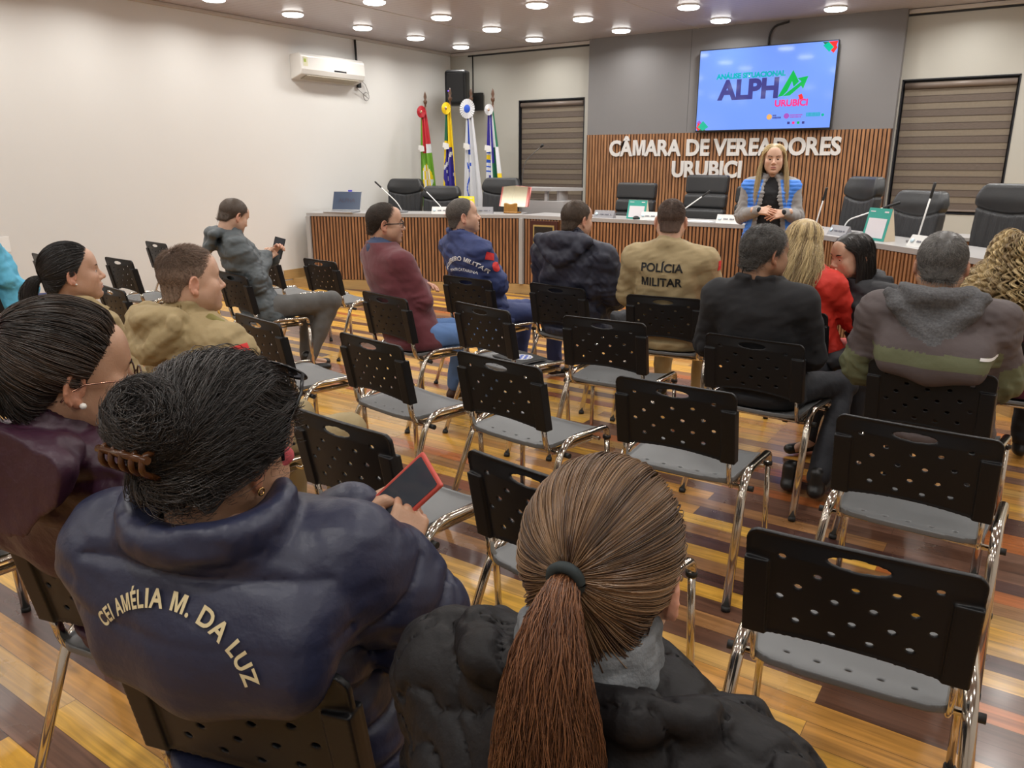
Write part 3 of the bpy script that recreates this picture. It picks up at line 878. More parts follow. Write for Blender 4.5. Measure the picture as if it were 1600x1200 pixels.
# framed plaque on the middle section
b = MB(); b.mat(0).box((0, -0.012, 0), (0.40, 0.02, 0.52), bev=0.004); b.mat(1).box((0.0, -0.024, 0), (0.30, 0.006, 0.42)); b.mat(2).box((0, -0.029, 0), (0.26, 0.006, 0.38), )
o = b.build('framed_plaque', [mat('plaque_wood', (0.05, 0.012, 0.008), 0.3), mat('plaque_gold', (0.45, 0.33, 0.12), 0.35, 0.4), mat('plaque_black', (0.015, 0.013, 0.012), 0.25)])
o.location = (-5.10, 8.231, 0.66); tag(o, 'dark framed plaque with gold edge fixed to the desk front behind the navy hood', 'plaque')
# low cabinet edge seen behind the right wing
t = thing('low_cabinet', 'low cabinet with grey top and wood side behind the right desk chairs', 'cabinet', (-0.62, 8.6, DZ))
b = MB(); b.box((0, 0, 0.80), (0.7, 0.45, 0.035), bev=0.003); b.build('top', M_desk, t)
b = MB(); b.box((-0.31, 0, 0.39), (0.05, 0.42, 0.78)); b.box((0.02, 0, 0.39), (0.60, 0.38, 0.77)); b.build('body', M_slat, t)

# ================================================================== EXECUTIVE CHAIRS
M_leather = mat('black_leather', (0.018, 0.019, 0.021), 0.36, bump=(60, 0.25, 0.002))
M_leather2 = mat('black_leather_lower', (0.022, 0.023, 0.026), 0.42, bump=(9, 0.6, 0.012, (14, 1, 1)))
def exec_meshes(kind):
    """kind 0: one head cushion and pleated back; kind 1: horizontal roll cushions; local: front of the back faces -y"""
    W = 0.27
    f = Field((-0.36, -0.12, 0.42), (0.36, 0.30, 1.34), 0.008)
    def yb(Z): return 0.06 + 0.10*np.clip((Z-0.5)/0.8, 0, 1)
    def back(X, Y, Z):
        hw = W*(0.86+0.14*np.clip((Z-0.5)/0.4, 0, 1)) - (0.05*np.clip((Z-1.15)/0.13, 0, 1)**2 if kind == 0 else 0.012*np.clip((Z-1.2)/0.08, 0, 1)**2)
        qx = np.abs(X)-hw+0.03; qz = np.abs(Z-0.90)-0.385+0.05; qy = np.abs(Y-yb(Z)-0.05*(np.abs(X)/W)**2*(-0.6))-0.05+0.025
        return np.sqrt(np.maximum(qx, 0)**2+np.maximum(qy, 0)**2+np.maximum(qz, 0)**2)+np.minimum(np.maximum(np.maximum(qx, qy), qz), 0)-0.028
    f.apply((-0.34, -0.06, 0.46), (0.34, 0.28, 1.32), back, k=0.001)
    if kind == 1:
        def rolls(X, Y, Z, U, L):
            edges = np.array([0.6, 0.76, 0.90, 1.06])
            d = np.min(np.abs(Z[..., None]-edges), axis=-1)
            return np.where(Y < yb(Z)+0.02, 0.022*np.exp(-(d/0.016)**2), 0)
        f.disp(rolls)
    else:
        def seam(X, Y, Z, U, L):
            zz = 1.045 + 0.05*(X/W)**2
            d = np.abs(Z-zz)
            g = np.where(Y < yb(Z)+0.03, 0.014*np.exp(-(d/0.010)**2), 0)
            puff = np.where((Z > zz), -0.014*np.exp(-((Z-1.15)/0.07)**2), 0.0035*np.sin(X*90)*np.clip((zz-Z)/0.05, 0, 1))
            return g + np.where(Y < yb(Z)+0.02, puff, 0)
        f.disp(seam)
    # side welt
    def welt(X, Y, Z, U, L): return 0.006*np.exp(-((Y-yb(Z)-0.012)/0.005)**2)
    f.disp(welt)
    Vb, Qb, lab, U = f.mesh(1)
    g = Field((-0.32, -0.50, 0.34), (0.32, 0.14, 0.56), 0.012)
    g.box((0, -0.18, 0.455), (0.54, 0.50, 0.11), r=0.045)
    Vs, Qs, _, _ = g.mesh(1)
    return (Vb, Qb), (Vs, Qs)
EX = [exec_meshes(0), exec_meshes(1)]
M_arm = mat('armrest_black', (0.014, 0.014, 0.015), 0.35)
def make_exec(kind):
    t = thing('office_chair', '', 'office chair')
    (Vb, Qb), (Vs, Qs) = EX[kind]
    mesh_np('backrest', Vb, Qb, M_leather if kind else [M_leather, M_leather2], t, midx=None if kind else (Vb[Qb].mean(1)[:, 2] < 1.04 + 0.05*(Vb[Qb].mean(1)[:, 0]/0.27)**2).astype(np.int32))
    mesh_np('seat', Vs, Qs, M_leather, t)
    for s in (-1, 1):
        a = MB(); a.tube(arc_pts([(s*0.27, -0.15, 0.42), (s*0.31, -0.15, 0.46), (s*0.31, -0.30, 0.66), (s*0.31, 0.02, 0.68), (s*0.25, 0.09, 0.60)], 0.05), 0.016, n=8)
        a.box((s*0.31, -0.15, 0.685), (0.05, 0.26, 0.03), bev=0.012); a.build('armrest', M_arm, t)
    b = MB(); b.lathe([(0.028, 0.07), (0.028, 0.36), (0.09, 0.39), (0.0, 0.40)], n=14)
    for k in range(5):
        a = k*2*math.pi/5; b.tube([(0, 0, 0.09), (0.28*math.cos(a), 0.28*math.sin(a), 0.065)], [0.026, 0.018], n=8)
        b.lathe([(0.0, 0.0), (0.022, 0.004), (0.026, 0.025), (0.02, 0.05), (0, 0.052)], c=(0.28*math.cos(a), 0.28*math.sin(a), 0), n=10)
    b.build('base', M_arm, t)
    return t
ex_protos = {}
def put_exec(kind, x, y, ang, dz, label):
    if kind not in ex_protos: t = ex_protos[kind] = make_exec(kind)
    else: t = copy_tree(ex_protos[kind])
    t.location = (x, y, DZ); t.rotation_euler = (0, 0, R(ang)); t['label'] = label
    for ch in t.children: 
        if ch.name.startswith('backrest'): ch.scale = (1, 1, dz)
    return t
eb = 'black leather high-backed office chair, '
put_exec(0, -7.75, 8.62, 14, 1.0, eb+'leftmost behind the council desk, before the left wall')
put_exec(0, -7.02, 8.55, 16, 0.93, eb+'low, second from left, before the flags')
put_exec(0, -6.20, 8.80, 8, 1.02, eb+'between the white and blue flags and the open book')
put_exec(1, -4.32, 9.02, -4, 0.985, eb+'with roll cushions, behind the central desk calendar')
put_exec(1, -3.42, 9.02, -8, 1.065, eb+'tallest one with roll cushions, under the sign lettering URUBICI')
put_exec(1, -2.78, 9.02, 0, 0.97, eb+'mostly hidden behind the standing speaker')
put_exec(0, -1.64, 8.40, -48, 1.07, eb+'turned sideways, right of the standing speaker')
put_exec(0, -1.02, 7.62, -40, 0.99, eb+'before the right window, with a microphone in front')
put_exec(0, -0.30, 7.15, -28, 1.05, eb+'largest at the right photo edge above the blonde curls')
# ================================================================== PEOPLE : BUILDING BLOCKS
# head frame: x right, y forward, z up, origin between the ears
EC = np.array([0, -0.010, 0.035]); ER = np.array([0.076, 0.098, 0.087])

def head_mesh(h=0.003, fem=False, full=0.0, neck=(0, -0.045, -0.15), nr=0.056, nose=1.0, mouth_open=0.0, eyes_open=1.0):
    f = Field((-0.105, -0.14, -0.235), (0.105, 0.15, 0.135), h)
    f.ell(EC, ER, k=0)
    f.ell((0, 0.022, -0.02), (0.064+full*0.6, 0.072, 0.085), k=0.03)
    jw = 0.048 if fem else 0.053
    jw += full
    for s in (-1, 1):
        f.cone((s*jw, -0.008, -0.045), (s*0.018, 0.066, -0.092), 0.021, 0.019, k=0.03)
        f.ell((s*0.042, 0.062, -0.022), (0.024, 0.022, 0.024), k=0.025)          # cheek bone
        f.ell((s*(0.040+full), 0.045, -0.055), (0.022+full, 0.025, 0.026), k=0.03)
    f.ell((0, 0.078, -0.098), (0.019, 0.015, 0.015), k=0.02)                      # chin
    f.cone((-0.034, 0.076, 0.024), (0.034, 0.076, 0.024), 0.0135 if fem else 0.016, k=0.02)
    f.ell((0, 0.068, 0.055), (0.052, 0.024, 0.036), k=0.03)                       # forehead
    for s in (-1, 1): f.ell((s*0.031, 0.103, 0.004), (0.019, 0.018, 0.013), op='sub', k=0.016)
    f.cone((0, 0.086, 0.014), (0, 0.101+0.006*nose, -0.026), 0.0075, 0.0105*nose, k=0.012)   # nose
    f.ell((0, 0.102+0.006*nose, -0.029), (0.0115*nose, 0.011, 0.0095), k=0.008)
    for s in (-1, 1):
        f.ell((s*0.0120*nose, 0.096, -0.033), (0.0085*nose, 0.011, 0.008), k=0.006)
        f.ell((s*0.0060*nose, 0.103, -0.0405), (0.0035, 0.005, 0.004), op='sub', k=0.002)
    # mouth mound and lips
    f.ell((0, 0.076, -0.064), (0.030, 0.020, 0.026), k=0.02)
    f.ell((0, 0.0945, -0.0585), (0.021, 0.0075, 0.0052), k=0.005)
    f.ell((0, 0.0925, -0.0695), (0.018, 0.0080, 0.0062), k=0.005)
    f.ell((0, 0.102, -0.0640), (0.022, 0.012, 0.0016+mouth_open), op='sub', k=0.003)
    f.ell((0, 0.090, -0.083), (0.016, 0.006, 0.005), op='sub', k=0.01)
    # eyelids with a slit
    for s in (-1, 1):
        f.ell((s*0.031, 0.0755, 0.003), (0.0155, 0.0140, 0.0140), k=0.004)
        if eyes_open > 0: f.ell((s*0.031, 0.091, 0.0015), (0.0125, 0.012, 0.0046*eyes_open), op='sub', k=0.002)
    # neck
    f.cone((0, -0.030, -0.040), np.array(neck), nr, nr*1.06, k=0.03)
    f.cone((0, 0.030, -0.080), (0, neck[1]+0.02, neck[2]), 0.032, 0.04, k=0.03)
    # ears
    for s in (-1, 1):
        Rr = np.array(Matrix.Rotation(s*R(24), 3, 'Z') @ Matrix.Rotation(R(-10), 3, 'X'))
        c = np.array([s*0.0795, -0.012, -0.004])
        f.ell(c, (0.0075, 0.0185, 0.031), rot=Rr, k=0.006)
        f.ell(c+Rr@np.array([s*0.0075, 0.002, 0.003]), (0.0065, 0.0115, 0.020), rot=Rr, op='sub', k=0.004)
        pts = [c+Rr@np.array([s*0.005, 0.017*math.cos(a)*1.0, 0.030*math.sin(a)]) for a in np.linspace(R(-20), R(250), 11)]
        f.chain(pts, [0.0034]*11, k=0.003)
        f.ell(c+Rr@np.array([s*0.002, 0.010, -0.026]), (0.0055, 0.008, 0.010), k=0.006)
        f.ell(c+Rr@np.array([s*0.003, 0.014, -0.004]), (0.004, 0.004, 0.007), k=0.004)
    V, Q, _, _ = f.mesh(1)
    t = np.zeros((len(V), 3))
    x, y, z = V.T
    lip = np.exp(-((x/0.021)**4)) * np.clip(1-np.abs(z+0.0640)/0.0115, 0, 1)**0.5 * (y > 0.088)
    t[:, 0] = np.clip(lip*1.3, 0, 1)*(0.8 if fem else 0.45)
    ear = (np.abs(x) > 0.076)*1.0
    cheek = np.exp(-(((np.abs(x)-0.045)/0.02)**2+((z+0.03)/0.025)**2))*(y > 0.02)
    t[:, 1] = np.clip(0.45*ear+0.16*cheek+0.22*np.exp(-((x/0.015)**2+((z+0.03)/0.012)**2))*(y > 0.1), 0, 1)
    if not fem:
        st = np.clip((-z-0.025)/0.02, 0, 1)*np.clip((y+0.03)/0.03, 0, 1)*np.clip((z+0.135)/0.02, 0, 1)*np.clip((np.abs(x)/0.03)**2+np.clip((-z-0.045)/0.02, 0, 1), 0, 1)
        t[:, 2] = 0.22*st*(1-t[:, 0])
    # dark nostril / mouth line
    return V, Q, t

def eye_parts():
    out = []
    for s in (-1, 1):
        b = MB(); M = Matrix.Translation((s*0.031, 0.0765, 0.0015)) @ Matrix.Rotation(R(-90), 4, 'X')
        n = 10
        prof = [(0.0, -0.0)] 
        rr = 0.0122
        b.mat(0).lathe([(0.0 if k == 0 else rr*math.sin(math.pi*k/n), -rr*math.cos(math.pi*k/n)) for k in range(n-1)], n=16, M=M)
        a0 = math.pi*(n-2)/n
        b.mat(1).lathe([(rr*math.sin(a0), -rr*math.cos(a0)), (rr*0.30, rr*0.955), ], n=16, M=M)
        b.mat(2).lathe([(rr*0.30, rr*0.955), (0.0, rr*1.0)], n=16, M=M)
        out.append(b)
    return out
M_eye = [mat('eye_white', (0.62, 0.58, 0.54), 0.2), mat('eye_iris', (0.07, 0.035, 0.018), 0.15), mat('eye_pupil', (0.004, 0.004, 0.004), 0.1)]

# hairline height (as z of the unit direction) against azimuth from the front
def hl_default(az, front=0.46, temple=0.10, nape=-0.80):
    a = np.abs(az)
    return np.interp(a, np.radians([0, 25, 42, 56, 70, 82, 95, 108, 135, 180]), [front, front-0.02, front-0.10, temple+0.10, -0.10, -0.60, -0.30, nape+0.12, nape, nape])
def scalp_dirs(n, hl, rng, extra=0.0):
    d = rng.normal(size=(n*4, 3)); d /= np.linalg.norm(d, axis=1, keepdims=True)
    az = np.arctan2(d[:, 0], d[:, 1]); m = d[:, 2] > hl(az)+extra
    return d[m][:n]
def napef(x, y, z):
    """widening of the skull ellipsoid down the back of the neck; x, y, z in unit-sphere coordinates"""
    q = np.sqrt(x*x+y*y+z*z)+1e-9; dz = z/q; az = np.abs(np.arctan2(x, y))
    w = np.clip((az-R(98))/R(32), 0, 1); f = np.maximum(1, 0.93/np.sqrt(np.maximum(1-dz*dz, 0.25)))
    return 1+(f-1)*w*(dz < 0)
def scalp_pt(d, lift=0.0): return EC + d*(ER+lift)*napef(d[:, 0], d[:, 1], d[:, 2])[:, None]
def hair_shell(h, hl, lift=0.010, bumps=None, extra=None, nz=0.0):
    f = Field((-0.130, -0.165, -0.16), (0.130, 0.140, 0.170), h)
    def fn(X, Y, Z):
        x, y, z = (X-EC[0]), (Y-EC[1]), (Z-EC[2]); r = ER+lift
        ff = napef(x/ER[0], y/ER[1], z/ER[2]); x = x/ff; y = y/ff; z = z/ff
        k0 = np.sqrt((x/r[0])**2+(y/r[1])**2+(z/r[2])**2); k1 = np.sqrt((x/r[0]**2)**2+(y/r[1]**2)**2+(z/r[2]**2)**2)
        d = k0*(k0-1)/np.maximum(k1, 1e-6)
        q = np.sqrt((x/ER[0])**2+(y/ER[1])**2+(z/ER[2])**2)+1e-6
        dz = (z/ER[2])/q; az = np.arctan2(x/ER[0]+0*y, y/ER[1]+0*x)
        m = (hl(az)-dz)*0.085
        inner = -(d+lift+0.004)
        return np.maximum(np.maximum(d, m+np.clip(d+lift, -1, 1)*0.6), inner)
    f.apply((-0.12, -0.15, -0.12), (0.12, 0.13, 0.16), fn, k=0.002)
    if extra: extra(f)
    if nz > 0:
        f.disp(lambda X, Y, Z, U, L: nz*noise3((X, Y, Z), 22, 3, 2))
    V, Q, _, _ = f.mesh(1)
    return V, Q
def slerp(a, b, t):
    """a (N,3) b (3,) or (N,3), t (M,) -> (N,M,3)"""
    b = np.broadcast_to(b, a.shape); c = np.clip((a*b).sum(1), -0.999, 0.999); w = np.arccos(c)
    t = np.asarray(t)[None, :, None]; w = w[:, None, None]
    return (np.sin((1-t)*w)*a[:, None]+np.sin(t*w)*b[:, None])/np.sin(w)
def tones(n, rng, lo=0.0, hi=1.0, p=1.0): return lo+(hi-lo)*rng.random(n)**p

def short_hair(n, hl, length, rng, flow=(0, 1, 0.2), out=0.35, r=0.0007, wave=0.0, lift=0.006, tone=(0, 1), crown=None, side=None, jitter=0.25):
    d = scalp_dirs(n, hl, rng); n = len(d)
    nrm = d/ER; nrm /= np.linalg.norm(nrm, axis=1, keepdims=True)
    fl = np.broadcast_to(np.array(flow, float), d.shape).copy()
    if crown is not None:      # hair radiates away from the crown point
        c = np.array(crown, float); c /= np.linalg.norm(c)
        fl = d - (d@c)[:, None]*c; fl = fl/np.maximum(np.linalg.norm(fl, axis=1, keepdims=True), 0.15) + np.array(flow)*0.35
    fl += rng.normal(size=fl.shape)*jitter
    fl -= (fl*nrm).sum(1)[:, None]*nrm; fl /= np.linalg.norm(fl, axis=1, keepdims=True)+1e-9
    L = length(d) if callable(length) else np.full(n, length)
    L = L*(0.7+0.5*rng.random(n)); M = 5
    t = np.linspace(0, 1, M)[None, :, None]
    p0 = scalp_pt(d, lift*0.4)[:, None]
    o = out(d)[:, None, None] if callable(out) else out
    P = p0 + (fl[:, None]*t + nrm[:, None]*(o*t - 0.42*t*t*(L[:, None, None]/0.05)))*L[:, None, None]
    # keep outside the scalp
    ff = napef(*[((P-EC)/ER)[..., i] for i in range(3)])[..., None]; q = (P-EC)/(ER+lift)/ff; ql = np.linalg.norm(q, axis=2, keepdims=True); P = np.where(ql < 1, EC+(q/ql)*(ER+lift)*ff, P)
    if wave: P = P + wave*np.sin(t*9+rng.random((n, 1, 1))*6.28)*np.cross(fl, nrm)[:, None]
    return strands_mesh(P, r*(0.8+0.5*rng.random(n)), tones(n, rng, *tone))

def gathered_hair(n, hl, tie, rng, lift=0.012, r=0.0008, tone=(0, 1), wave=0.0, wf=8, M=14, streak=0.0, bulge=0.006):
    """strands lying over the scalp from the hairline to the tie direction"""
    d = scalp_dirs(n, hl, rng); n = len(d); tie = np.array(tie, float); tie /= np.linalg.norm(tie)
    # pull root back a little for even coverage
    t = np.linspace(0, 1, M); D = slerp(d, tie, t)
    lf = lift*(0.75+0.5*rng.random((n, 1))) + bulge*np.sin(np.pi*t)[None]*rng.random((n, 1))
    lf = lf*np.minimum(1, 0.45+t*5)[None]
    if wave:
        sd = np.cross(d, tie); sd /= np.linalg.norm(sd, axis=1, keepdims=True)+1e-9
        ph = 6.28*noise3(d, 0.8, 5, 1)[:, None] + rng.random((n, 1))*1.2
        D = D + (wave*np.sin(wf*t[None]*np.pi+ph)*np.minimum(1, 4*(1-t)+0.2)[None]*np.minimum(1, t*3.5)[None])[:, :, None]*sd[:, None]
        lf = lf + wave*0.05*np.cos(wf*t[None]*np.pi+ph)
    P = EC + D*(ER+lf[:, :, None])*napef(D[..., 0], D[..., 1], D[..., 2])[..., None]
    tn = tones(n, rng, *tone)
    if streak: tn = np.clip(tn + streak*noise3(d*np.array([1, 0.3, 0.3]), 2.2, 9, 2), 0, 1)
    return strands_mesh(P, r*(0.8+0.5*rng.random(n)), tn, taper=0.8)

def tail(n, pts, rad, rng, r=0.0008, tone=(0, 1), M=18, wave=0.0, fray=0.15, wf=6):
    """bundle of strands along a spline pts with radii rad"""
    pts = np.array(pts, float); s = np.linspace(0, 1, len(pts)); T = np.linspace(0, 1, M)
    C = np.stack([np.interp(T, s, pts[:, i]) for i in range(3)], 1)
    for _ in range(2): C[1:-1] = (C[:-2]+2*C[1:-1]+C[2:])/4
    rd = np.interp(T, s, rad)
    tg = np.gradient(C, axis=0); tg /= np.linalg.norm(tg, axis=1, keepdims=True)
    A = np.cross(tg, [0.9, 0.3, 0.1]); A /= np.linalg.norm(A, axis=1, keepdims=True); B = np.cross(tg, A)
    ang = rng.random(n)*6.28; q = np.sqrt(rng.random(n)); end = 1-fray*rng.random(n)**2*2
    tt = T[None]*end[:, None]
    def ip(arr): return np.stack([np.interp(tt.ravel(), T, arr[:, i]) for i in range(3)], 1).reshape(n, M, 3)
    Cc, Aa, Bb = ip(C), ip(A), ip(B); rr = np.interp(tt.ravel(), T, rd).reshape(n, M)
    a = ang[:, None]+0.5*np.sin(T*3+rng.random((n, 1))*6)*0.5
    P = Cc + (Aa*np.cos(a)[..., None]+Bb*np.sin(a)[..., None])*(rr*q[:, None])[..., None]
    if wave: P += wave*(np.sin(wf*T[None]*np.pi+rng.random((n, 1))*6.28)[..., None]*Aa+np.cos(wf*1.1*T[None]*np.pi+rng.random((n, 1))*6.28)[..., None]*Bb)*np.minimum(1, T*3)[None, :, None]
    return strands_mesh(P, r*(0.8+0.5*rng.random(n)), tones(n, rng, *tone), taper=0.35)

def falling_hair(n, hl, rng, drop, r=0.0008, tone=(0, 1), wave=0.0, wf=6, M=20, part=0.0, spread=0.0, back=0.0, curl=0.0, cf=10, bodyf=None, lift=0.012, azmin=0.0, clump=0.0, inner=0.0):
    """long loose hair: from the parting over the scalp, then hanging. drop = z of the ends (head frame)"""
    d = scalp_dirs(n, hl, rng); az = np.arctan2(d[:, 0]-part, d[:, 1])
    m = np.abs(az) > azmin; d = d[m]; az = az[m]; n = len(d)
    # landing direction: same azimuth, low on the skull, pushed away from the face
    s = np.sign(az); s[s == 0] = 1
    a2 = s*np.maximum(np.abs(az), R(72)+0.5*rng.random(n)*0.7)
    if clump: qc = np.round(a2/clump)*clump; a2 = qc+(a2-qc)*0.45
    ld = np.stack([np.sin(a2), np.cos(a2), np.full(n, -0.12)], 1); ld /= np.linalg.norm(ld, axis=1, keepdims=True)
    m1 = M//2; D = slerp(d, ld, np.linspace(0, 1, m1)); lf = lift*(0.5+rng.random((n, 1, 1)))*np.minimum(1, np.linspace(0.2, 3, m1))[None, :, None]
    P1 = EC + D*(ER+lf)
    end = drop + 0.05*rng.normal(size=n)*0.6
    t = np.linspace(0, 1, M-m1+1)[1:]
    p = P1[:, -1]; outd = np.stack([np.sin(a2), np.cos(a2)], 1)
    P2 = np.repeat(p[:, None], len(t), 1)
    P2[:, :, 2] = p[:, 2:3]+(end[:, None]-p[:, 2:3])*t[None]
    sp = spread*(0.4+rng.random(n)) - inner*rng.random(n)
    P2[:, :, :2] += outd[:, None]*(sp[:, None]*np.sin(t*np.pi*0.5)[None])[..., None]
    P2[:, :, 1] += back*t[None]
    if bodyf is not None: P2 = bodyf(P2)
    P = np.concatenate([P1, P2], 1)
    for _ in range(4): P[:, 1:-1] = (P[:, :-2]+2*P[:, 1:-1]+P[:, 2:])/4
    g = np.concatenate([np.zeros(m1//2), np.linspace(0, 1, M-m1//2)])
    ph = rng.random(n)*6.28
    if clump: ph = np.round((az+0.03*rng.normal(size=n))/clump)*2.39+0.5*rng.random(n)
    if wave: P[:, :, 0] += wave*np.sin(wf*g[None]*np.pi+ph[:, None])*g[None]**0.5; P[:, :, 1] += wave*np.cos(wf*g[None]*np.pi+ph[:, None])*g[None]**0.5
    if curl:
        gg = np.linspace(0.10, 1, P.shape[1])**0.8; lam = 0.30/cf
        fz = P[:, :, 2]*6.283/lam+ph[:, None]
        dx, dy = curl*gg*np.sin(fz), curl*gg*np.cos(fz); P[:, :, 0] += dx; P[:, :, 1] += dy; P[:, :, 2] += curl*0.35*gg*np.sin(fz*0.5+ph[:, None])
    tn = tones(n, rng, *tone)
    if clump: tn = np.clip(tn + 0.35*np.sin(ph*3.1), 0, 1)
    return strands_mesh(P, r*(0.8+0.5*rng.random(n)), tn, taper=0.5)

def loc(P, w):      # world -> person frame
    c, s_ = math.cos(-P.root.rotation_euler.z), math.sin(-P.root.rotation_euler.z); x, y = w[0]-P.root.location.x, w[1]-P.root.location.y
    return np.array([c*x-s_*y, s_*x+c*y, w[2]])
# ------------------------------------------------------------------ hands
def hand_mesh(curl=(0.5, 0.5, 0.55, 0.6), thumb=0.4, side=1, spread=0.06, h=0.0022, size=1.0, thumb_up=0.3):
    """hand frame: wrist at origin, fingers along +y, palm faces -z, thumb towards -x*side"""
    f = Field((-0.10, -0.07, -0.12), (0.10, 0.21, 0.07), h)
    f.cone((0, -0.055, 0), (0, 0.0, 0), 0.026, 0.024, sq=((0, 0, 1), 0.75), k=0.01)
    f.cone((0, 0.0, 0), (0.0, 0.03, 0), 0.024, 0.030, sq=((0, 0, 1), 0.6), k=0.015)
    f.box((0.0, 0.052, 0), (0.078, 0.085, 0.026), r=0.012, k=0.012)
    xs_ = [-0.030, -0.010, 0.010, 0.029]; ln = [0.070, 0.078, 0.072, 0.056]; rad = [0.0088, 0.009, 0.0086, 0.0076]; y0 = [0.088, 0.093, 0.090, 0.082]
    for i in range(4):
        x = xs_[i]*side; a = 0.10*curl[i]; p = np.array([x, y0[i], 0.0]); pts = [p-[0, 0.02, 0], p]; rr = [rad[i]*1.08, rad[i]*1.08]
        dx = (xs_[i])*side*spread*12
        for k, fr in enumerate((0.46, 0.30, 0.24)):
            a += curl[i]*(0.9 if k == 0 else 1.15 if k == 1 else 0.8)
            dvec = np.array([dx*0.35, math.cos(a), -math.sin(a)]); dvec /= np.linalg.norm(dvec)
            p = p + dvec*ln[i]*fr; pts.append(p); rr.append(rad[i]*(1.0-0.07*(k+1)))
        f.chain(pts, rr, k=0.0035)
        f.ell(p+np.array([0, 0.002, 0]), (rad[i]*0.85,)*3, k=0.003)
    tb = np.array([-0.024*side, 0.012, -0.006]); t1 = tb+np.array([-0.022*side, 0.030, -0.012-0.02*thumb])
    t2 = t1+np.array([-0.014*side*(1-thumb), 0.026, -0.020*thumb+thumb_up*0.01]); t3 = t2+np.array([0.004*side*thumb, 0.022, -0.014*thumb])
    f.chain([tb, t1, t2, t3], [0.015, 0.0115, 0.0098, 0.0082], k=0.008)
    V, Q, _, _ = f.mesh(1); V = V*size
    t = np.zeros((len(V), 3)); t[:, 1] = 0.25*(V[:, 1] > 0.09)
    return V, Q, t

def look(y, z):
    """frame matrix with columns x,y,z from a forward (y) and an approximate up (z)"""
    y = np.array(y, float); y /= np.linalg.norm(y); z = np.array(z, float); z = z-(z@y)*y; z /= np.linalg.norm(z); x = np.cross(y, z)
    return np.stack([x, y, z], 1)

# ------------------------------------------------------------------ a person
def default_prof(w=1.0, d=1.0, belly=0.0, fem=False):
    # z, halfwidth, halfdepth, forward offset   (z measured for a seated torso, seat at 0.46)
    if fem: rows = [(0.43, .165, .13, .04), (0.50, .195, .145, .03), (0.60, .178, .130, .01), (0.72, .150, .112, 0), (0.84, .160, .125, .012), (0.94, .168, .120, .010), (1.01, .165, .085, -.004), (1.055, .125, .066, -.012), (1.09, .062, .056, -.018)]
    else: rows = [(0.43, .165, .13, .04), (0.50, .185, .140, .03), (0.60, .172, .128, .01), (0.72, .165, .120, 0), (0.84, .182, .125, .0), (0.94, .195, .122, .0), (1.01, .190, .095, -.006), (1.055, .145, .072, -.014), (1.095, .066, .060, -.02)]
    return [(z, a*w, b*d*(1+belly*math.exp(-((z-0.65)/0.15)**2)), c+0.06*belly*math.exp(-((z-0.65)/0.15)**2)) for z, a, b, c in rows]

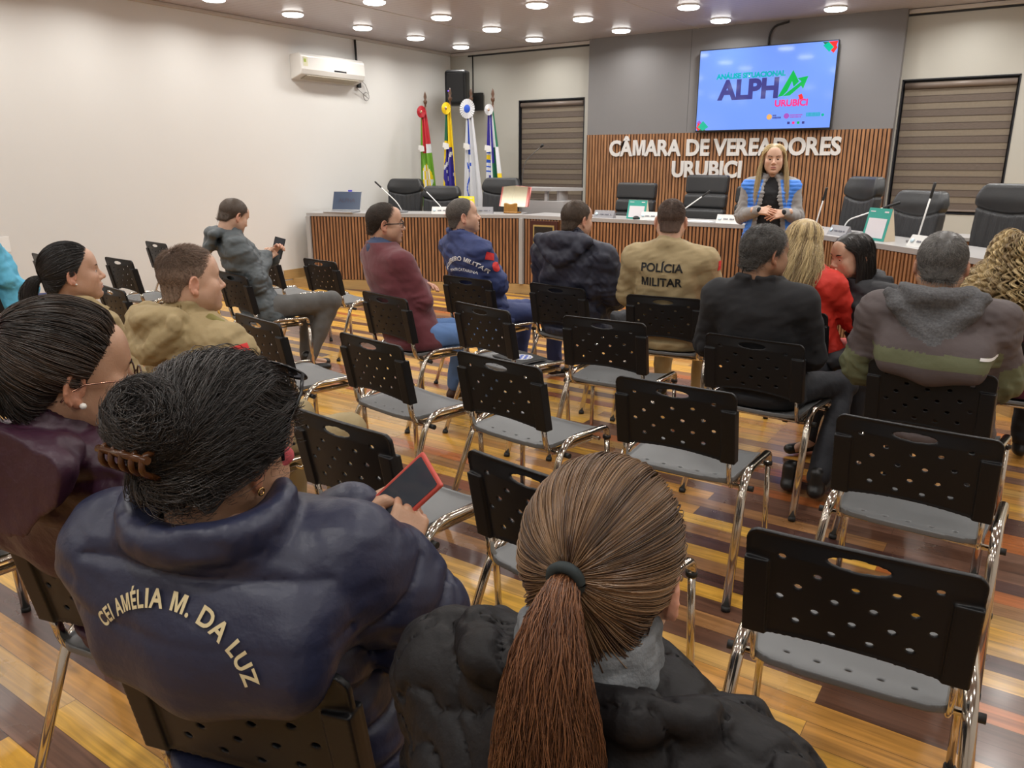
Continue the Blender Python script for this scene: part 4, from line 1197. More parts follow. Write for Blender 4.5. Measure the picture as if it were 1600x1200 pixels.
LASTCH = [None]
def s_F(f): return f.F
class Person:
    def carve(s, f, k=0.02, gap=0.0):
        if s.chair is None: return
        cx, cy, ca = s.chair; A_ = s.root.rotation_euler.z
        X, Y, Z = f.grid((slice(None),)*3)
        c, n_ = math.cos(A_), math.sin(A_); wx = c*X-n_*Y+s.root.location.x-cx; wy = n_*X+c*Y+s.root.location.y-cy
        c, n_ = math.cos(-R(ca)), math.sin(-R(ca)); x = c*wx-n_*wy; y = n_*wx+c*wy
        pl = 0.010+gap+0.055*np.clip((0.82-Z)/0.28, 0, 1.3)          # front face of the backrest
        d = np.maximum(np.maximum(y-pl, np.abs(x)-0.246), Z-0.835)
        d = np.maximum(d, 0.525-Z)
        dd = np.maximum(np.maximum(np.abs(x)-0.24, np.abs(y-0.25)-0.24), Z-0.462-gap)   # seat
        for q in (d, dd):
            q = -q; hh = np.maximum(k-np.abs(s_F(f)-q), 0)/k
            f.F = (np.maximum(f.F, q)+hh*hh*k*0.25).astype(np.float32)
    def __init__(s, label, origin, ang, head, yaw=0, pitch=0, roll=0, hs=1.0, w=1.0, d=1.0, belly=0.0, fem=False, seat=0.46, arms='lap', sitting=True, lean=None, skin=None, full=0.0, nose=1.0, sh=None, hands=True, legs=None, seed=1, prof=None, mouth=0.0, eyes=1.0, hh=0.003, group=None, neck=0.107):
        """origin: world xy of the pelvis; ang: facing, degrees left of +Y; head: world xyz of the head centre"""
        s.chair = LASTCH[0]; LASTCH[0] = None
        s.root = thing('person', label, 'person', (origin[0], origin[1], 0), R(ang), group)
        s.rng = np.random.default_rng(seed); s.seed = seed; s.fem = fem; s.skin = skin
        c, sn = math.cos(-R(ang)), math.sin(-R(ang))
        dx, dy = head[0]-origin[0], head[1]-origin[1]
        s.hc = np.array([c*dx-sn*dy, sn*dx+c*dy, head[2]])
        s.HR = rotm(R(yaw), R(pitch), R(roll)); s.hs = hs
        NR = rotm(R(yaw*0.5), R(pitch*0.4), R(roll*0.5))
        s.nb = s.hc + NR@np.array([0, -0.038, -neck])*hs       # neck base
        s.neck = neck
        s.pel = np.array([0, 0.0, seat])
        # torso profile mapped so its top meets the neck base
        P = prof or default_prof(w, d, belly, fem)
        z0, z1 = seat-0.03, s.nb[2]
        s.prof = []
        for z, a, b, f in P:
            t = (z-0.43)/(1.095-0.43); zz = z0+(z1-z0)*t
            e = t**1.3
            s.prof.append((zz, s.nb[0]*e, s.nb[1]*e+f*(1-0.5*t)+0.018*t, a, b))
        s.k = (z1-z0)/(1.095-0.43)
        zs = z0+(z1-z0)*(0.875 if fem else 0.865)
        swd = (sh or (0.165 if fem else 0.179))*w
        xc = np.interp(zs, [p[0] for p in s.prof], [p[1] for p in s.prof]); yc = np.interp(zs, [p[0] for p in s.prof], [p[2] for p in s.prof])
        s.S = [np.array([xc+q*swd, yc, zs]) for q in (-1, 1)]
        s.seat = seat; s.ar = 0.9 if fem else 1.0
        s.setarms(arms)
        if sitting:
            L = legs or {}
            kn = L.get('knee', [(-0.13, 0.45, 0.50), (0.13, 0.45, 0.50)]); an = L.get('ankle', [(-0.13, 0.42, 0.10), (0.13, 0.42, 0.10)])
            s.K = [np.array(k) for k in kn]; s.An = [np.array(k) for k in an]; s.Hp = [np.array([q*0.095, 0.03, seat+0.075]) for q in (-1, 1)]
        else:
            s.K = [np.array([-0.10, 0.02, 0.50]), np.array([0.10, 0.04, 0.50])]; s.An = [np.array([-0.10, -0.02, 0.09]), np.array([0.11, 0.02, 0.09])]; s.Hp = [np.array([q*0.09, 0, seat+0.02]) for q in (-1, 1)]
        s.head_spec = dict(fem=fem, full=full, nose=nose, mouth_open=mouth, eyes_open=eyes, h=hh)
        s.handparts = []; s.hands = hands
    def setarms(s, arms):
        k = s.k
        def rel(e, w_): return [(s.S[i]+np.array([(-1, 1)[i]*e[0], e[1], e[2]]), s.S[i]+np.array([(-1, 1)[i]*w_[0], w_[1], w_[2]])) for i in (0, 1)]
        if arms == 'lap': A_ = rel((0.068, 0.06, -0.26), (-0.04, 0.27, -0.36))
        elif arms == 'crossed': A_ = rel((0.075, 0.10, -0.255), (-0.20, 0.25, -0.20))
        elif arms == 'phone': A_ = rel((0.07, 0.05, -0.27), (-0.08, 0.25, -0.20))
        else: A_ = arms
        s.E = [np.array(a[0], float) for a in A_]; s.W = [np.array(a[1], float) for a in A_]
    # --- fields in the person frame
    def add_body(s):
        parts = []
        V, Q, t = head_mesh(neck=(0, -0.035, -0.15), nr=0.050 if s.fem else 0.058, **s.head_spec)
        # bend neck from head frame to torso frame
        w = np.clip((-V[:, 2]-0.06)/0.12, 0, 1)[:, None]
        s.hbv = BVHTree.FromPolygons([tuple(q) for q in V], [tuple(q) for q in Q])
        Vh = s.hc + (V*s.hs)@s.HR.T
        nbw = s.nb; rest = s.hc + s.HR@np.array([0, -0.038, -s.neck])*s.hs
        Vh = Vh + w**1.5*(nbw-rest)
        Vh = Vh[:, :]
        parts.append((Vh, Q, t))
        # coarse trunk and limbs, hidden under the clothes
        f = Field((-0.5, -0.45, 0.0), (0.5, 0.75, s.nb[2]+0.03), 0.014)
        f.torso([(z, x, y, a*0.80, b*0.78) for z, x, y, a, b in s.prof])
        for i in (0, 1):
            f.cone(s.S[i]*[1, 1, 1]-np.array([(-1, 1)[i]*0.03, 0, 0.01]), s.E[i], 0.040, 0.034, k=0.02)
            f.cone(s.E[i], s.W[i], 0.034, 0.026, k=0.02)
            f.cone(s.Hp[i], s.K[i], 0.070, 0.050, k=0.03); f.cone(s.K[i], s.An[i], 0.048, 0.034, k=0.02)
            f.cone(s.An[i]-[0, 0, 0.03], s.An[i]+np.array([0, 0.13, -0.055]), 0.032, 0.024, k=0.02)
        f.cone(s.nb-[0, 0, 0.06], s.nb+(s.hc-s.nb)*0.3, 0.05, 0.046, k=0.02)
        s.carve(f, gap=0.02)
        V, Q, _, _ = f.mesh(1); parts.append((V, Q, np.zeros((len(V), 3))))
        parts += s.handparts
        V, F, c, _ = join(parts)
        s.body = mesh_np('body', V, F, s.skin, s.root, col=c)
        e = eye_parts()
        for b in e:
            o = b.build('eye', M_eye, s.root, smooth=True)
            s.to_head(o)
    def to_head(s, o):
        M = Matrix.Identity(4)
        H = s.HR*s.hs
        for i in range(3):
            for j in range(3): M[i][j] = float(H[i][j])
            M[i][3] = float(s.hc[i])
        o.data.transform(M); return o
    def hd(s, V): return s.hc + (V*s.hs)@s.HR.T
    def add_hand(s, i, y, z, curl=(0.5,)*4, thumb=0.4, size=1.0, at=None, **kw):
        """hand on arm i; y finger direction, z back-of-hand direction"""
        V, Q, t = hand_mesh(curl, thumb, side=(1 if i == 0 else -1)*-1, size=size*(0.93 if s.fem else 1.02), **kw)
        M = look(y, z); p = s.W[i] if at is None else np.array(at)
        s.handparts.append((p+V@M.T, Q, t))
    def c2p(s, q):
        """chair frame -> person frame"""
        cx, cy, ca = s.chair; c, n_ = math.cos(R(ca)), math.sin(R(ca)); w = np.array([cx+c*q[0]-n_*q[1], cy+n_*q[0]+c*q[1], q[2]])
        return loc(s, w)
    def cloth(s, name, mats, h=0.008, g=0.02, sleeves=True, top=None, bottom=None, arm_r=(0.062, 0.054, 0.045), wr=0.006, wf=7.0, quilt=None, collar=None, hood=None, extra=None, neckcut=0.062, sleeve_end=1.0, lab_sleeve=0, disp=None, sh_r=0.075, fold=0.004, smooth=1, label=None, skirt=0.0, lo=None, hi=None, post=None, drape=0):
        lo = lo or (-0.48, -0.42, 0.36 if s.seat < 0.6 else 0.6); hi = hi or (0.48, 0.62, s.nb[2]+0.16)
        f = Field(lo, hi, h)
        P = [(z, x, y, a+g, b+g) for z, x, y, a, b in s.prof]
        zb = bottom if bottom is not None else s.seat+0.0
        P = [p for p in P if p[0] > zb-0.12]
        P[-1] = (P[-1][0]+0.008, *P[-1][1:])
        f.torso(P, lab=0, k=0.02)
        sc = s.ar
        for i in (0, 1):
            sg = (-1, 1)[i]
            inn = s.S[i]-np.array([sg*0.05, 0, 0.005])
            f.cone(inn, s.S[i]+np.array([0, 0, -0.02]), sh_r*0.92*sc+g*0.3, sh_r*sc+g*0.3, k=0.05, lab=0)
            if sleeves:
                f.cone(s.S[i]+np.array([sg*0.012, 0, -0.02]), s.E[i], arm_r[0]*sc+g*0.35, arm_r[1]*sc+g*0.35, k=0.035, lab=lab_sleeve or 1, u0=0)
                We = s.E[i]+(s.W[i]-s.E[i])*sleeve_end
                f.cone(s.E[i], We, arm_r[1]*sc+g*0.35, arm_r[2]*sc+g*0.2, k=0.03, lab=lab_sleeve or 1, u0=float(np.linalg.norm(s.E[i]-s.S[i])))
        if collar:
            hgt, rad = collar[0], collar[1]
            ax = (s.hc-s.nb); ax = ax/np.linalg.norm(ax)*0.6+np.array([0, 0, 0.4]); ax /= np.linalg.norm(ax)
            b0 = s.nb+np.array([0, 0.0, -0.03]); f.cone(b0, b0+ax*hgt, rad+0.022, rad, k=0.02, lab=2)
        if hood: s.hoodf(f, **hood)
        if extra: extra(f, s)
        # folds
        sd = s.seed
        def dd(X, Y, Z, U, L):
            n = noise3((X, Y, Z*1.8), wf, sd, 3)*wr
            w2 = np.sin(U*95+2.5*noise3((X, Y, Z), 4, sd+5, 1)*3)*fold*np.exp(-((U-0.27)/0.10)**2)*(L == (lab_sleeve or 1))
            return n + w2
        f.disp(dd)
        if quilt: f.disp(quilt)
        if disp: f.disp(disp)
        if neckcut:
            ax = (s.hc-s.nb); ax /= np.linalg.norm(ax)
            f.cone(s.nb-ax*0.03+np.array([0, 0.004, 0]), s.nb+ax*0.16, neckcut*0.93, neckcut*1.04, op='sub', k=0.006)
        if bottom is not None: f.cut(lambda X, Y, Z: bottom-Z+0*X)
        s.carve(f)
        if drape and s.chair:
            for zz, off, rr_, kk in ((0.905, 0.035, 0.75, 0.10), (0.850, 0.012, 0.9, 0.09), (0.808, 0.0, 0.8, 0.06)):
                y_ = -0.012-drape*0.42+off; a = s.c2p((-0.155, y_, zz)); b_ = s.c2p((0.155, y_, zz))
                f.chain([a, (a+b_)/2+[0, 0, -0.008], b_], [drape*rr_*0.8, drape*rr_, drape*rr_*0.8], k=kk, lab=0)
            m_ = s.c2p((0, 0.03, 0.87)); f.ell(m_, (0.19, 0.06, 0.06), k=0.05, lab=0)
        V, Q, lab, U = f.mesh(smooth)
        if post is not None: V = post(V, lab, U)
        mi = None
        if isinstance(mats, (list, tuple)) and len(mats) > 1:
            lq = lab[Q]; mi = np.clip(np.median(lq, axis=1), 0, len(mats)-1).astype(np.int32)
        o = mesh_np(name, V, Q, mats, s.root, midx=mi, label=label)
        s.cl = (V, Q); s.clab = lab; return o
    def hoodf(s, f, w=0.13, d=0.09, drop=0.10, r=0.036, lab=3, back=0.055, z=0.0):
        """collapsed hood: soft roll round the back of the neck with a hanging bag"""
        nb = s.nb+np.array([0, 0, z]); n = 13; pts = []
        for k in range(n):
            a = R(-205)+R(230)*k/(n-1)        # from front left round the back to front right
            a = R(200)+R(140)*k/(n-1)
            pts.append(nb+np.array([w*0.80*math.cos(a), d*math.sin(a)-0.018, 0.012+0.022*math.sin(a)]))
        f.chain(pts, [r*0.62+r*0.45*math.sin(math.pi*k/(n-1)) for k in range(n)], k=0.022, lab=lab)
        pts2 = [nb+np.array([q*w, -back-0.035-0.045*(1-abs(q)**2), -0.010-drop*(1-abs(q)**1.6)]) for q in np.linspace(-1, 1, 9)]
        f.chain(pts2, [r*0.75]*9, k=0.03, lab=lab)
        f.ell(nb+np.array([0, -0.055, -0.015]), (w*0.72, 0.045, 0.030), k=0.02, lab=lab)
        f.ell(nb+np.array([0, -back-0.04, -drop*0.45]), (w*0.80, 0.040, drop*0.55), k=0.03, lab=lab)
    def trousers(s, m, h=0.011, rt=(0.092, 0.07, 0.058), wr=0.005, top=None, name='trousers', label=None):
        f = Field((-0.55, -0.30, 0.03), (0.55, 0.85, s.seat+0.30), h)
        P = [(z, x, y, a+0.004, b+0.004) for z, x, y, a, b in s.prof if z < s.seat+0.2]
        f.torso(P, k=0.02)
        for i in (0, 1):
            f.cone(s.Hp[i], s.K[i], rt[0], rt[1], k=0.04, u0=0); f.cone(s.K[i], s.An[i]+(s.K[i]-s.An[i])*0.04, rt[1]*0.98, rt[2], k=0.03, u0=0.42)
        sd = s.seed+3
        f.disp(lambda X, Y, Z, U, L: noise3((X, Y, Z), 7, sd, 3)*wr + 0.003*np.sin(U*70)*np.exp(-((U-0.42)/0.09)**2))
        s.carve(f, gap=0.006)
        V, Q, _, _ = f.mesh(1)
        return mesh_np(name, V, Q, m, s.root, label=label)
    def shoes(s, m, mb=None):
        for i in (0, 1):
            a = s.An[i]; f = Field(a-[0.08, 0.12, 0.12], a+[0.08, 0.26, 0.08], 0.006)
            dirv = np.array([(-1, 1)[i]*0.15, 1, 0])
            f.cone(a+[0, -0.03, -0.055], a+dirv*0.15+[0, 0, -0.062], 0.036, 0.034, sq=((0, 0, 1), 0.85), k=0.02)
            f.cone(a+[0, 0, 0.03], a+[0, -0.01, -0.04], 0.042, 0.04, k=0.02)
            zf = max(0.002, a[2]-0.098)
            f.cut(lambda X, Y, Z: zf-Z+0*X)
            V, Q, _, _ = f.mesh(1); mesh_np('shoe', V, Q, m, s.root)
    def hair(s, parts, m, name='hair', label=None):
        V, F, c, mi = join(parts)
        return mesh_np(name, s.hd(V), F, m, s.root, col=c, midx=mi if isinstance(m, (list, tuple)) else None, label=label)
    def brows(s, m, n=70, th=1.0):
        r = s.rng; P = []
        for sg in (-1, 1):
            u = r.random(n); x = sg*(0.014+0.033*u); z = 0.0225+0.006*np.sin(u*2.4)+r.normal(size=n)*0.0012*th; y = 0.0925-0.30*(np.abs(x)-0.014)**1.0*0.45-0.25*np.maximum(0, np.abs(x)-0.032)
            y = np.array([(lambda h_: h_[0].y if h_[0] is not None else 0.08)(s.hbv.ray_cast(Vector((a_, 0.3, c_)), Vector((0, -1, 0)))) for a_, c_ in zip(x, z)])+0.0004
            p = np.stack([x, y, z], 1)[:, None]+np.array([sg*0.006, -0.0006, 0.0010])[None, None]*np.linspace(0, 1, 3)[None, :, None]
            P.append(p)
        V, F, c = strands_mesh(np.concatenate(P), 0.0006*th, np.full(2*n, 0.1), 0.4)
        return mesh_np('eyebrows', s.hd(V), F, m, s.root, col=c)
    def glasses(s, m, mlens, w=0.026, hgt=0.019, y=0.108, z=0.0, square=False, arms=True, up=0.0, M=None, r=0.0016, mtemple=None):
        g = MB()
        for sg in (-1, 1):
            pts = []
            for k in range(25):
                a = 2*math.pi*k/24; e = 0.75 if square else 1.0
                cx = math.copysign(abs(math.cos(a))**e, math.cos(a))*w; cz = math.copysign(abs(math.sin(a))**e, math.sin(a))*hgt
                pts.append((sg*0.033+cx, y-0.10*abs(sg*0.033+cx)+0.0, z+cz))
            g.mat(0).tube(pts, r, n=6, caps=False)
            g.mat(1 if mtemple else 0).tube([(sg*(0.033+w), y-0.006, z+0.006), (sg*0.077, y-0.04, z+0.006), (sg*0.0815, 0.005, z+0.006), (sg*0.080, -0.02, z-0.008), (sg*0.078, -0.032, z-0.022)], r*1.1, n=6)
        g.mat(0).tube([(-0.008, y-0.001, z+0.003), (0, y+0.002, z+0.006), (0.008, y-0.001, z+0.003)], r, n=6)
        o = g.build('glasses', [m, mtemple or m], s.root)
        l = MB()
        for sg in (-1, 1):
            vs = [l.bm.verts.new((sg*0.033+w*math.cos(2*math.pi*k/20), y-0.10*abs(sg*0.033+w*math.cos(2*math.pi*k/20)), z+hgt*math.sin(2*math.pi*k/20))) for k in range(20)]
            l.bm.faces.new(vs)
        lo = l.build('lens', mlens, o)
        for q in (o, lo):
            if M is not None: q.data.transform(M)
            s.to_head(q)
        return o
    def decal(s, name, me, m, origin, u, v, tgt=None, off=0.0025, bend=None, label=None):
        """drape lettering (mesh in xy, metres) on the last cloth; origin, u, v in the person frame"""
        V, Q = s.cl if tgt is None else tgt
        bv = BVHTree.FromPolygons([tuple(p) for p in V], [tuple(q) for q in Q])
        u = np.array(u, float); u /= np.linalg.norm(u); v = np.array(v, float); v -= (v@u)*u; v /= np.linalg.norm(v); n = np.cross(u, v)
        for vt in me.vertices:
            x, y = vt.co.x, vt.co.y
            if bend: x, y = bend(x, y)
            p = np.array(origin)+u*x+v*y+n*0.6
            h_ = bv.ray_cast(Vector(p), Vector(-n), 1.2)
            vt.co = h_[0]+Vector(n)*off if h_[0] is not None else Vector(p-n*0.6)
        me.materials.clear()
        for q in (m if isinstance(m, list) else [m]): me.materials.append(q)
        me.name = name
        o = bpy.data.objects.new(name, me); link(o); o.parent = s.root
        if label: o['label'] = label
        return o
def subdiv_text(me, cuts=2, step=0.010):
    bm = bmesh.new(); bm.from_mesh(me)
    for ax in (0, 1):
        q = [v.co[ax] for v in bm.verts]; a = math.ceil(min(q)/step)*step
        while a < max(q):
            n = [0, 0, 0]; n[ax] = 1; c = [0, 0, 0]; c[ax] = a+0.00013
            bmesh.ops.bisect_plane(bm, geom=bm.verts[:]+bm.edges[:]+bm.faces[:], plane_co=c, plane_no=n); a += step
    bmesh.ops.triangulate(bm, faces=bm.faces)
    bm.to_mesh(me); bm.free(); return me
# ================================================================== THE PEOPLE
SK_LIGHT = skin_mat('skin_light', (0.60, 0.37, 0.26)); SK_TAN = skin_mat('skin_tan', (0.44, 0.25, 0.155)); SK_BROWN = skin_mat('skin_brown', (0.34, 0.185, 0.11)); SK_MID = skin_mat('skin_mid', (0.53, 0.31, 0.21))
H_BLACK = hair_mat('hair_black', (0.006, 0.005, 0.005), (0.045, 0.035, 0.030)); H_DARK = hair_mat('hair_dark', (0.010, 0.007, 0.005), (0.085, 0.055, 0.038))
H_BROWN = hair_mat('hair_brown', (0.045, 0.020, 0.010), (0.26, 0.15, 0.075), 0.34); H_SALT = hair_mat('hair_salt', (0.02, 0.018, 0.016), (0.34, 0.32, 0.30), 0.45)
H_BLOND = hair_mat('hair_blond', (0.16, 0.10, 0.05), (0.80, 0.62, 0.32)); H_AUBURN = hair_mat('hair_auburn', (0.05, 0.016, 0.007), (0.25, 0.105, 0.045), 0.36)
H_SHORT = hair_mat('hair_short_brown', (0.035, 0.022, 0.014), (0.13, 0.085, 0.055), 0.5)
def cloth_mat(name, col, rough=0.75, w=18, ws=0.5, wd=0.012, sheen=0.0, vary=0.08):
    return mat(name, col, rough, bump=(w, ws, wd), sheen=sheen, vary=(9, vary))
C_KHAKI = cloth_mat('cloth_khaki', (0.33, 0.25, 0.125), 0.8, 14, 0.45, 0.014); C_KHAKI2 = cloth_mat('cloth_khaki_shirt', (0.36, 0.28, 0.15), 0.8, 9, 0.35, 0.014)
C_OLIVE = cloth_mat('cloth_olive_strap', (0.20, 0.17, 0.045), 0.7); C_NAVYP = cloth_mat('nylon_navy', (0.017, 0.020, 0.048), 0.45, 20, 0.45, 0.010)
C_PURPLE = cloth_mat('nylon_purple', (0.034, 0.007, 0.021), 0.5, 16, 0.6, 0.014); C_BLACKQ = cloth_mat('nylon_black', (0.0085, 0.0075, 0.0082), 0.55, 26, 0.5, 0.010)
C_BLACKQ.node_tree.nodes['Principled BSDF'].inputs['Specular IOR Level'].default_value = 0.25
C_GREYJ = cloth_mat('shell_grey', (0.075, 0.09, 0.098), 0.6, 10, 0.55, 0.016); C_MAROON = cloth_mat('knit_maroon', (0.115, 0.022, 0.030), 0.9, 8, 0.4, 0.012, 0.2)
C_BLUEU = cloth_mat('cloth_fire_blue', (0.025, 0.040, 0.135), 0.75, 10, 0.5, 0.014); C_NAVYJ = cloth_mat('shell_navy', (0.018, 0.020, 0.038), 0.6, 8, 0.5, 0.018)
C_SUIT = cloth_mat('suit_black', (0.008, 0.008, 0.010), 0.85, 8, 0.3, 0.01); C_RED = cloth_mat('cloth_red', (0.62, 0.030, 0.016), 0.65, 12, 0.5, 0.012)
C_BLACKJ = cloth_mat('shell_black', (0.009, 0.009, 0.012), 0.7, 12, 0.45, 0.012); C_TAUPE = cloth_mat('shell_taupe', (0.085, 0.066, 0.066), 0.75, 8, 0.5, 0.016)
C_GREENB = cloth_mat('shell_green', (0.115, 0.125, 0.065), 0.75, 12, 0.5, 0.012); C_FLEECE = mat('fleece_grey', (0.10, 0.10, 0.105), 0.95, bump=(90, 0.8, 0.006), vary=(120, 0.6))
C_WINE = cloth_mat('cloth_wine', (0.105, 0.014, 0.028), 0.85); C_BLUEV = cloth_mat('vest_blue', (0.045, 0.21, 0.72), 0.5); C_GREYK = cloth_mat('knit_grey', (0.27, 0.26, 0.255), 0.9, 90, 0.4, 0.003)
C_SHIRTN = cloth_mat('shirt_navy', (0.05, 0.075, 0.15), 0.8); C_TOPB = cloth_mat('knit_black', (0.006, 0.006, 0.008), 0.85)
C_JEANS = cloth_mat('jeans', (0.10, 0.19, 0.40), 0.85, 14, 0.4, 0.01); C_GREYT = cloth_mat('trousers_grey', (0.095, 0.092, 0.088), 0.8, 9, 0.5, 0.014); C_DKT = cloth_mat('trousers_dark', (0.012, 0.013, 0.018), 0.8)
M_SHOE = mat('shoe_black', (0.008, 0.008, 0.008), 0.35); M_SHOEB = mat('shoe_brown', (0.06, 0.025, 0.015), 0.4)
T_CREAM = mat('thread_cream', (0.62, 0.52, 0.30), 0.7); T_BLACK = mat('print_black', (0.006, 0.006, 0.007), 0.7); T_WHITE = mat('thread_white', (0.75, 0.75, 0.75), 0.7)
P_RED = mat('patch_red', (0.62, 0.03, 0.03), 0.7); P_WHITE = mat('patch_white', (0.75, 0.74, 0.72), 0.7); P_GREEN = mat('patch_green', (0.05, 0.35, 0.06), 0.7); P_YEL = mat('patch_yellow', (0.75, 0.55, 0.04), 0.7); P_BLUE = mat('patch_blue', (0.03, 0.05, 0.35), 0.6)
M_FR = mat('frame_black', (0.006, 0.006, 0.007), 0.25); M_FRT = mat('frame_tortoise', (0.05, 0.018, 0.012), 0.25); M_GOLD = mat('rose_gold', (0.72, 0.42, 0.30), 0.2, 1.0); M_PEARL = mat('pearl', (0.8, 0.77, 0.72), 0.15)
M_LENS = glass_mat('lens_clear', (0.96, 0.96, 0.98), 0.02, 0.10); M_LENSD = glass_mat('lens_smoke', (0.25, 0.25, 0.28), 0.03, 0.22)

def patch_mesh(w, h, fn, n=16):
    bm = bmesh.new(); m_ = max(2, int(n*h/w)); vs = [[bm.verts.new((-w/2+w*i/n, -h/2+h*j/m_, 0)) for j in range(m_+1)] for i in range(n+1)]
    for i in range(n):
        for j in range(m_):
            k = fn((i+0.5)/n*2-1, (j+0.5)/m_*2-1)
            if k is None: continue
            f = bm.faces.new((vs[i][j], vs[i+1][j], vs[i+1][j+1], vs[i][j+1])); f.material_index = k
    me = bpy.data.meshes.new('patch'); bm.to_mesh(me); bm.free(); return me
def state_flag(x, y):   # red white red bars with green lozenge and star
    if abs(x)/0.55+abs(y)/0.8 < 1: return 3 if abs(x) < 0.16 and abs(y) < 0.25 else 2
    return 1 if abs(y) < 0.34 else 0
FLAGM = [P_RED, P_WHITE, P_GREEN, P_YEL]
def shell_tone(V, base=0.15): return np.full((len(V), 3), base)
def pel(cx, cy, ang, fwd=0.20): a = R(ang); LASTCH[0] = (cx, cy, ang); return (cx-math.sin(a)*fwd, cy+math.cos(a)*fwd)
def quilt_rows(sp, z0, amp=0.012, wd=0.012, ssp=0.075, puff=0.003):
    """stitched rows: level on the trunk, round the arms on the sleeves"""
    def fn(X, Y, Z, U, L):
        zt = (Z-z0)/sp+0.10*np.sin(X*9); us = (U+0.01)/ssp
        c = np.where(L == 1, us, zt); per = np.where(L == 1, ssp, sp)
        d = np.abs(c-np.round(c))*per
        g = amp*np.exp(-(d/wd)**1.3) - puff*np.abs(np.sin(np.pi*c))
        return np.where(L <= 1, g, 0)
    return fn

# ---- 1. woman with the long brown ponytail, nearest to the camera
p = Person('woman seen from behind with long brown ponytail and black quilted jacket, nearest the camera', pel(-0.37, 0.42, 2), 0, (-0.384, 0.769, 1.122), yaw=9, pitch=4, fem=True, skin=SK_LIGHT, w=1.16, d=1.12, arms='lap', seed=21, hh=0.0026, hs=1.04, sh=0.175, neck=0.098)
p.add_body(); r = p.rng
def vermi(X, Y, Z, U, L):
    n = noise3((X+0*Z, Y, Z), 9.0, 41, 1)+0.5*noise3((X, Y, Z), 19, 42, 1)
    return 0.0085*np.exp(-(n/0.15)**2) - 0.002*np.abs(n)
def pony_collar(f, s):
    nb = s.nb
    for sg in (-1, 1):     # folded open collar lapels, left and right
        f.chain([nb+np.array([sg*0.03, -0.085, 0.005]), nb+np.array([sg*0.10, -0.075, 0.012]), nb+np.array([sg*0.155, -0.02, -0.005]), nb+np.array([sg*0.18, 0.075, -0.04])], [0.024, 0.026, 0.022, 0.014], k=0.02, lab=2)
p.cloth('jacket', [C_BLACKQ], h=0.0058, g=0.030, quilt=vermi, wr=0.004, wf=4, extra=pony_collar, collar=(0.05, 0.075), neckcut=0.070, arm_r=(0.070, 0.062, 0.05))
f = Field(p.nb-[0.12, 0.12, 0.08], p.nb+[0.12, 0.14, 0.13], 0.004)    # grey fleece snood
for k in range(3): f.chain([p.nb+np.array([0.073*math.cos(a), 0.068*math.sin(a)-0.004, 0.012+0.022*k+0.010*math.sin(a)]) for a in np.linspace(0, 6.28, 17)], [0.017-0.003*k]*17, k=0.012)
f.disp(lambda X, Y, Z, U, L: 0.003*noise3((X, Y, Z), 16, 5, 2)); V, Q, _, _ = f.mesh(1); mesh_np('snood', V, Q, mat('snood_grey', (0.17, 0.18, 0.19), 0.95, bump=(200, 0.6, 0.003), vary=(12, 0.5)), p.root, label='grey fleece neck warmer')
def hlp(az): return hl_default(az, nape=-0.80)
V, Q = hair_shell(0.004, hlp, 0.006)
tied = (0.0, -1.0, 0.10); T0 = EC+np.array([0, -1.0, 0.10])*(ER+0.016)
p.hair([(V, Q, shell_tone(V, 0.12)), gathered_hair(7000, hlp, tied, r, lift=0.013, r=0.00075, tone=(0.05, 0.95), streak=0.35, M=16)], H_BROWN)
p.hair([tail(4200, [T0+[0, 0.006, 0], T0+[0, -0.028, -0.012], T0+[0.0, -0.050, -0.075], T0+[0.004, -0.050, -0.17], T0+[0.006, -0.045, -0.28], T0+[0.01, -0.035, -0.38]], [0.010, 0.020, 0.040, 0.058, 0.058, 0.035], r, r=0.0007, wave=0.004, M=22, fray=0.22, tone=(0, 1))], H_AUBURN, name='ponytail', label='reddish brown ponytail')
b = MB(); pts = [T0+np.array([0.0155*math.cos(a), -0.010-0.004*math.sin(a), 0.0155*math.sin(a)]) for a in np.linspace(0, 6.28, 17)]
b.tube([tuple(q) for q in pts], 0.0062, n=8, caps=False); o = b.build('hair_tie', mat('hair_tie_black', (0.012, 0.02, 0.022), 0.7), p.root, smooth=True); p.to_head(o)
p.trousers(C_DKT); p.shoes(M_SHOE)
# zip teeth along the right lapel
z_ = MB()
for k in range(26):
    t = k/25; q = p.nb+np.array([0.185+0.03*t, 0.05-0.06*t+0.02*t*t, -0.030-0.10*t]); z_.box(tuple(q), (0.004, 0.007, 0.004), bev=0.001)
z_.build('zip', mat('zip_metal', (0.3, 0.3, 0.3), 0.3, 1.0), p.root)

# ---- 2. woman in navy quilted jacket holding a phone
p = Person('woman in navy quilted jacket with cream lettering, dark clipped curls, holding a phone', pel(-1.03, 0.66, 16), 28, (-1.085, 0.745, 1.128), yaw=-22, pitch=20, fem=True, skin=SK_TAN, w=1.09, d=1.25, belly=0.12, seed=5, hh=0.0026, hs=1.09, full=0.004, sh=0.178, neck=0.072)
a = R(-18)
PH = np.array([-0.925, 1.0, 1.0])
hr = loc(p, PH+[0.05, -0.075, -0.075]); hl_ = loc(p, PH+[-0.10, -0.04, -0.05])
p.E = [p.S[0]+np.array([-0.05, 0.12, -0.24]), p.S[1]+np.array([0.105, 0.10, -0.20])]; p.W = [hl_, hr]
ph_dir = loc(p, PH+[0.0, 0.0, 0.0])
p.add_hand(1, loc(p, PH+[0.02, 0.02, 0.0])-hr, loc(p, hr*0+[p.root.location.x+0.5, p.root.location.y-0.4, 0.2]), curl=(0.7, 0.7, 0.7, 0.8), thumb=0.5)
p.add_hand(0, loc(p, PH+[-0.02, 0.03, -0.0])-hl_, np.array([-0.5, -0.1, 0.3]), curl=(0.6, 0.6, 0.7, 0.8), thumb=0.2)
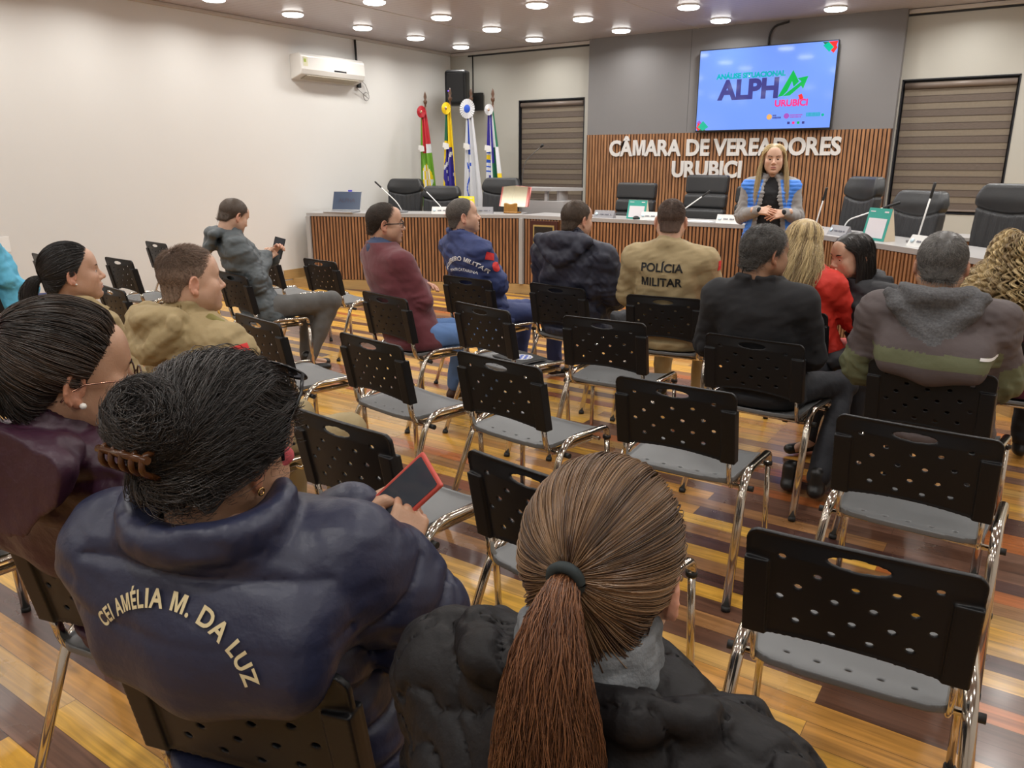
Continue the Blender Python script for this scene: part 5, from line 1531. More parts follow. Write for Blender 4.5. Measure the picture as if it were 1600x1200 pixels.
p.add_body(); r = p.rng
def nav_collar(f, s):
    nb = s.nb; n = 15
    f.chain([nb+np.array([0.125*math.cos(a_), 0.105*math.sin(a_)-0.012, 0.014+0.016*math.sin(a_)]) for a_ in np.linspace(R(150), R(392), n)], [0.019]*n, k=0.012, lab=2)
    f.chain([nb+np.array([0.115*math.cos(a_), 0.095*math.sin(a_)-0.012, -0.012+0.010*math.sin(a_)]) for a_ in np.linspace(R(150), R(392), n)], [0.026]*n, k=0.02, lab=2)
p.cloth('jacket', [C_NAVYP], h=0.0058, g=0.034, quilt=quilt_rows(0.088, 0.985, 0.0075, 0.006, 0.085, 0.004), wr=0.005, wf=4, extra=nav_collar, neckcut=0.078, arm_r=(0.092, 0.088, 0.055), sh_r=0.085, fold=0.002, drape=0.062)
def arcb(Rr):
    def fn(x, y):
        a_ = x/Rr; return (Rr+y)*math.sin(a_), (Rr+y)*math.cos(a_)-Rr
    return fn
me = subdiv_text(text_mesh('CEI AMÉLIA M. DA LUZ', 0.033, 0.0, 0.0009, spacing=1.10))
o = p.decal('jacket_lettering', me, T_CREAM, (-0.080, 0, p.nb[2]-0.105), (1, 0, 0.0), (0, 0, 1), bend=lambda x, y: arcb(0.145)(x*(0.62 if x < -0.04 else 1.0)-(0.0152 if x < -0.04 else 0.0), y), off=0.006); 
f = Field(p.nb-[0.12, 0.12, 0.06], p.nb+[0.12, 0.16, 0.10], 0.005)   # pink scarf
f.chain([p.nb+np.array([0.060*math.cos(a_), 0.060*math.sin(a_)+0.010, 0.022+0.008*math.sin(3*a_)]) for a_ in np.linspace(-0.1, 3.25, 10)], [0.016]*10, k=0.01)
for q in ((0.075, 0.072, 0.045), (0.088, 0.092, 0.058), (0.06, 0.095, 0.04)): f.ell(p.nb+np.array(q), (0.022, 0.02, 0.018), k=0.012)
V, Q, _, _ = f.mesh(1); mesh_np('scarf', V, Q, mat('scarf_pink', (0.50, 0.085, 0.10), 0.95, bump=(150, 0.5, 0.003)), p.root, label='pink knitted scarf')
def hln(az): return hl_default(az, front=0.44, nape=-0.80, temple=0.05)
V, Q = hair_shell(0.005, hln, 0.013, nz=0.003)
tied = (-0.03, -1.0, -0.10); T0 = EC+np.array(tied)*(ER+0.018)
P_ = [(V, Q, shell_tone(V, 0.08)), gathered_hair(9500, hln, tied, r, lift=0.025, r=0.00052, tone=(0.0, 0.9), wave=0.11, wf=5, M=26, bulge=0.016)]
bn = T0+np.array([-0.012, -0.012, 0.020])
f = Field(bn-0.11, bn+0.11, 0.005); f.ell(bn, (0.046, 0.024, 0.034), k=0.01)
f.disp(lambda X, Y, Z, U, L: 0.009*noise3((X, Y, Z), 14, 8, 2)); V, Q, _, _ = f.mesh(1); P_.append((V, Q, shell_tone(V, 0.05)))
n_b = 3600; dv = r.normal(size=(n_b, 3)); dv /= np.linalg.norm(dv, axis=1, keepdims=True); tw = np.cross(dv, np.array([0.3, -1, 0.4])); tw /= np.linalg.norm(tw, axis=1, keepdims=True)+1e-6
tt = np.linspace(0, 1, 16)[None, :, None]; rad_ = np.array([0.066, 0.040, 0.052]); L_ = (0.8+1.4*r.random((n_b, 1, 1)))
ph = np.round(noise3(dv, 0.9, 3, 1)*4)[:, None, None]*1.7
ang_ = tt*L_; D_ = dv[:, None]*np.cos(ang_)+tw[:, None]*np.sin(ang_); wv_ = np.cross(dv, tw)[:, None]
Pb = bn+(D_+wv_*0.13*np.sin(tt*11+ph))*rad_*(1.0+0.10*r.random((n_b, 1, 1))+0.12*np.sin(tt*7+ph)+0.16*tt**3*r.random((n_b, 1, 1)))
P_.append(strands_mesh(Pb, 0.00055, tones(n_b, r, 0.0, 0.9), 0.4))
# flyaway frizz
d = scalp_dirs(900, hln, r); n_ = d/ER; n_ /= np.linalg.norm(n_, axis=1, keepdims=True); sd = np.cross(n_, [0.2, 0.3, 1.0]); tt = np.linspace(0, 1, 8)[None, :, None]
Pp = scalp_pt(d, 0.020)[:, None]+n_[:, None]*0.016*np.sin(tt*2.4)*r.random((len(d), 1, 1))+sd[:, None]*0.045*tt*(r.random((len(d), 1, 1))*2-1)+0.004*np.sin(tt*14+6.28*r.random((len(d), 1, 1)))
P_.append(strands_mesh(Pp, 0.0004, tones(len(d), r, 0.1, 0.9)))
p.hair(P_, H_BLACK, label='dark wavy hair gathered at the back')
b = MB(); cl = T0+np.array([-0.005, -0.036, -0.030])
for k in range(5): b.tube(arc_pts([tuple(cl+np.array([-0.045+0.02*k, 0.022, 0.012])), tuple(cl+np.array([-0.045+0.021*k, -0.012, 0.006])), tuple(cl+np.array([-0.045+0.021*k, -0.010, -0.018])), tuple(cl+np.array([-0.045+0.02*k, 0.022, -0.026]))], 0.012), 0.0045, n=8)
b.tube([tuple(cl+np.array([-0.055, -0.010, 0.0])), tuple(cl+np.array([0.048, -0.010, 0.0]))], 0.0055, n=8)
o = b.build('hair_clip', mat('clip_tortoise', (0.07, 0.025, 0.008), 0.2, vary=(60, 0.8)), p.root); p.to_head(o)
b = MB(); b.tube([(0.086+0.0*k, -0.004+0.0055*math.cos(k), -0.041+0.0055*math.sin(k)) for k in np.linspace(0, 6.28, 13)], 0.0016, n=6, caps=False); o = b.build('earring', mat('gold', (0.75, 0.5, 0.2), 0.2, 1.0), p.root); p.to_head(o)
p.glasses(M_FR, M_LENSD, w=0.032, hgt=0.022, y=0.108, M=Matrix.Translation((0, 0.050, 0.146)) @ Matrix.Diagonal((1.3, 1, 1, 1)) @ Matrix.Rotation(R(66), 4, 'X') @ Matrix.Translation((0, -0.108, 0.0)), r=0.0022)
p.brows(H_BLACK); p.trousers(C_DKT, rt=(0.11, 0.08, 0.06)); p.shoes(M_SHOE); NAVYP = p

# the phone in her hands
def make_phone(w=0.076, l=0.156, case=(0.55, 0.08, 0.06), scr=(0.05, 0.06, 0.075), label='', loc_=(0, 0, 0), M=None, cat='phone', emit=None):
    t = thing('smartphone', label, cat, loc_)
    b = MB(); b.box((0, 0, -0.002), (w+0.006, l+0.006, 0.0095), bev=0.004, seg=3); b.build('case', mat('case_%g' % case[0], case, 0.45), t)
    s_ = MB(); pts = [(-w/2+0.004+ (w-0.008)*a_, -l/2+0.004+(l-0.008)*b_) for a_, b_ in ((0, .03), (.03, 0), (.97, 0), (1, .03), (1, .97), (.97, 1), (.03, 1), (0, .97))]
    s_.prism(pts, 0.0025, 0.0036); s_.build('screen', mat('phone_screen', scr, 0.06, bump=(40, 0.12, 0.002)), t)
    if M is not None: t.rotation_euler = M.to_euler()
    return t
mm = look(np.array([0.62, 0.34, 0.70]), np.array([0.22, -0.72, 0.62]))
ph = make_phone(label='smartphone in a coral red case held by the woman in navy', loc_=tuple(PH)); ph.rotation_euler = Matrix(mm.tolist()).to_euler()

# ---- 3. woman in purple jacket
p = Person('woman in purple jacket with glasses and pink hair tie, at the left edge in profile', pel(-1.64, 0.75, 14), 10, (-1.53, 0.725, 1.20), yaw=-26, pitch=4, fem=True, skin=SK_TAN, w=1.08, d=1.1, seed=8, hh=0.0026, hs=1.08, neck=0.092)
p.add_body(); r = p.rng
p.cloth('jacket', [C_PURPLE], h=0.0065, g=0.030, quilt=quilt_rows(0.11, 0.93, 0.007, 0.012, 0.13, 0.005), wr=0.009, wf=5, hood=dict(w=0.155, d=0.11, drop=0.13, r=0.045, back=0.075), collar=(0.055, 0.07), arm_r=(0.078, 0.07, 0.055), bottom=0.33, lo=(-0.48, -0.42, 0.28), drape=0.05)
def hlw(az): return hl_default(az, front=0.50, nape=-0.77)
V, Q = hair_shell(0.004, hlw, 0.007)
tied = np.array([-0.05, -0.87, 0.50]); T0 = EC+tied*(ER+0.014)
p.hair([(V, Q, shell_tone(V, 0.1)), gathered_hair(6000, hlw, tied, r, lift=0.015, tone=(0, 0.75), M=16, streak=0.3, wave=0.02, wf=2, bulge=0.010), tail(1500, [T0, T0+[0, -0.035, 0.004], T0+[-0.005, -0.066, -0.06], T0+[0.0, -0.075, -0.18], T0+[0.01, -0.055, -0.33]], [0.012, 0.026, 0.036, 0.034, 0.012], r, tone=(0, 0.7), wave=0.004)], H_DARK, label='long dark hair in a high ponytail')
f = Field(T0-[0.05, 0.06, 0.05], T0+[0.05, 0.04, 0.05], 0.0035); f.chain([T0+np.array([0.022*math.cos(a_), -0.016, 0.022*math.sin(a_)]) for a_ in np.linspace(0, 6.28, 15)], [0.011]*15, k=0.003)
f.disp(lambda X, Y, Z, U, L: 0.002*np.sin(np.arctan2(Z-T0[2], X-T0[0])*14)); V, Q, _, _ = f.mesh(1); mesh_np('hair_tie', p.hd(V), Q, mat('scrunchie_pink', (0.85, 0.07, 0.22), 0.7), p.root, label='bright pink scrunchie')
p.glasses(M_FRT, M_LENS, w=0.024, hgt=0.021, y=0.111, z=-0.004, mtemple=M_GOLD, r=0.0017)
b = MB(); b.lathe([(0, -0.006), (0.0045, -0.004), (0.006, 0), (0.0045, 0.004), (0, 0.006)], c=(0.088, 0.000, -0.034), n=12); o = b.build('earring', M_PEARL, p.root, smooth=True); p.to_head(o)
p.brows(H_DARK); p.trousers(C_DKT); p.shoes(M_SHOE)

# ---- 4. uniformed man with faded haircut
p = Person('young man in khaki uniform jacket with hood and faded haircut, seen in profile', pel(-2.59, 1.55, 0), -8, (-2.613, 1.72, 1.175), yaw=-12, pitch=-3, skin=SK_LIGHT, w=1.34, d=1.15, seed=4, hh=0.003, hs=1.04, legs=dict(knee=[(-0.16, 0.46, 0.50), (0.17, 0.50, 0.50)], ankle=[(-0.16, 0.40, 0.10), (0.17, 0.42, 0.10)]))
p.add_body(); r = p.rng
p.cloth('jacket', [C_KHAKI], h=0.0075, g=0.026, wr=0.011, wf=6, hood=dict(w=0.155, d=0.12, drop=0.13, r=0.042, back=0.075), collar=(0.055, 0.072), arm_r=(0.078, 0.068, 0.055), bottom=0.42)
o = p.decal('sleeve_patch', patch_mesh(0.075, 0.055, state_flag), FLAGM, tuple(p.S[1]+np.array([0.05, 0.0, -0.03])), (0, 1, 0.1), (-0.25, 0, 1), label='red white and green flag patch')
f = Field(p.S[1]-[0.16, 0.09, 0.05], p.S[1]+[0.10, 0.09, 0.12], 0.005); q = p.S[1]
f.cone(q+np.array([-0.10, 0, 0.075]), q+np.array([0.02, 0.01, 0.045]), 0.034, 0.036, sq=((0.2, 0, 1), 0.35), k=0.01); f.cone(q+np.array([-0.09, 0.0, 0.085]), q+np.array([0.01, 0.012, 0.062]), 0.014, 0.014, k=0.01)
V, Q, _, _ = f.mesh(1); mesh_np('epaulette', V, Q, C_OLIVE, p.root, label='rolled olive epaulette')
def hls(az): return hl_default(az, front=0.52, nape=-0.76)
def lenf(d): return np.interp(d[:, 2], [-0.7, 0.2, 0.55, 0.8], [0.0025, 0.005, 0.016, 0.026])
V, Q = hair_shell(0.004, hls, 0.0016)
p.hair([(V, Q, shell_tone(V, 0.75)), short_hair(9000, hls, lenf, r, flow=(0, 0.6, 0), out=0.7, r=0.0006, lift=0.002, crown=(0, -0.4, 0.9), tone=(0.1, 1))], hair_mat('hair_fade', (0.06, 0.036, 0.022), (0.29, 0.195, 0.14), 0.6))
p.brows(H_DARK, th=1.3); p.trousers(C_KHAKI2); p.shoes(M_SHOE)

# ---- 5. uniformed woman
p = Person('woman in khaki uniform shirt with dark low ponytail and pearl earring, in profile', pel(-3.45, 1.60, 4), 0, (-3.525, 1.75, 1.13), yaw=-24, pitch=-6, fem=True, skin=SK_MID, w=1.14, seed=6, hs=1.05)
p.add_body(); r = p.rng
def lapel(f, s):
    nb = s.nb
    for sg in (-1, 1): f.chain([nb+np.array([sg*0.02, -0.075, 0.015]), nb+np.array([sg*0.075, -0.04, 0.015]), nb+np.array([sg*0.10, 0.04, 0.0]), nb+np.array([sg*0.12, 0.11, -0.035])], [0.015, 0.017, 0.017, 0.010], k=0.01, lab=2)
p.cloth('shirt', [C_KHAKI], h=0.0085, g=0.018, wr=0.008, wf=6, extra=lapel, collar=(0.045, 0.062))
o = p.decal('sleeve_patch', patch_mesh(0.085, 0.06, state_flag), FLAGM, tuple(p.S[1]+np.array([0.05, 0.0, -0.07])), (0, 1, 0.1), (-0.25, 0, 1), label='red white and green flag patch')
V, Q = hair_shell(0.004, hlw, 0.005)
tied = (0.0, -1.0, -0.32); T0 = EC+np.array(tied)*(ER+0.010)
p.hair([(V, Q, shell_tone(V, 0.1)), gathered_hair(4000, hlw, tied, r, lift=0.011, tone=(0, 0.55), M=14), tail(900, [T0, T0+[0, -0.03, -0.01], T0+[-0.005, -0.065, -0.06], T0+[0.0, -0.06, -0.14], T0+[0.01, -0.04, -0.20]], [0.012, 0.025, 0.035, 0.036, 0.015], r, tone=(0.2, 1), wave=0.003)], H_BLACK, label='sleek black hair tied low')
b = MB(); b.lathe([(0, -0.005), (0.005, 0), (0, 0.005)], c=(0.088, 0.0, -0.034), n=10); o = b.build('earring', M_PEARL, p.root, smooth=True); p.to_head(o)
p.brows(H_BLACK); p.trousers(C_KHAKI2); p.shoes(M_SHOE)

# ---- 6. man in grey jacket with phone
p = Person('man in dark grey hooded jacket and grey trousers, looking down at his phone', pel(-4.92, 3.58, -12), -32, (-5.05, 3.74, 1.215), yaw=26, pitch=22, skin=SK_LIGHT, w=1.08, seed=9, hs=1.03, legs=dict(knee=[(-0.16, 0.40, 0.50), (0.05, 0.53, 0.565)], ankle=[(-0.10, 0.34, 0.10), (0.10, 0.30, 0.12)]))
PG = np.array([-4.93, 4.03, 0.965]); wr_ = loc(p, PG+[0.03, -0.05, -0.05])
p.E = [p.S[0]+np.array([-0.05, 0.08, -0.26]), p.S[1]+np.array([0.05, 0.10, -0.27])]; p.W = [wr_+[-0.08, 0.0, -0.02], wr_+[0.01, -0.08, -0.01]]
p.add_hand(1, loc(p, PG)-p.W[1], np.array([0.8, -0.2, 0.3]), curl=(0.7, 0.7, 0.8, 0.8), thumb=0.3)
p.add_hand(0, loc(p, PG)-p.W[0], np.array([-0.8, -0.2, 0.3]), curl=(0.6, 0.7, 0.8, 0.8))
p.add_body(); r = p.rng
p.cloth('jacket', [C_GREYJ], h=0.0085, g=0.026, wr=0.010, wf=5, hood=dict(w=0.16, d=0.10, drop=0.12, r=0.040, back=0.07), collar=(0.045, 0.070), arm_r=(0.072, 0.062, 0.05))
V, Q = hair_shell(0.0045, hls, 0.008)
p.hair([(V, Q, shell_tone(V, 0.3)), short_hair(5000, hls, 0.022, r, crown=(0, -0.4, 0.9), out=0.4)], H_SHORT)
p.brows(H_DARK); p.trousers(C_GREYT, rt=(0.10, 0.075, 0.066)); p.shoes(M_SHOE)
mm = look(np.array([0.15, 0.25, 0.95]), np.array([0.85, -0.75, 0.3]))
ph = make_phone(case=(0.012, 0.012, 0.014), scr=(0.02, 0.02, 0.04), label='black smartphone held by the man in the grey jacket', loc_=tuple(PG)); ph.rotation_euler = Matrix(mm.tolist()).to_euler()

# ---- 7. man in maroon sweater
p = Person('man in maroon sweater with black glasses and receding dark hair, arms crossed', pel(-3.33, 3.50, -12), -22, (-3.50, 3.72, 1.225), yaw=-22, pitch=0, skin=SK_MID, w=1.1, d=1.1, belly=0.1, arms='crossed', seed=12, hs=1.06, full=0.003, nose=1.15, legs=dict(knee=[(-0.14, 0.46, 0.50), (0.16, 0.47, 0.50)], ankle=[(-0.12, 0.38, 0.10), (0.20, 0.50, 0.10)]))
p.add_hand(1, (-0.9, 0.2, 0.1), (0, 0.4, 1), curl=(0.3,)*4); p.add_hand(0, (0.9, 0.2, 0.1), (0, 0.4, 1), curl=(0.3,)*4)
p.add_body(); r = p.rng
p.cloth('shirt', [C_SHIRTN], h=0.008, g=0.012, sleeves=False, wr=0.002, collar=(0.080, 0.060), neckcut=0.058, bottom=p.nb[2]-0.12)
p.cloth('sweater', [C_MAROON], h=0.0085, g=0.022, wr=0.005, wf=5, neckcut=0.078, arm_r=(0.068, 0.058, 0.045), sleeve_end=0.94)
def hlb(az): return np.interp(np.abs(az), np.radians([0, 30, 50, 62, 75, 84, 96, 110, 140, 180]), [0.93, 0.88, 0.62, 0.42, 0.0, -0.55, -0.28, -0.65, -0.76, -0.76])
V, Q = hair_shell(0.0045, hlb, 0.005)
p.hair([(V, Q, shell_tone(V, 0.1)), short_hair(4200, hlb, 0.022, r, crown=(0, -0.3, 0.95), out=0.35)], H_DARK)
p.glasses(M_FR, M_LENS, w=0.026, hgt=0.016, y=0.110, square=True, r=0.0026)
p.brows(H_BLACK, th=1.5); p.trousers(C_JEANS); p.shoes(M_SHOEB)

# ---- 8. firefighter
p = Person('firefighter man in dark blue uniform with white back lettering, arms crossed', pel(-3.36, 4.38, -6), -22, (-3.52, 4.56, 1.225), yaw=-22, pitch=-10, skin=SK_LIGHT, w=1.12, d=1.1, arms='crossed', seed=14, hs=1.06, nose=1.15, full=0.002, legs=dict(knee=[(-0.14, 0.46, 0.50), (0.14, 0.52, 0.50)], ankle=[(-0.12, 0.38, 0.10), (0.12, 0.55, 0.10)]))
p.add_body(); r = p.rng
p.cloth('uniform_jacket', [C_BLUEU], h=0.0085, g=0.024, wr=0.009, wf=6, extra=lapel, collar=(0.05, 0.066), arm_r=(0.074, 0.064, 0.05))
me = subdiv_text(text_mesh('BOMBEIRO MILITAR', 0.044, 0, 0.0010)); p.decal('back_lettering', me, T_WHITE, (0, 0, p.nb[2]-0.175), (1, 0, 0), (0, 0, 1), bend=arcb(0.21), off=0.005)
me = subdiv_text(text_mesh('SANTA CATARINA', 0.028, 0, 0.0003)); p.decal('back_lettering', me, T_WHITE, (0, 0, p.nb[2]-0.248), (1, 0, 0), (0, 0, 1), bend=arcb(0.4), off=0.005)
o = p.decal('sleeve_patch', patch_mesh(0.075, 0.05, state_flag), FLAGM, tuple(p.S[1]+np.array([0.05, 0.02, -0.06])), (0, 1, -0.2), (-0.25, 0.2, 1))
o = p.decal('sleeve_patch', patch_mesh(0.075, 0.07, lambda x, y: (None if x*x+y*y > 1 else 1 if abs(x) < 0.3 and abs(y) < 0.3 else 0)), [P_RED, P_YEL], tuple(p.S[1]+np.array([0.06, 0.06, -0.135])), (0, 1, -0.2), (-0.25, 0.2, 1), label='round red badge')
V, Q = hair_shell(0.0045, hls, 0.004)
p.hair([(V, Q, shell_tone(V, 0.35)), short_hair(5000, hls, 0.014, r, crown=(0, -0.4, 0.9), out=0.4)], hair_mat('hair_greying', (0.03, 0.024, 0.02), (0.26, 0.23, 0.20), 0.5))
p.brows(H_DARK); p.trousers(C_BLUEU); p.shoes(M_SHOE)

# ---- 9. man in navy hooded jacket
p = Person('man in dark navy hooded jacket seen from behind, short dark hair', pel(-2.64, 4.42, -8), -6, (-2.60, 4.60, 1.232), yaw=-12, pitch=2, skin=SK_MID, w=1.24, d=1.2, arms='lap', seed=16, hs=1.04)
p.add_body(); r = p.rng
p.cloth('jacket', [C_NAVYJ], h=0.0085, g=0.030, wr=0.012, wf=5, hood=dict(w=0.19, d=0.12, drop=0.12, r=0.050, back=0.07), collar=(0.06, 0.080), arm_r=(0.084, 0.074, 0.055), sh_r=0.085, neckcut=0.07)
V, Q = hair_shell(0.0045, hls, 0.006)
p.hair([(V, Q, shell_tone(V, 0.3)), short_hair(5000, hls, 0.018, r, crown=(0, -0.55, 0.8), out=0.4)], H_SHORT)
p.trousers(C_DKT); p.shoes(M_SHOE); p.brows(H_DARK)

# ---- 10. policeman
p = Person('policeman in khaki shirt lettered POLÍCIA MILITAR, seen from behind', pel(-1.87, 4.40, 8), 10, (-1.915, 4.56, 1.255), yaw=8, pitch=4, skin=SK_LIGHT, w=1.14, d=1.15, seed=17, hs=1.07, arms='lap', full=0.004)
p.add_body(); r = p.rng
p.cloth('shirt', [C_KHAKI2], h=0.008, g=0.016, wr=0.006, wf=6, collar=(0.065, 0.064), arm_r=(0.080, 0.066, 0.05), sh_r=0.085, neckcut=0.060)
for tx, zz in (('POLÍCIA', 0.175), ('MILITAR', 0.262)):
    me = subdiv_text(text_mesh(tx, 0.070, 0, 0.0018)); p.decal('back_lettering', me, T_BLACK, (-0.03, 0, p.nb[2]-zz), (1, 0, 0), (0, 0, 1), off=0.004)
o = p.decal('sleeve_patch', patch_mesh(0.07, 0.05, state_flag), FLAGM, tuple(p.S[1]+np.array([0.06, 0.0, -0.06])), (0, 1, 0), (-0.5, 0, 1))
def lenp(d): return np.interp(d[:, 2], [-0.7, 0.0, 0.4, 0.8], [0.002, 0.004, 0.012, 0.020])
V, Q = hair_shell(0.0045, hls, 0.0022)
p.hair([(V, Q, shell_tone(V, 0.6)), short_hair(6500, hls, lenp, r, crown=(0, -0.5, 0.8), out=0.45, lift=0.003)], hair_mat('hair_fade_dark', (0.03, 0.018, 0.012), (0.15, 0.09, 0.065), 0.55))
p.trousers(C_KHAKI2); p.shoes(M_SHOE); p.brows(H_DARK)

# ---- 11. man in black suit
p = Person('man in black suit jacket with curly greying black hair, turned to the right', pel(-1.05, 3.54, -3), 2, (-1.085, 3.72, 1.185), yaw=-36, pitch=2, skin=SK_BROWN, w=1.0, d=1.1, arms='lap', seed=19, hs=1.06, full=0.004, legs=dict(knee=[(-0.05, 0.44, 0.52), (0.30, 0.40, 0.50)], ankle=[(0.16, 0.05, 0.10), (0.30, -0.02, 0.12)]))
p.add_body(); r = p.rng
p.cloth('suit_jacket', [C_SUIT], h=0.0085, g=0.022, wr=0.006, wf=4, extra=lapel, arm_r=(0.078, 0.066, 0.052), sh_r=0.088)
V, Q = hair_shell(0.0045, hls, 0.010, nz=0.003)
p.hair([(V, Q, shell_tone(V, 0.05)), short_hair(6000, hls, 0.024, r, crown=(0, -0.4, 0.9), out=0.7, wave=0.003, jitter=0.7, tone=(0, 0.55), r=0.0008)], H_SALT)
p.trousers(C_DKT); p.shoes(M_SHOE); p.brows(H_BLACK)

# ---- 12. blonde woman in red
p = Person('woman in red jacket with long straight streaked blonde hair, seen from behind', pel(-1.10, 4.42, -8), -12, (-1.12, 4.58, 1.165), yaw=-12, pitch=8, fem=True, skin=SK_LIGHT, w=1.12, d=1.05, seed=23, arms='lap', hs=1.04)
p.E[1] = p.S[1]+np.array([0.09, 0.14, -0.24]); p.W[1] = p.S[1]+np.array([0.02, 0.30, -0.05])
p.add_body(); r = p.rng
p.cloth('jacket', [C_RED], h=0.009, g=0.020, wr=0.008, wf=6, extra=lapel, bottom=0.30, lo=(-0.48, -0.42, 0.24))
V, Q = hair_shell(0.0045, hlw, 0.010)
p.hair([(V, Q, shell_tone(V, 0.5)), falling_hair(3800, hlw, r, -0.20, tone=(0.1, 1.0), wave=0.007, wf=4, spread=0.055, back=-0.045, clump=0.09, r=0.0011)], H_BLOND)
p.trousers(C_RED); p.shoes(M_SHOE); p.brows(H_BLOND)

# ---- 13. dark haired woman in black
p = Person('young woman with long straight black hair in black jacket, hand at her mouth', pel(-0.40, 4.80, 118), 146, (-0.885, 4.69, 1.093), yaw=-12, pitch=8, fem=True, skin=SK_MID, w=1.2, d=1.1, seed=25, arms='lap', hs=1.06, full=0.004, eyes=0.35)
hp = loc(p, (-0.955, 4.50, 1.005)); p.W[1] = hp+np.array([0.02, -0.05, -0.075]); p.E[1] = p.S[1]+np.array([0.03, 0.12, -0.25])
p.add_hand(1, hp-p.W[1], (0.3, 0.9, 0.3), curl=(1.1, 1.1, 1.2, 1.2), thumb=0.6)
p.add_body(); r = p.rng
p.cloth('jacket', [C_BLACKJ], h=0.009, g=0.028, wr=0.009, wf=6, hood=dict(w=0.15, d=0.09, drop=0.08, r=0.042, back=0.05), arm_r=(0.080, 0.07, 0.055))
o = p.decal('chest_badge', patch_mesh(0.095, 0.095, lambda x, y: (None if x*x+y*y > 1 else 0 if x*x+y*y > 0.72 else (0 if (abs(y-0.1*math.sin(x*6)) < 0.14) else 1)), n=22), [P_WHITE, P_BLUE], tuple(p.nb+np.array([-0.07, 0.0, -0.13])), (-1, 0, 0), (0, 0, 1), label='round blue and white badge')
V, Q = hair_shell(0.0045, hlw, 0.010)
p.hair([(V, Q, shell_tone(V, 0.05)), falling_hair(3600, hlw, r, -0.30, tone=(0, 0.8), wave=0.002, spread=0.012, r=0.0010, back=0.02)], H_BLACK)
p.brows(H_BLACK, th=1.3); p.trousers(C_DKT); p.shoes(M_SHOE)

# ---- 14. man in brown and green jacket
p = Person('grey haired man in brown jacket with green back band and grey hood', pel(-0.30, 3.42, -6), 4, (-0.335, 3.60, 1.195), yaw=2, pitch=8, skin=SK_TAN, w=1.12, d=1.2, belly=0.1, seed=27, neck=0.095, sh=0.172, hs=1.07, arms='lap', full=0.004)
p.add_body(); r = p.rng
zt = p.nb[2]
def band(V, lab, U): 
    lab[(lab == 0) & (V[:, 2] < zt-0.205) & (V[:, 2] > zt-0.275) & (V[:, 1] < 0.05)] = 4
    lab[(lab == 1) & (U > 0.17) & (U < 0.26)] = 4
    return V
p.cloth('jacket', [C_TAUPE, C_TAUPE, C_TAUPE, C_FLEECE, C_GREENB], h=0.008, g=0.028, wr=0.008, wf=5, hood=dict(w=0.17, d=0.11, drop=0.13, r=0.034, back=0.065, z=0.01), arm_r=(0.086, 0.076, 0.058), sh_r=0.085, post=band, drape=0.042)
b_ = patch_mesh(0.062, 0.012, lambda x, y: 0 if abs(y) > 0.5 or (int((x+1)*9) % 2) else 1, n=20); p.decal('brand_tab', b_, [T_WHITE, T_BLACK], (0.155, 0, zt-0.213), (1, 0, -0.1), (0, 0, 1), off=0.004)
V, Q = hair_shell(0.0045, hls, 0.010)
p.hair([(V, Q, shell_tone(V, 0.15)), short_hair(7500, hls, 0.030, r, crown=(0.05, -0.5, 0.8), out=0.45, tone=(0, 0.85), jitter=0.35, r=0.0008)], H_SALT)
p.trousers(C_DKT); p.shoes(M_SHOE); p.brows(H_SALT)

# ---- 15. woman with blonde curls
p = Person('woman with big blonde ringlets and wine red shirt at the right photo edge', pel(-0.02, 4.40, 2), 6, (-0.085, 4.64, 1.12), yaw=0, pitch=4, fem=True, skin=SK_LIGHT, w=1.1, seed=29, arms='lap', hs=1.05)
p.add_body(); r = p.rng
p.cloth('shirt', [C_WINE], h=0.009, g=0.018, wr=0.006, wf=6)
me = subdiv_text(text_mesh('GUTIÁS', 0.062, 0, 0.0006)); p.decal('back_lettering', me, T_WHITE, (0.02, 0, p.nb[2]-0.165), (1, 0, 0), (0, 0, 1), bend=arcb(0.5), off=0.005)
V, Q = hair_shell(0.005, hlw, 0.020)
p.hair([(V, Q, shell_tone(V, 0.15)), falling_hair(5600, hlw, r, -0.19, tone=(0.0, 1.0), curl=0.017, cf=6.0, spread=0.105, back=-0.02, clump=0.20, M=60, r=0.0011, lift=0.045, inner=0.05)], H_BLOND)
p.trousers(C_DKT); p.shoes(M_SHOE); p.brows(H_BLOND)

# ---- 16. the standing speaker
p = Person('standing woman speaker with long blonde hair, blue and grey jacket, both hands raised', (-2.02, 6.95), 196, (-2.016, 6.93, 1.628), yaw=2, fem=True, skin=SK_LIGHT, seat=0.93, sitting=False, seed=31, hs=1.02, hh=0.003, neck=0.125)
p.E = [p.S[0]+np.array([-0.06, 0.03, -0.27]), p.S[1]+np.array([0.06, 0.03, -0.27])]
p.W = [p.nb+np.array([-0.125, 0.25, -0.30]), p.nb+np.array([0.085, 0.25, -0.285])]
p.add_hand(0, (0.95, 0.25, -0.25), (0.1, 0.85, 0.5), curl=(0.15, 0.2, 0.25, 0.3), thumb=0.0, spread=0.09)
p.add_hand(1, (-0.9, 0.3, -0.05), (0.1, 0.8, 0.6), curl=(0.25, 0.3, 0.35, 0.4), thumb=0.0)
p.add_body(); r = p.rng
zz0 = p.nb[2]
p.cloth('top', [C_TOPB], h=0.008, g=0.006, sleeves=True, wr=0.002, arm_r=(0.043, 0.040, 0.033), neckcut=0.060, bottom=0.86, lo=(-0.4, -0.3, 0.8), hi=(0.4, 0.4, zz0+0.12), sh_r=0.055)
def openf(f, s):
    f.cone((0, 0.100, zz0-0.0), (0, 0.125, 0.74), 0.045, 0.145, op='sub', k=0.006)
def trim(V, lab, U):
    x = np.abs(V[:, 0]); yy = V[:, 1]; half = 0.042+(zz0-V[:, 2])*0.19
    lab[(lab == 0) & (yy > 0.05) & (x < half+0.016)] = 2
    lab[(lab == 0) & (V[:, 2] > zz0-0.035)] = 2
    return V
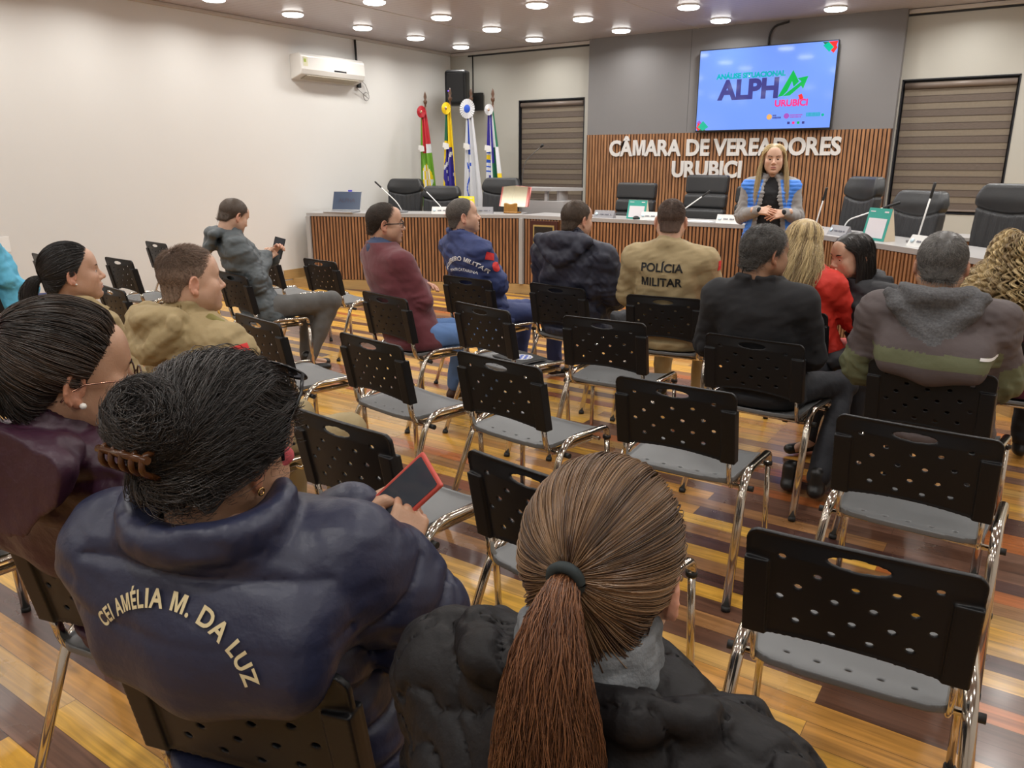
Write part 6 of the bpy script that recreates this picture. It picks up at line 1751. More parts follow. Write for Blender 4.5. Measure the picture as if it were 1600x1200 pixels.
def vestq(X, Y, Z, U, L): return np.where(L == 0, 0.005*np.exp(-((np.abs(Z/0.032-np.round(Z/0.032))*0.032)/0.005)**2)-0.002, 0)
p.cloth('jacket', [C_BLUEV, C_GREYK, C_GREYK, C_GREYK], h=0.006, g=0.020, extra=openf, wr=0.003, wf=7, bottom=0.82, lo=(-0.42, -0.3, 0.78), hi=(0.42, 0.45, zz0+0.10), arm_r=(0.062, 0.056, 0.045), quilt=vestq, post=trim, neckcut=0.074, sleeve_end=0.92, collar=(0.035, 0.078), fold=0.006)
V, Q = hair_shell(0.004, hlw, 0.008)
def front(P2):
    return P2
fh = falling_hair(5200, hlw, r, -0.30, tone=(0.3, 1.0), wave=0.005, wf=3, spread=0.034, back=0.080, r=0.0010, lift=0.015)
p.hair([(V, Q, shell_tone(V, 0.3)), fh], H_BLOND)
p.brows(H_DARK); p.shoes(M_SHOE); p.trousers(C_DKT, rt=(0.088, 0.06, 0.05))
b = MB(); 
for k in range(9): b.lathe([(0, 0.002), (0.006, 0.001), (0.0065, -0.001)], M=Matrix.Translation((0.075+0.0045*k, 0.118-0.001*k, zz0-0.09-0.045*k)) @ Matrix.Rotation(R(-90), 4, 'X'), n=10)
b.build('snap_buttons', mat('snap_metal', (0.75, 0.75, 0.75), 0.2, 0.8), p.root)
b = MB(); b.tube([tuple(p.W[1]*0.35+p.E[1]*0.0+p.W[1]*0.65+np.array([0.012, -0.01, 0])+np.array([0.0, 0.03*math.cos(k), 0.03*math.sin(k)])) for k in np.linspace(0, 6.28, 15)], 0.006, n=6, caps=False); b.build('wristwatch', mat('watch_strap', (0.62, 0.5, 0.45), 0.5), p.root)

# ---- 17. person at the far left edge, only a curl of hair and a sleeve in view
p = Person('person with brown hair and light blue top, cut off by the left photo edge', pel(-6.55, 2.55, -6), -6, (-6.66, 2.66, 1.20), yaw=0, fem=True, skin=SK_MID, seed=33, hs=1.0)
p.add_body(); r = p.rng
p.cloth('top', [cloth_mat('cloth_sky', (0.10, 0.42, 0.62))], h=0.012, g=0.018)
V, Q = hair_shell(0.006, hlw, 0.018, nz=0.004)
p.hair([(V, Q, shell_tone(V, 0.6)), falling_hair(900, hlw, r, -0.12, tone=(0.2, 1), wave=0.01, spread=0.03, r=0.0014)], hair_mat('hair_ginger', (0.2, 0.09, 0.02), (0.55, 0.28, 0.07)))
p.trousers(cloth_mat('trousers_navy', (0.02, 0.025, 0.09))); p.shoes(M_SHOE)
# ================================================================== THINGS ON THE WALLS
# big screen
TVX0, TVX1, TVZ0, TVZ1 = -4.02, -2.33, 1.99, 2.98
TY = Y_BACK-0.20
tv = thing('television', 'large wall screen showing a blue slide, over the slatted panelling', 'screen', ((TVX0+TVX1)/2, TY, (TVZ0+TVZ1)/2))
W_, H_ = TVX1-TVX0, TVZ1-TVZ0
b = MB(); b.box((0, 0, 0), (W_, 0.045, H_), bev=0.004); b.box((0, 0.05, 0), (0.5, 0.07, 0.4)); b.build('casing', mat('tv_black', (0.01, 0.01, 0.012), 0.3), tv)
def screen_mat(name, col, st=1.0): return mat(name, tuple(c*0.2 for c in col), 0.07, emit=(col, st), spec=0.6)
S_BG = screen_mat('slide_blue', (0.17, 0.32, 0.93), 0.95)
b = MB(); w2, h2 = W_-0.024, H_-0.030; b.quad((-w2/2, -0.0235, -h2/2+0.004), (w2/2, -0.0235, -h2/2+0.004), (w2/2, -0.0235, h2/2+0.004), (-w2/2, -0.0235, h2/2+0.004))
scr = b.build('screen', S_BG, tv)
def FR(x, z, y=-0.0245): return Matrix.Translation((x, y, z)) @ Matrix.Rotation(R(90), 4, 'X')
def U(x, z): return (x-0.5)*w2, (0.5-z)*h2     # slide coordinates 0..1
S_NAVY = screen_mat('slide_indigo', (0.045, 0.045, 0.22)); S_TEAL = screen_mat('slide_teal', (0.0, 0.36, 0.42)); S_GREEN = screen_mat('slide_green', (0.0, 0.42, 0.07)); S_RED = screen_mat('slide_red', (0.85, 0.03, 0.03)); S_PINK = screen_mat('slide_pink', (0.85, 0.03, 0.22)); S_TG = screen_mat('slide_sea_green', (0.0, 0.42, 0.27)); S_DKG = screen_mat('slide_dark_green', (0.02, 0.13, 0.07)); S_ORG = screen_mat('slide_orange', (0.75, 0.40, 0.12)); S_PUR = screen_mat('slide_purple', (0.35, 0.08, 0.45)); S_LB = screen_mat('slide_light', (0.25, 0.42, 0.97))
def slide_text(t, x, z, size, m, **k):
    px, pz = U(x, z); text_obj('slide_lettering', t, size, m, FR(px, pz), offset=k.pop('offset', size*0.02), parent=scr, **k)
slide_text('ANÁLISE SITUACIONAL', 0.398, 0.358, 0.083, S_TEAL, spacing=0.98, offset=0.0045)
slide_text('ALPH', 0.385, 0.61, 0.315, S_NAVY, offset=0.014, spacing=1.0)
slide_text('URUBICI', 0.715, 0.725, 0.105, S_PINK, offset=0.004)
def poly(pts, m, y=-0.0245, name='slide_shape'):
    b = MB(); vs = [b.bm.verts.new((U(x, z)[0], y, U(x, z)[1])) for x, z in pts]; b.bm.faces.new(vs); return b.build(name, m, scr)
poly([(0.615, 0.61), (0.71, 0.30), (0.757, 0.44), (0.722, 0.50), (0.708, 0.43), (0.68, 0.545), (0.65, 0.60)], S_GREEN); poly([(0.69, 0.55), (0.775, 0.44), (0.745, 0.40), (0.82, 0.38), (0.79, 0.53), (0.775, 0.49), (0.70, 0.60), (0.65, 0.605)], S_GREEN, y=-0.0248)
poly([(0.76, 0.60), (0.785, 0.585), (0.80, 0.64), (0.775, 0.66)], S_RED)
for (x, z, s_, m) in ((0.945, 0.04, 0.045, S_TG), (0.985, 0.0, 0.05, S_RED), (0.975, 0.075, 0.035, S_RED), (0.93, 0.0, 0.035, S_DKG), (0.055, 0.955, 0.045, S_TG), (0.015, 0.965, 0.04, S_RED), (0.022, 0.90, 0.02, S_PUR), (0.05, 1.0, 0.03, S_DKG)):
    pts = [(max(0.001, min(0.999, x+dx*s_)), max(0.001, min(0.999, z+dz*s_*1.75))) for dx, dz in ((-1, 0), (0, -1), (1, 0), (0, 1))]
    poly(pts, m, y=-0.0245-0.0003*(1+s_*10))
for k, m in enumerate((S_NAVY, S_PINK, S_GREEN, S_NAVY)): poly([(0.70+0.035*k, 0.915), (0.718+0.035*k, 0.915), (0.718+0.035*k, 0.945), (0.70+0.035*k, 0.945)], m)
def disc(x, z, r_, m): poly([(x+r_*math.cos(a_), z+r_*1.7*math.sin(a_)) for a_ in np.linspace(0, 6.1, 14)], m)
disc(0.565, 0.85, 0.020, S_ORG); disc(0.69, 0.845, 0.020, S_PUR)
for (x0, x1, z, hh_, m) in ((0.59, 0.625, 0.838, 0.012, S_NAVY), (0.59, 0.655, 0.865, 0.014, S_NAVY), (0.715, 0.81, 0.838, 0.010, S_PUR), (0.715, 0.80, 0.862, 0.010, S_PUR), (0.83, 0.93, 0.842, 0.030, S_TEAL)):
    n_ = int((x1-x0)/0.009)
    for i in range(n_): poly([(x0+i*0.009, z-hh_), (x0+i*0.009+0.0065, z-hh_), (x0+i*0.009+0.0065, z+hh_*0.6), (x0+i*0.009, z+hh_*0.6)], m)
disc(0.945, 0.845, 0.010, S_TG)
# cable from the ceiling
b = MB(); b.tube(arc_pts([(-3.18, Y_BACK-0.13, TVZ1-0.1), (-3.18, Y_BACK-0.135, 3.10), (-3.13, Y_BACK-0.135, 3.20), (-2.95, Y_BACK-0.14, 3.235)], 0.05), 0.012, n=8)
tag(b.build('power_cable', mat('cable_black', (0.01, 0.01, 0.01), 0.5)), 'short black cable running from the ceiling down to the big screen', 'cable')
# red mark under the screen
b = MB(); b.lathe([(0, 0.0), (0.10, 0.0), (0.10, 0.008), (0, 0.010)], M=Matrix.Translation((-2.93, PY-0.0, 2.035)) @ Matrix.Rotation(R(90), 4, 'X'), n=28)
tag(b.build('round_emblem', mat('emblem_red', (0.30, 0.035, 0.04), 0.5)), 'dark red round emblem peeking out below the big screen', 'emblem')

# the lettering on the panelling
M_LET = mat('letter_grey', (0.62, 0.60, 0.58), 0.4)
sg = thing('lettering_sign', 'raised light grey lettering CÂMARA DE VEREADORES URUBICI on the slats', 'sign', (-3.75, PY-0.035, 1.7))
def sign_line(txt, xc, z, size, width):
    probe = text_mesh(txt, size, 0.0, 0.010); xs_ = [v.co.x for v in probe.vertices]; sc = width/(max(xs_)-min(xs_)); bpy.data.meshes.remove(probe)
    # letter positions from prefix widths
    x = -width/2
    def wid(t):
        m_ = text_mesh(t, size, 0, 0.0, align='LEFT'); q = [v.co.x for v in m_.vertices]; r_ = (max(q) if q else 0.0); bpy.data.meshes.remove(m_); return r_
    base0 = None
    for i, ch in enumerate(txt):
        if ch == ' ': continue
        end = wid(txt[:i+1]); own = text_mesh(ch, size, 0.012, 0.010, align='LEFT'); q = [v.co.x for v in own.vertices]; ox = end-(max(q)-0.010)
        own.transform(Matrix.Translation((xc-width/2, 0, z)) @ Matrix.Rotation(R(90), 4, 'X') @ Matrix.Diagonal((sc, 1, 1, 1)) @ Matrix.Translation((ox, 0, 0)))
        own.materials.clear(); own.materials.append(M_LET); own.name = 'letter'
        o = bpy.data.objects.new('letter', own); link(o); o.parent = sg
sign_line('CÂMARA DE VEREADORES', 0.0, 0.0, 0.285, 3.10)
sign_line('URUBICI', -0.12, -0.275, 0.285, 0.955)

# split air conditioner on the left wall
ac = thing('air_conditioner', 'white split air conditioner mounted high on the left wall', 'air conditioner', (X_LEFT, 7.72, 2.62))
M_AC = mat('ac_white', (0.72, 0.71, 0.68), 0.25); M_ACD = mat('ac_beige', (0.40, 0.36, 0.28), 0.5)
prof = [(0.001, 0.30), (0.17, 0.315), (0.205, 0.28), (0.215, 0.12), (0.19, 0.06), (0.001, 0.0)]
b = MB(); b.prism([(x, z) for x, z in prof], -0.56, 0.56, M=Matrix(((1, 0, 0, 0), (0, 0, 1, 0), (0, 1, 0, 0), (0, 0, 0, 1)))); o = b.build('casing', M_AC, ac)
md = o.modifiers.new('b', 'BEVEL'); md.width = 0.012; md.segments = 3
b = MB(); b.box((0.13, 0, 0.030), (0.13, 0.92, 0.006), rot=Matrix.Rotation(R(-18), 4, 'Y')); b.build('air_flap', M_ACD, ac)
b = MB(); b.box((0.213, 0.10, 0.135), (0.006, 0.22, 0.022), rot=Matrix.Rotation(R(0), 4, 'Y'), bev=0.002); b.build('display', mat('ac_display', (0.03, 0.03, 0.035), 0.2), ac)
b = MB(); b.mat(0).box((0.2145, -0.49, 0.21), (0.002, 0.07, 0.11)); b.mat(1).box((0.216, -0.50, 0.22), (0.002, 0.035, 0.04)); b.build('energy_label', [mat('label_cream', (0.62, 0.60, 0.42), 0.6), mat('label_green', (0.35, 0.45, 0.08), 0.6)], ac)
b = MB(); b.tube([(X_LEFT+0.03, 8.30, CEIL-0.04), (X_LEFT+0.03, 8.31, 2.95), (X_LEFT+0.035, 8.33, 2.74)], 0.015, n=8); b.box((X_LEFT+0.03, 8.335, 2.68), (0.04, 0.06, 0.15), bev=0.006)
tag(b.build('cable_conduit', mat('cable_black', (0, 0, 0))), 'black conduit dropping from the ceiling beside the air conditioner', 'cable')
b = MB(); pts = [(X_LEFT+0.03, 8.34, 2.72), (X_LEFT+0.03, 8.46, 2.66), (X_LEFT+0.03, 8.52, 2.55)] + [(X_LEFT+0.03, 8.47+0.055*math.cos(a_), 2.50+0.055*math.sin(a_)) for a_ in np.linspace(0.6, 12.0, 30)] + [(X_LEFT+0.05, 8.26, 2.60)]
b.tube(pts, 0.0045, n=6); tag(b.build('coiled_wire', mat('wire_grey', (0.35, 0.33, 0.31), 0.5)), 'thin grey wire coiled on the wall by the air conditioner', 'cable')

# loudspeaker in the corner
sp = thing('loudspeaker', 'black loudspeaker hung in the corner above the flags', 'loudspeaker', (-7.72, 9.93, 2.42), R(20))
f = Field((-0.22, -0.24, -0.05), (0.22, 0.22, 0.62), 0.010)
f.box((0, 0, 0.27), (0.34, 0.32, 0.50), r=0.05); f.cut(lambda X, Y, Z: (np.abs(X)-0.17+0.35*np.maximum(0, Y+0.0)*0.6)+0*Z); V, Q, _, _ = f.mesh(1)
mesh_np('cabinet', V, Q, mat('speaker_black', (0.012, 0.012, 0.013), 0.5), sp)
b = MB(); b.box((0, -0.155, 0.27), (0.29, 0.02, 0.44), bev=0.02); b.build('grille', mat('grille_black', (0.006, 0.006, 0.007), 0.7, bump=(400, 0.6, 0.002)), sp)
b = MB(); b.lathe([(0, 0), (0.008, 0.0), (0.008, 0.004), (0, 0.005)], M=Matrix.Translation((-0.10, -0.168, 0.22)) @ Matrix.Rotation(R(90), 4, 'X'), n=10); b.build('indicator_lamp', mat('led_blue', (0.1, 0.05, 0.8), 0.3, emit=((0.15, 0.05, 1.0), 3.0)), sp)
b = MB(); b.box((0.08, 0.26, 0.14), (0.06, 0.34, 0.06)); b.box((0.20, 0.385, 0.10), (0.16, 0.06, 0.26), rot=R(-20)); b.build('wall_bracket', M_rubber, sp)
b = MB(); b.tube([(-7.80, Y_BACK-0.008, CEIL-0.03), (-7.80, Y_BACK-0.008, 2.40)], 0.010, n=6); tag(b.build('cable_duct', mat('cable_black', (0, 0, 0))), 'straight black cable duct dropping down the back wall near the corner', 'cable')
# white notice at the far left
b = MB(); b.box((X_LEFT+0.002, 3.40, 0.85), (0.003, 0.30, 0.15)); 
tag(b.build('notice_sheet', mat('paper', (0.78, 0.78, 0.76), 0.7)), 'white paper notice on the left wall at the left photo edge', 'paper')

# ------------------------------------------------------------------ flags on poles
M_POLE = mat('pole_wood', (0.10, 0.045, 0.022), 0.35)
def flag(x, y, name, label, cols, pattern, ros, ztop=2.62, wide=0.22, drop=1.55, rr=0.075, ros2=None, lean=0.0, seed=1):
    t = thing('flag', label, 'flag', (x, y, DZ))
    b = MB(); b.lathe([(0.0, 0.0), (0.16, 0.0), (0.15, 0.03), (0.03, 0.05), (0, 0.05)], n=20); b.build('stand', M_POLE, t)
    zt = ztop-DZ
    b = MB(); b.tube([(0, 0, 0.02), (0, 0, zt-0.20)], 0.015, n=8); b.lathe([(0.015, zt-0.20), (0.012, zt-0.17), (0.026, zt-0.145), (0.03, zt-0.12), (0.014, zt-0.10), (0.024, zt-0.06), (0.016, zt-0.02), (0.0, zt+0.02)], n=12)
    b.build('pole', M_POLE, t)
    # draped cloth: folded cone hanging from under the rosette
    n, m_ = 60, 70; z1 = zt-0.24; V = []; z0 = z1-drop
    for j in range(m_+1):
        v = j/m_; z = z1-drop*v; wv = 0.045+(wide-0.045)*min(1, v*1.25)**0.8
        for i in range(n+1):
            u = i/n-0.5; fold = 0.035*(0.3+0.7*v)*math.sin(u*17+seed+1.2*v)+0.012*math.sin(u*41+seed*2)
            V.append((wv*(u*1.6)+lean*v, -0.045+fold-0.02*math.cos(u*3), z+0.06*abs(u)*v))
    V = np.array(V); F = []; mi = []
    for j in range(m_):
        for i in range(n):
            a_ = j*(n+1)+i; F.append((a_, a_+1, a_+n+2, a_+n+1)); mi.append(pattern((i+0.5)/n, (j+0.5)/m_))
    o = mesh_np('flag_cloth', V, np.array(F, np.int32), cols, t, midx=mi)
    md = o.modifiers.new('s', 'SOLIDIFY'); md.thickness = 0.002
    # rosette
    b = MB(); Mx = Matrix.Translation((0, -0.09, zt-0.27)) @ Matrix.Rotation(R(90), 4, 'X')
    for k in range(24):
        a0, a1 = k*math.pi/12, (k+1)*math.pi/12; r0 = rr*0.25
        vs = [(r0*math.cos(a0), r0*math.sin(a0), 0.012), (r0*math.cos(a1), r0*math.sin(a1), 0.012), (rr*math.cos(a1), rr*math.sin(a1), 0.0), (rr*math.cos((a0+a1)/2), rr*math.sin((a0+a1)/2), 0.012), (rr*math.cos(a0), rr*math.sin(a0), 0.0)]
        f_ = b.mat(0).bm.faces.new([b.bm.verts.new(Mx @ Vector(q)) for q in vs]); f_.material_index = 0
    b.mat(1).lathe([(rr*0.45 if ros2 else rr*0.28, 0.008), (rr*0.3 if ros2 else rr*0.2, 0.02), (0, 0.022)], M=Mx, n=18)
    b.build('rosette', [ros, ros2 or M_GOLD], t)
    # ribbon tag
    b = MB()
    for k in range(2): b.box((-0.02+0.03*k, -0.112-0.008*k, zt-0.78-0.02*k), (0.09, 0.004, 0.07), rot=Matrix.Rotation(R(8-14*k), 4, 'Y'))
    b.build('ribbon_tag', P_WHITE, t)
F_G = mat('flag_green', (0.015, 0.14, 0.07), 0.6); F_LG = mat('flag_lime', (0.14, 0.34, 0.02), 0.6); F_R = mat('flag_red', (0.50, 0.02, 0.035), 0.6); F_Y = mat('flag_yellow', (0.80, 0.58, 0.01), 0.6); F_B = mat('flag_blue', (0.03, 0.02, 0.26), 0.6); F_W = mat('flag_white', (0.66, 0.67, 0.70), 0.6); F_CB = mat('flag_cobalt', (0.02, 0.09, 0.55), 0.6)
def pat_sc(u, v):
    if v < 0.33: return 0 if u < 0.30 else 1
    if v < 0.42: return 0 if u < 0.3 else (2 if u+v > 0.98 else 1)
    if (u-0.5)**2/0.09+(v-0.66)**2/0.02 < 1: return 2 if (math.sin(u*30)*math.cos(v*40) > 0) else 3
    if v > 0.80 and u > 0.6: return 1
    return 0
def pat_br(u, v):
    if v < 0.30: return 0 if u < 0.5 else 1
    if v < 0.36: return 1 if u > 0.2 else 0
    if abs(u-0.58)/0.40+abs(v-0.58)/0.5 < 1 and v > 0.36:
        if abs(v-0.46+0.25*(u-0.55)) < 0.018: return 3
        if (int(u*23)*7+int(v*29)*5) % 17 == 0 and v > 0.55: return 3
        return 2
    return 1
def pat_mu(u, v):
    if v < 0.42: return 1 if 0.34 < u < 0.62 else 0
    if v > 0.48 and abs(u-0.32-0.06*math.sin(v*24)) < 0.03: return 1
    if abs(v-0.50) < 0.02 and 0.42 < u < 0.62: return 1
    return 0
def pat_4(u, v):
    if u < 0.34: return 0 if (v < 0.40 or v > 0.62 and u > 0.2) else (4 if v < 0.47 and v > 0.43 else 5 if (int(v*44) % 2 and v < 0.58) else 1)
    if u < 0.55: return 1
    if u < 0.62 and v < 0.5: return 0
    if v > 0.35: return 2 if u < 0.82 else (4 if v > 0.60 else 1)
    return 3 if u > 0.9 else 1
flag(-7.93, 9.40, 'a', 'red and lime green flag with red rosette, leftmost of the four flags', [F_LG, F_R, F_W, F_Y], pat_sc, F_R, ztop=2.60, wide=0.19, rr=0.085, seed=1, lean=0.09, drop=1.5)
flag(-7.46, 9.40, 'b', 'green yellow and blue national flag with yellow rosette, second from the left', [F_G, F_Y, F_B, F_W], pat_br, F_Y, ztop=2.63, wide=0.19, rr=0.085, seed=2, drop=1.6)
flag(-7.17, 9.52, 'c', 'white flag with cobalt stripe and large blue and white rosette', [F_W, F_CB], pat_mu, F_W, ztop=2.62, wide=0.22, rr=0.135, ros2=F_CB, seed=3, lean=0.05, drop=1.6)
flag(-6.70, 9.40, 'd', 'indigo white and green flag with silvery rosette, nearest the window', [F_B, F_W, F_G, F_G, F_Y, F_CB], pat_4, F_W, ztop=2.585, wide=0.19, rr=0.075, seed=4, lean=0.07, drop=1.5)

# ------------------------------------------------------------------ lectern
le = thing('lectern', 'grey lectern with raised sloping top standing behind the council desk', 'lectern', (-5.66, 9.05, DZ))
b = MB(); b.box((0.03, 0.1, 0.50), (0.70, 0.36, 1.00), bev=0.004); b.build('body', M_desk, le)
b = MB(); b.box((-0.20, -0.03, 1.065), (0.04, 0.05, 0.13)); b.box((0.10, -0.03, 1.065), (0.04, 0.05, 0.13)); b.box((0.24, 0.14, 1.06), (0.04, 0.22, 0.12)); b.build('support', M_desk, le)
b = MB(); b.prism([(-0.34, -0.10), (0.20, -0.10), (0.46, 0.30), (-0.34, 0.34)], 1.125, 1.165); b.build('top', M_desk, le)
def gooseneck(name, pts, label, loc_, base=True, white=True, head=0.10, wr=0.0065, hr=0.011, group=None, rot=0.0):
    t = thing('microphone', label, 'microphone', loc_, rot, group)
    if base:
        b = MB(); b.box((0, 0, 0.012), (0.11, 0.13, 0.022), bev=0.008); b.box((0, -0.02, 0.026), (0.06, 0.05, 0.012), bev=0.004); b.build('base', mat('mic_base_grey', (0.22, 0.22, 0.23), 0.4), t)
    P3 = [Vector(q) for q in pts]; b = MB(); b.tube(arc_pts(P3, 0.08), wr, n=8); b.build('stem', mat('mic_white', (0.75, 0.75, 0.74), 0.3) if white else mat('mic_dark_steel', (0.15, 0.15, 0.15), 0.3, 0.8), t)
    d = (P3[-1]-P3[-2]).normalized(); b = MB(); b.tube([P3[-1]-d*0.01, P3[-1], P3[-1]+d*head*0.6, P3[-1]+d*head, P3[-1]+d*(head+0.006)], [hr*0.7, hr, hr, hr*1.1, hr*0.5], n=10); b.build('capsule', M_rubber, t)
    return t
gooseneck('m', [(0, 0, 0), (0.02, 0, 0.20), (0.10, -0.05, 0.35), (0.37, -0.10, 0.52)], 'thin dark gooseneck microphone standing on the lectern', (-5.95, 9.0, DZ+1.166), base=False, white=False, head=0.035, wr=0.006, hr=0.016)
mg = 'desk microphones'
ZD = ZT
gooseneck('m', [(0, 0, 0.02), (-0.06, -0.02, 0.13), (-0.27, -0.06, 0.32)], 'white stemmed desk microphone leaning left beside the laptop', (-6.98, 7.75, ZD), rot=0.2)
gooseneck('m', [(0, 0, 0.02), (-0.01, -0.0, 0.08), (-0.22, -0.02, 0.27)], 'white stemmed desk microphone between the two leftmost office chairs', (-6.50, 7.97, ZD), rot=0.1)
gooseneck('m', [(0, 0, 0.02), (0.04, -0.0, 0.07), (0.34, -0.06, 0.27)], 'desk microphone leaning right over the policeman head, before the tallest chair', (-3.55, 8.55, ZD))
gooseneck('m', [(0, 0, 0.02), (0.02, 0, 0.05), (0.14, -0.03, 0.36)], 'desk microphone just left of the standing speaker', (-2.83, 8.55, ZD), head=0.03)
gooseneck('m', [(0, 0, 0.02), (0.02, -0.01, 0.05), (0.14, -0.06, 0.29)], 'upright white desk microphone just right of the standing speaker', (-1.87, 7.98, ZD), rot=-0.6, head=0.12)
gooseneck('m', [(0, 0, 0.02), (0.03, 0.01, 0.12), (0.33, 0.06, 0.24)], 'desk microphone bent far right, left of the teal calendar', (-1.56, 7.72, ZD), rot=-0.3, head=0.13)
gooseneck('m', [(0, 0, 0.02), (0.01, 0.01, 0.12), (0.045, 0.03, 0.36)], 'rightmost desk microphone standing upright before an office chair', (-0.86, 7.10, ZD), rot=-0.7, head=0.11)
# name plates
M_PL = mat('plate_clear', (0.50, 0.50, 0.52), 0.15, alpha=0.8); M_PLT = mat('plate_text', (0.13, 0.13, 0.16), 0.5); M_PLE = mat('plate_emblem', (0.55, 0.70, 0.78), 0.4); M_PLW = mat('plate_paper', (0.62, 0.62, 0.60), 0.5)
def plate(x, y, rot, label, white=True, w=0.26, txt=''):
    t = thing('name_plate', label, 'name plate', (x, y, ZD), rot)
    b = MB(); b.mat(0).prism([(-0.045, 0.0), (0.04, 0.0), (0.012, 0.085), (0.004, 0.085)], -w/2, w/2, M=Matrix(((0, 0, 1, 0), (1, 0, 0, 0), (0, 1, 0, 0), (0, 0, 0, 1)))); b.build('holder', M_PLW if white else mat('plate_grey', (0.24, 0.235, 0.25), 0.3), t)
    b = MB(); sl = math.atan2(0.049, 0.085); Mx = Matrix.Translation((0, -0.0225, 0.043)) @ Matrix.Rotation(-sl+R(0), 4, 'X') 
    b.mat(0).lathe([(0, 0.003), (0.018, 0.002), (0.018, 0)], M=Mx @ Matrix.Translation((-w*0.36, -0.004, 0)) @ Matrix.Rotation(R(90), 4, 'X'), n=12)
    b.mat(1)
    for i in range(9):
        if i % 4 != 3: b.box(tuple(Mx @ Vector((-w*0.17+0.017*i, -0.003, -0.004))), (0.012, 0.002, 0.014), rot=Matrix.Rotation(-sl, 4, 'X'))
    b.build('lettering', [M_PLE, M_PLT], t)
ang1 = math.atan2(B[1]-A[1], B[0]-A[0]); ang3 = math.atan2(D[1]-Cc[1], D[0]-Cc[0])
plate(-7.20, 7.56, ang1, 'clear name plate on the desk between laptop and first microphone'); plate(-6.42, 7.88, ang1, 'clear name plate behind the maroon sweater man face'); plate(-5.98, 8.16, ang1, 'grey name plate left of the open book stand', False)
plate(-4.35, 8.36, 0, 'grey name plate right of the navy jacket man head', False); plate(-2.86, 8.38, 0, 'white name plate just left of the standing speaker'); plate(-3.78, 8.37, 0, 'white name plate partly behind the policeman head', w=0.20)
plate(-1.53, 7.46, ang3, 'grey name plate above the black haired woman head', False); plate(-0.76, 6.73, ang3, 'clear name plate left of the grey haired man head', w=0.30)
# desk calendars
def calendar(x, y, rot, label, back=(0.62, 0.52, 0.38), front=(0.03, 0.33, 0.27), w=0.24, h=0.22):
    t = thing('desk_calendar', label, 'calendar', (x, y, ZD), rot); Mz = Matrix(((0, 0, 1, 0), (1, 0, 0, 0), (0, 1, 0, 0), (0, 0, 0, 1)))
    b = MB(); b.prism([(-0.055, 0), (0.055, 0), (0.001, h), (-0.003, h)], -w/2, w/2, M=Mz); b.build('stand', mat('cal_card_%g' % back[0], back, 0.6), t)
    sl = math.atan2(0.053, h); Mx = Matrix.Translation((0, -0.030, h/2)) @ Matrix.Rotation(-sl, 4, 'X')
    b = MB(); b.mat(0).box(tuple(Mx @ Vector((0, -0.002, 0))), (w, 0.002, h*1.02), rot=Matrix.Rotation(-sl, 4, 'X')); b.mat(1).box(tuple(Mx @ Vector((0.0, -0.004, -h*0.12))), (w*0.8, 0.002, h*0.62), rot=Matrix.Rotation(-sl, 4, 'X'))
    b.mat(1).box(tuple(Mx @ Vector((w*0.30, -0.0045, h*0.40))), (w*0.18, 0.001, h*0.05), rot=Matrix.Rotation(-sl, 4, 'X')); b.mat(1).box(tuple(Mx @ Vector((-w*0.30, -0.0045, h*0.40))), (w*0.22, 0.001, h*0.03), rot=Matrix.Rotation(-sl, 4, 'X'))
    b.build('sheet', [mat('cal_front_%g' % front[0], front, 0.5), mat('cal_page', (0.70, 0.68, 0.72), 0.6)], t)
calendar(-6.10, 7.98, ang1, 'yellow framed desk calendar left of the firefighter head', back=(0.7, 0.62, 0.05), front=(0.74, 0.70, 0.02), w=0.20)
calendar(-3.95, 8.42, -0.05, 'teal and white desk calendar on the middle desk section', w=0.24, h=0.21)
calendar(-1.16, 7.16, ang3+0.05, 'teal and white desk calendar on the right desk wing', w=0.27, h=0.26)
# loose papers, mouse, cup-like dark object
b = MB(); b.box((-3.62, 8.40, ZD+0.002), (0.24, 0.17, 0.003), rot=0.1); tag(b.build('paper_sheet', mat('paper', (0, 0, 0))), 'white paper lying on the middle desk section by the policeman head', 'paper')
b = MB(); b.box((-3.20, 8.44, ZD+0.002), (0.30, 0.20, 0.003), rot=-0.1); tag(b.build('paper_sheet', mat('paper', (0, 0, 0))), 'white papers on the desk below the tallest office chair', 'paper')
b = MB(); b.box((-6.22, 7.86, ZD+0.002), (0.22, 0.12, 0.003), rot=ang1); tag(b.build('paper_sheet', mat('paper_pink', (0.6, 0.33, 0.30), 0.6)), 'pinkish paper on the left desk wing beside the yellow calendar', 'paper')
f = Field((-0.05, -0.07, -0.01), (0.05, 0.07, 0.05), 0.004); f.ell((0, 0, 0.012), (0.032, 0.055, 0.026)); f.cut(lambda X, Y, Z: -Z+0*X); V, Q, _, _ = f.mesh(1)
o = mesh_np('computer_mouse', V, Q, M_rubber); o.location = (-3.93, 8.33, ZD); tag(o, 'small black computer mouse below the teal calendar on the middle desk', 'mouse')
# laptop
lt = thing('laptop', 'open laptop with a blue screen at the left end of the desk', 'laptop', (-7.66, 7.36, ZD), ang1-0.05)
b = MB(); b.box((0, -0.04, 0.010), (0.40, 0.27, 0.018), bev=0.005); b.build('keyboard_base', mat('laptop_silver', (0.42, 0.42, 0.43), 0.3, 0.6), lt)
Mx = Matrix.Translation((0, 0.10, 0.018)) @ Matrix.Rotation(R(-22), 4, 'X')
b = MB(); b.box(tuple(Mx @ Vector((0, 0, 0.13))), (0.40, 0.010, 0.26), rot=Matrix.Rotation(R(-22), 4, 'X'), bev=0.004); b.build('lid', mat('laptop_silver', (0, 0, 0)), lt)
b = MB(); b.box(tuple(Mx @ Vector((0, -0.006, 0.132))), (0.385, 0.002, 0.24), rot=Matrix.Rotation(R(-22), 4, 'X')); lo_ = b.build('screen', mat('laptop_blue', (0.025, 0.035, 0.06), 0.25, emit=((0.05, 0.08, 0.14), 0.35)), lt)
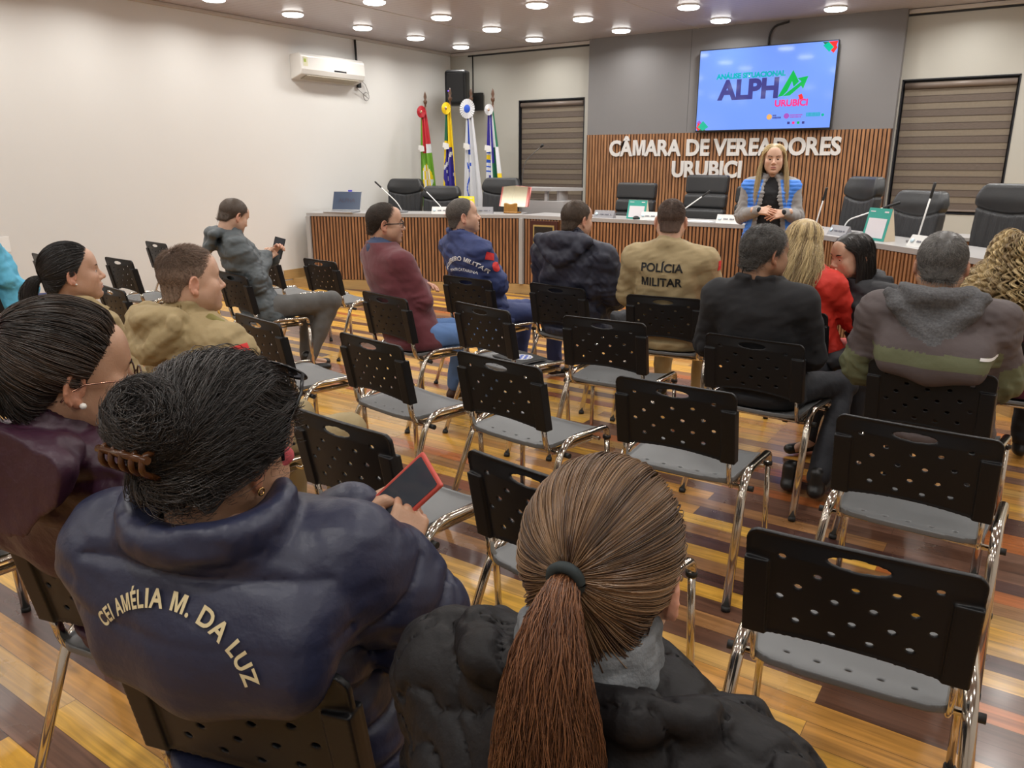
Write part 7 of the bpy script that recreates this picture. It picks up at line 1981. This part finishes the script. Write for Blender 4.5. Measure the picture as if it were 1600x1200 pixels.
text_obj('screen_lettering', 'ALPHA', 0.075, mat('laptop_letter', (0.01, 0.012, 0.04), 0.4), Mx @ Matrix.Translation((0, -0.0085, 0.11)) @ Matrix.Rotation(R(90), 4, 'X'), offset=0.002, parent=lo_)
b = MB(); b.box(tuple(Mx @ Vector((0.03, 0.0, 0.268))), (0.05, 0.02, 0.02)); b.build('webcam', mat('webcam_blue', (0.05, 0.05, 0.6), 0.4), lt)
# open book on a wooden stand
bk = thing('book_stand', 'small varnished wooden stand under the open book', 'book stand', (-5.72, 8.42, ZD), 0.12)
f = Field((-0.12, -0.07, -0.01), (0.12, 0.12, 0.16), 0.005); f.box((0, -0.02, 0.065), (0.19, 0.03, 0.13), r=0.012); f.box((0, 0.03, 0.010), (0.19, 0.15, 0.02), r=0.006)
f.ell((0, -0.02, 0.145), (0.05, 0.04, 0.028), op='sub', k=0.015); V, Q, _, _ = f.mesh(1); mesh_np('stand', V, Q, mat('stand_wood', (0.33, 0.16, 0.035), 0.25, vary=(20, 0.4)), bk)
ob = thing('open_book', 'large open book with pink edged cream pages on a wooden stand', 'book', (-5.73, 8.475, ZD+0.072), 0.12)
for s in (-1, 1):
    n = 14; V = []; 
    for j in (0, 1):
        for i in range(n+1):
            u = i/n; x = s*u*0.205; y = -0.03+0.035*u+0.018*math.sin(u*3.0)*-1; z0_, z1_ = 0.01, 0.27
            V.append((x, y+(0.085 if j else 0), z1_-0.018*u if j else z0_))
    base_n = n+1; F = [(i, i+1, base_n+i+1, base_n+i) for i in range(n)]; V = np.array(V)
    Vb = V+np.array([0, 0.035, 0]); Fb = [(base_n*2+a_, base_n*2+d_, base_n*2+c_, base_n*2+b__) for a_, b__, c_, d_ in F]
    rim = [(0, n, 0)] ; sides = []
    for i in range(n): sides += [(i, i+1, 2*base_n+i+1, 2*base_n+i), (base_n+i, 3*base_n+i, 3*base_n+i+1, base_n+i+1)]
    sides += [(n, base_n+n, 3*base_n+n, 2*base_n+n), (0, 2*base_n, 3*base_n, base_n)]
    allF = F+Fb+sides; mi = [0 if i < n-2 else 1 for i in range(n)]+[1]*n+[1]*len(sides)
    mesh_np('page_block', np.concatenate([V, Vb]), np.array(allF, np.int32), [mat('page_cream', (0.72, 0.69, 0.52), 0.7, vary=(30, 0.06)), mat('page_edge_pink', (0.70, 0.22, 0.20), 0.6)], ob, midx=mi, smooth=False)
# notebook on the chair
nb_ = thing('notebook', 'black spiral notebook with blue emblem lying on an empty chair', 'notebook', (-2.52, 3.80, 0.4665), R(-16))
b = MB(); b.mat(0).box((0, 0, 0.008), (0.27, 0.21, 0.004), bev=0.001); b.mat(1).box((0, 0, 0.004), (0.262, 0.20, 0.006)); b.mat(0).box((0, 0, 0.0), (0.27, 0.21, 0.003)); b.build('cover', [M_rubber, mat('paper', (0, 0, 0))], nb_)
b = MB()
for i in range(22): b.tube([(-0.139+0.009*math.cos(a_), -0.095+0.009*i, 0.005+0.009*math.sin(a_)) for a_ in np.linspace(0, 6.0, 8)], 0.0014, n=5)
b.build('spiral', mat('spiral_white', (0.7, 0.7, 0.7), 0.4), nb_)
me = patch_mesh(0.13, 0.13, lambda x, y: (None if x*x+y*y > 1 else (1 if x*x+y*y > 0.75 else (0 if (int((x+1)*5)+int((y+1)*4)) % 3 else 1))), n=20); me.transform(Matrix.Translation((0.02, 0, 0.0112))); me.materials.append(mat('emblem_blue', (0.04, 0.10, 0.45), 0.5)); me.materials.append(P_WHITE); o = bpy.data.objects.new('emblem', me); link(o); o.parent = nb_
# olive knitted garment on the left chair
f = Field((-0.30, -0.02, 0.44), (0.30, 0.46, 0.80), 0.010)
f.ell((0.02, 0.20, 0.53), (0.20, 0.17, 0.075), k=0.05); f.ell((0.12, 0.13, 0.60), (0.11, 0.09, 0.09), k=0.05); f.disp(lambda X, Y, Z, U, L: 0.016*noise3((X, Y, Z), 5, 3, 3)); f.cut(lambda X, Y, Z: 0.462-Z+0*X); V, Q, _, _ = f.mesh(1)
o = mesh_np('knitted_cardigan', V, Q, mat('knit_olive', (0.13, 0.115, 0.06), 0.95, bump=(110, 1.0, 0.008), vary=(60, 0.5))); o.location = (-2.62, 0.60, 0); tag(o, 'olive brown knitted garment bundled on the chair at the left photo edge', 'garment')
# wrist watch of the uniformed man resting on the next chair is hidden by his collar and left out
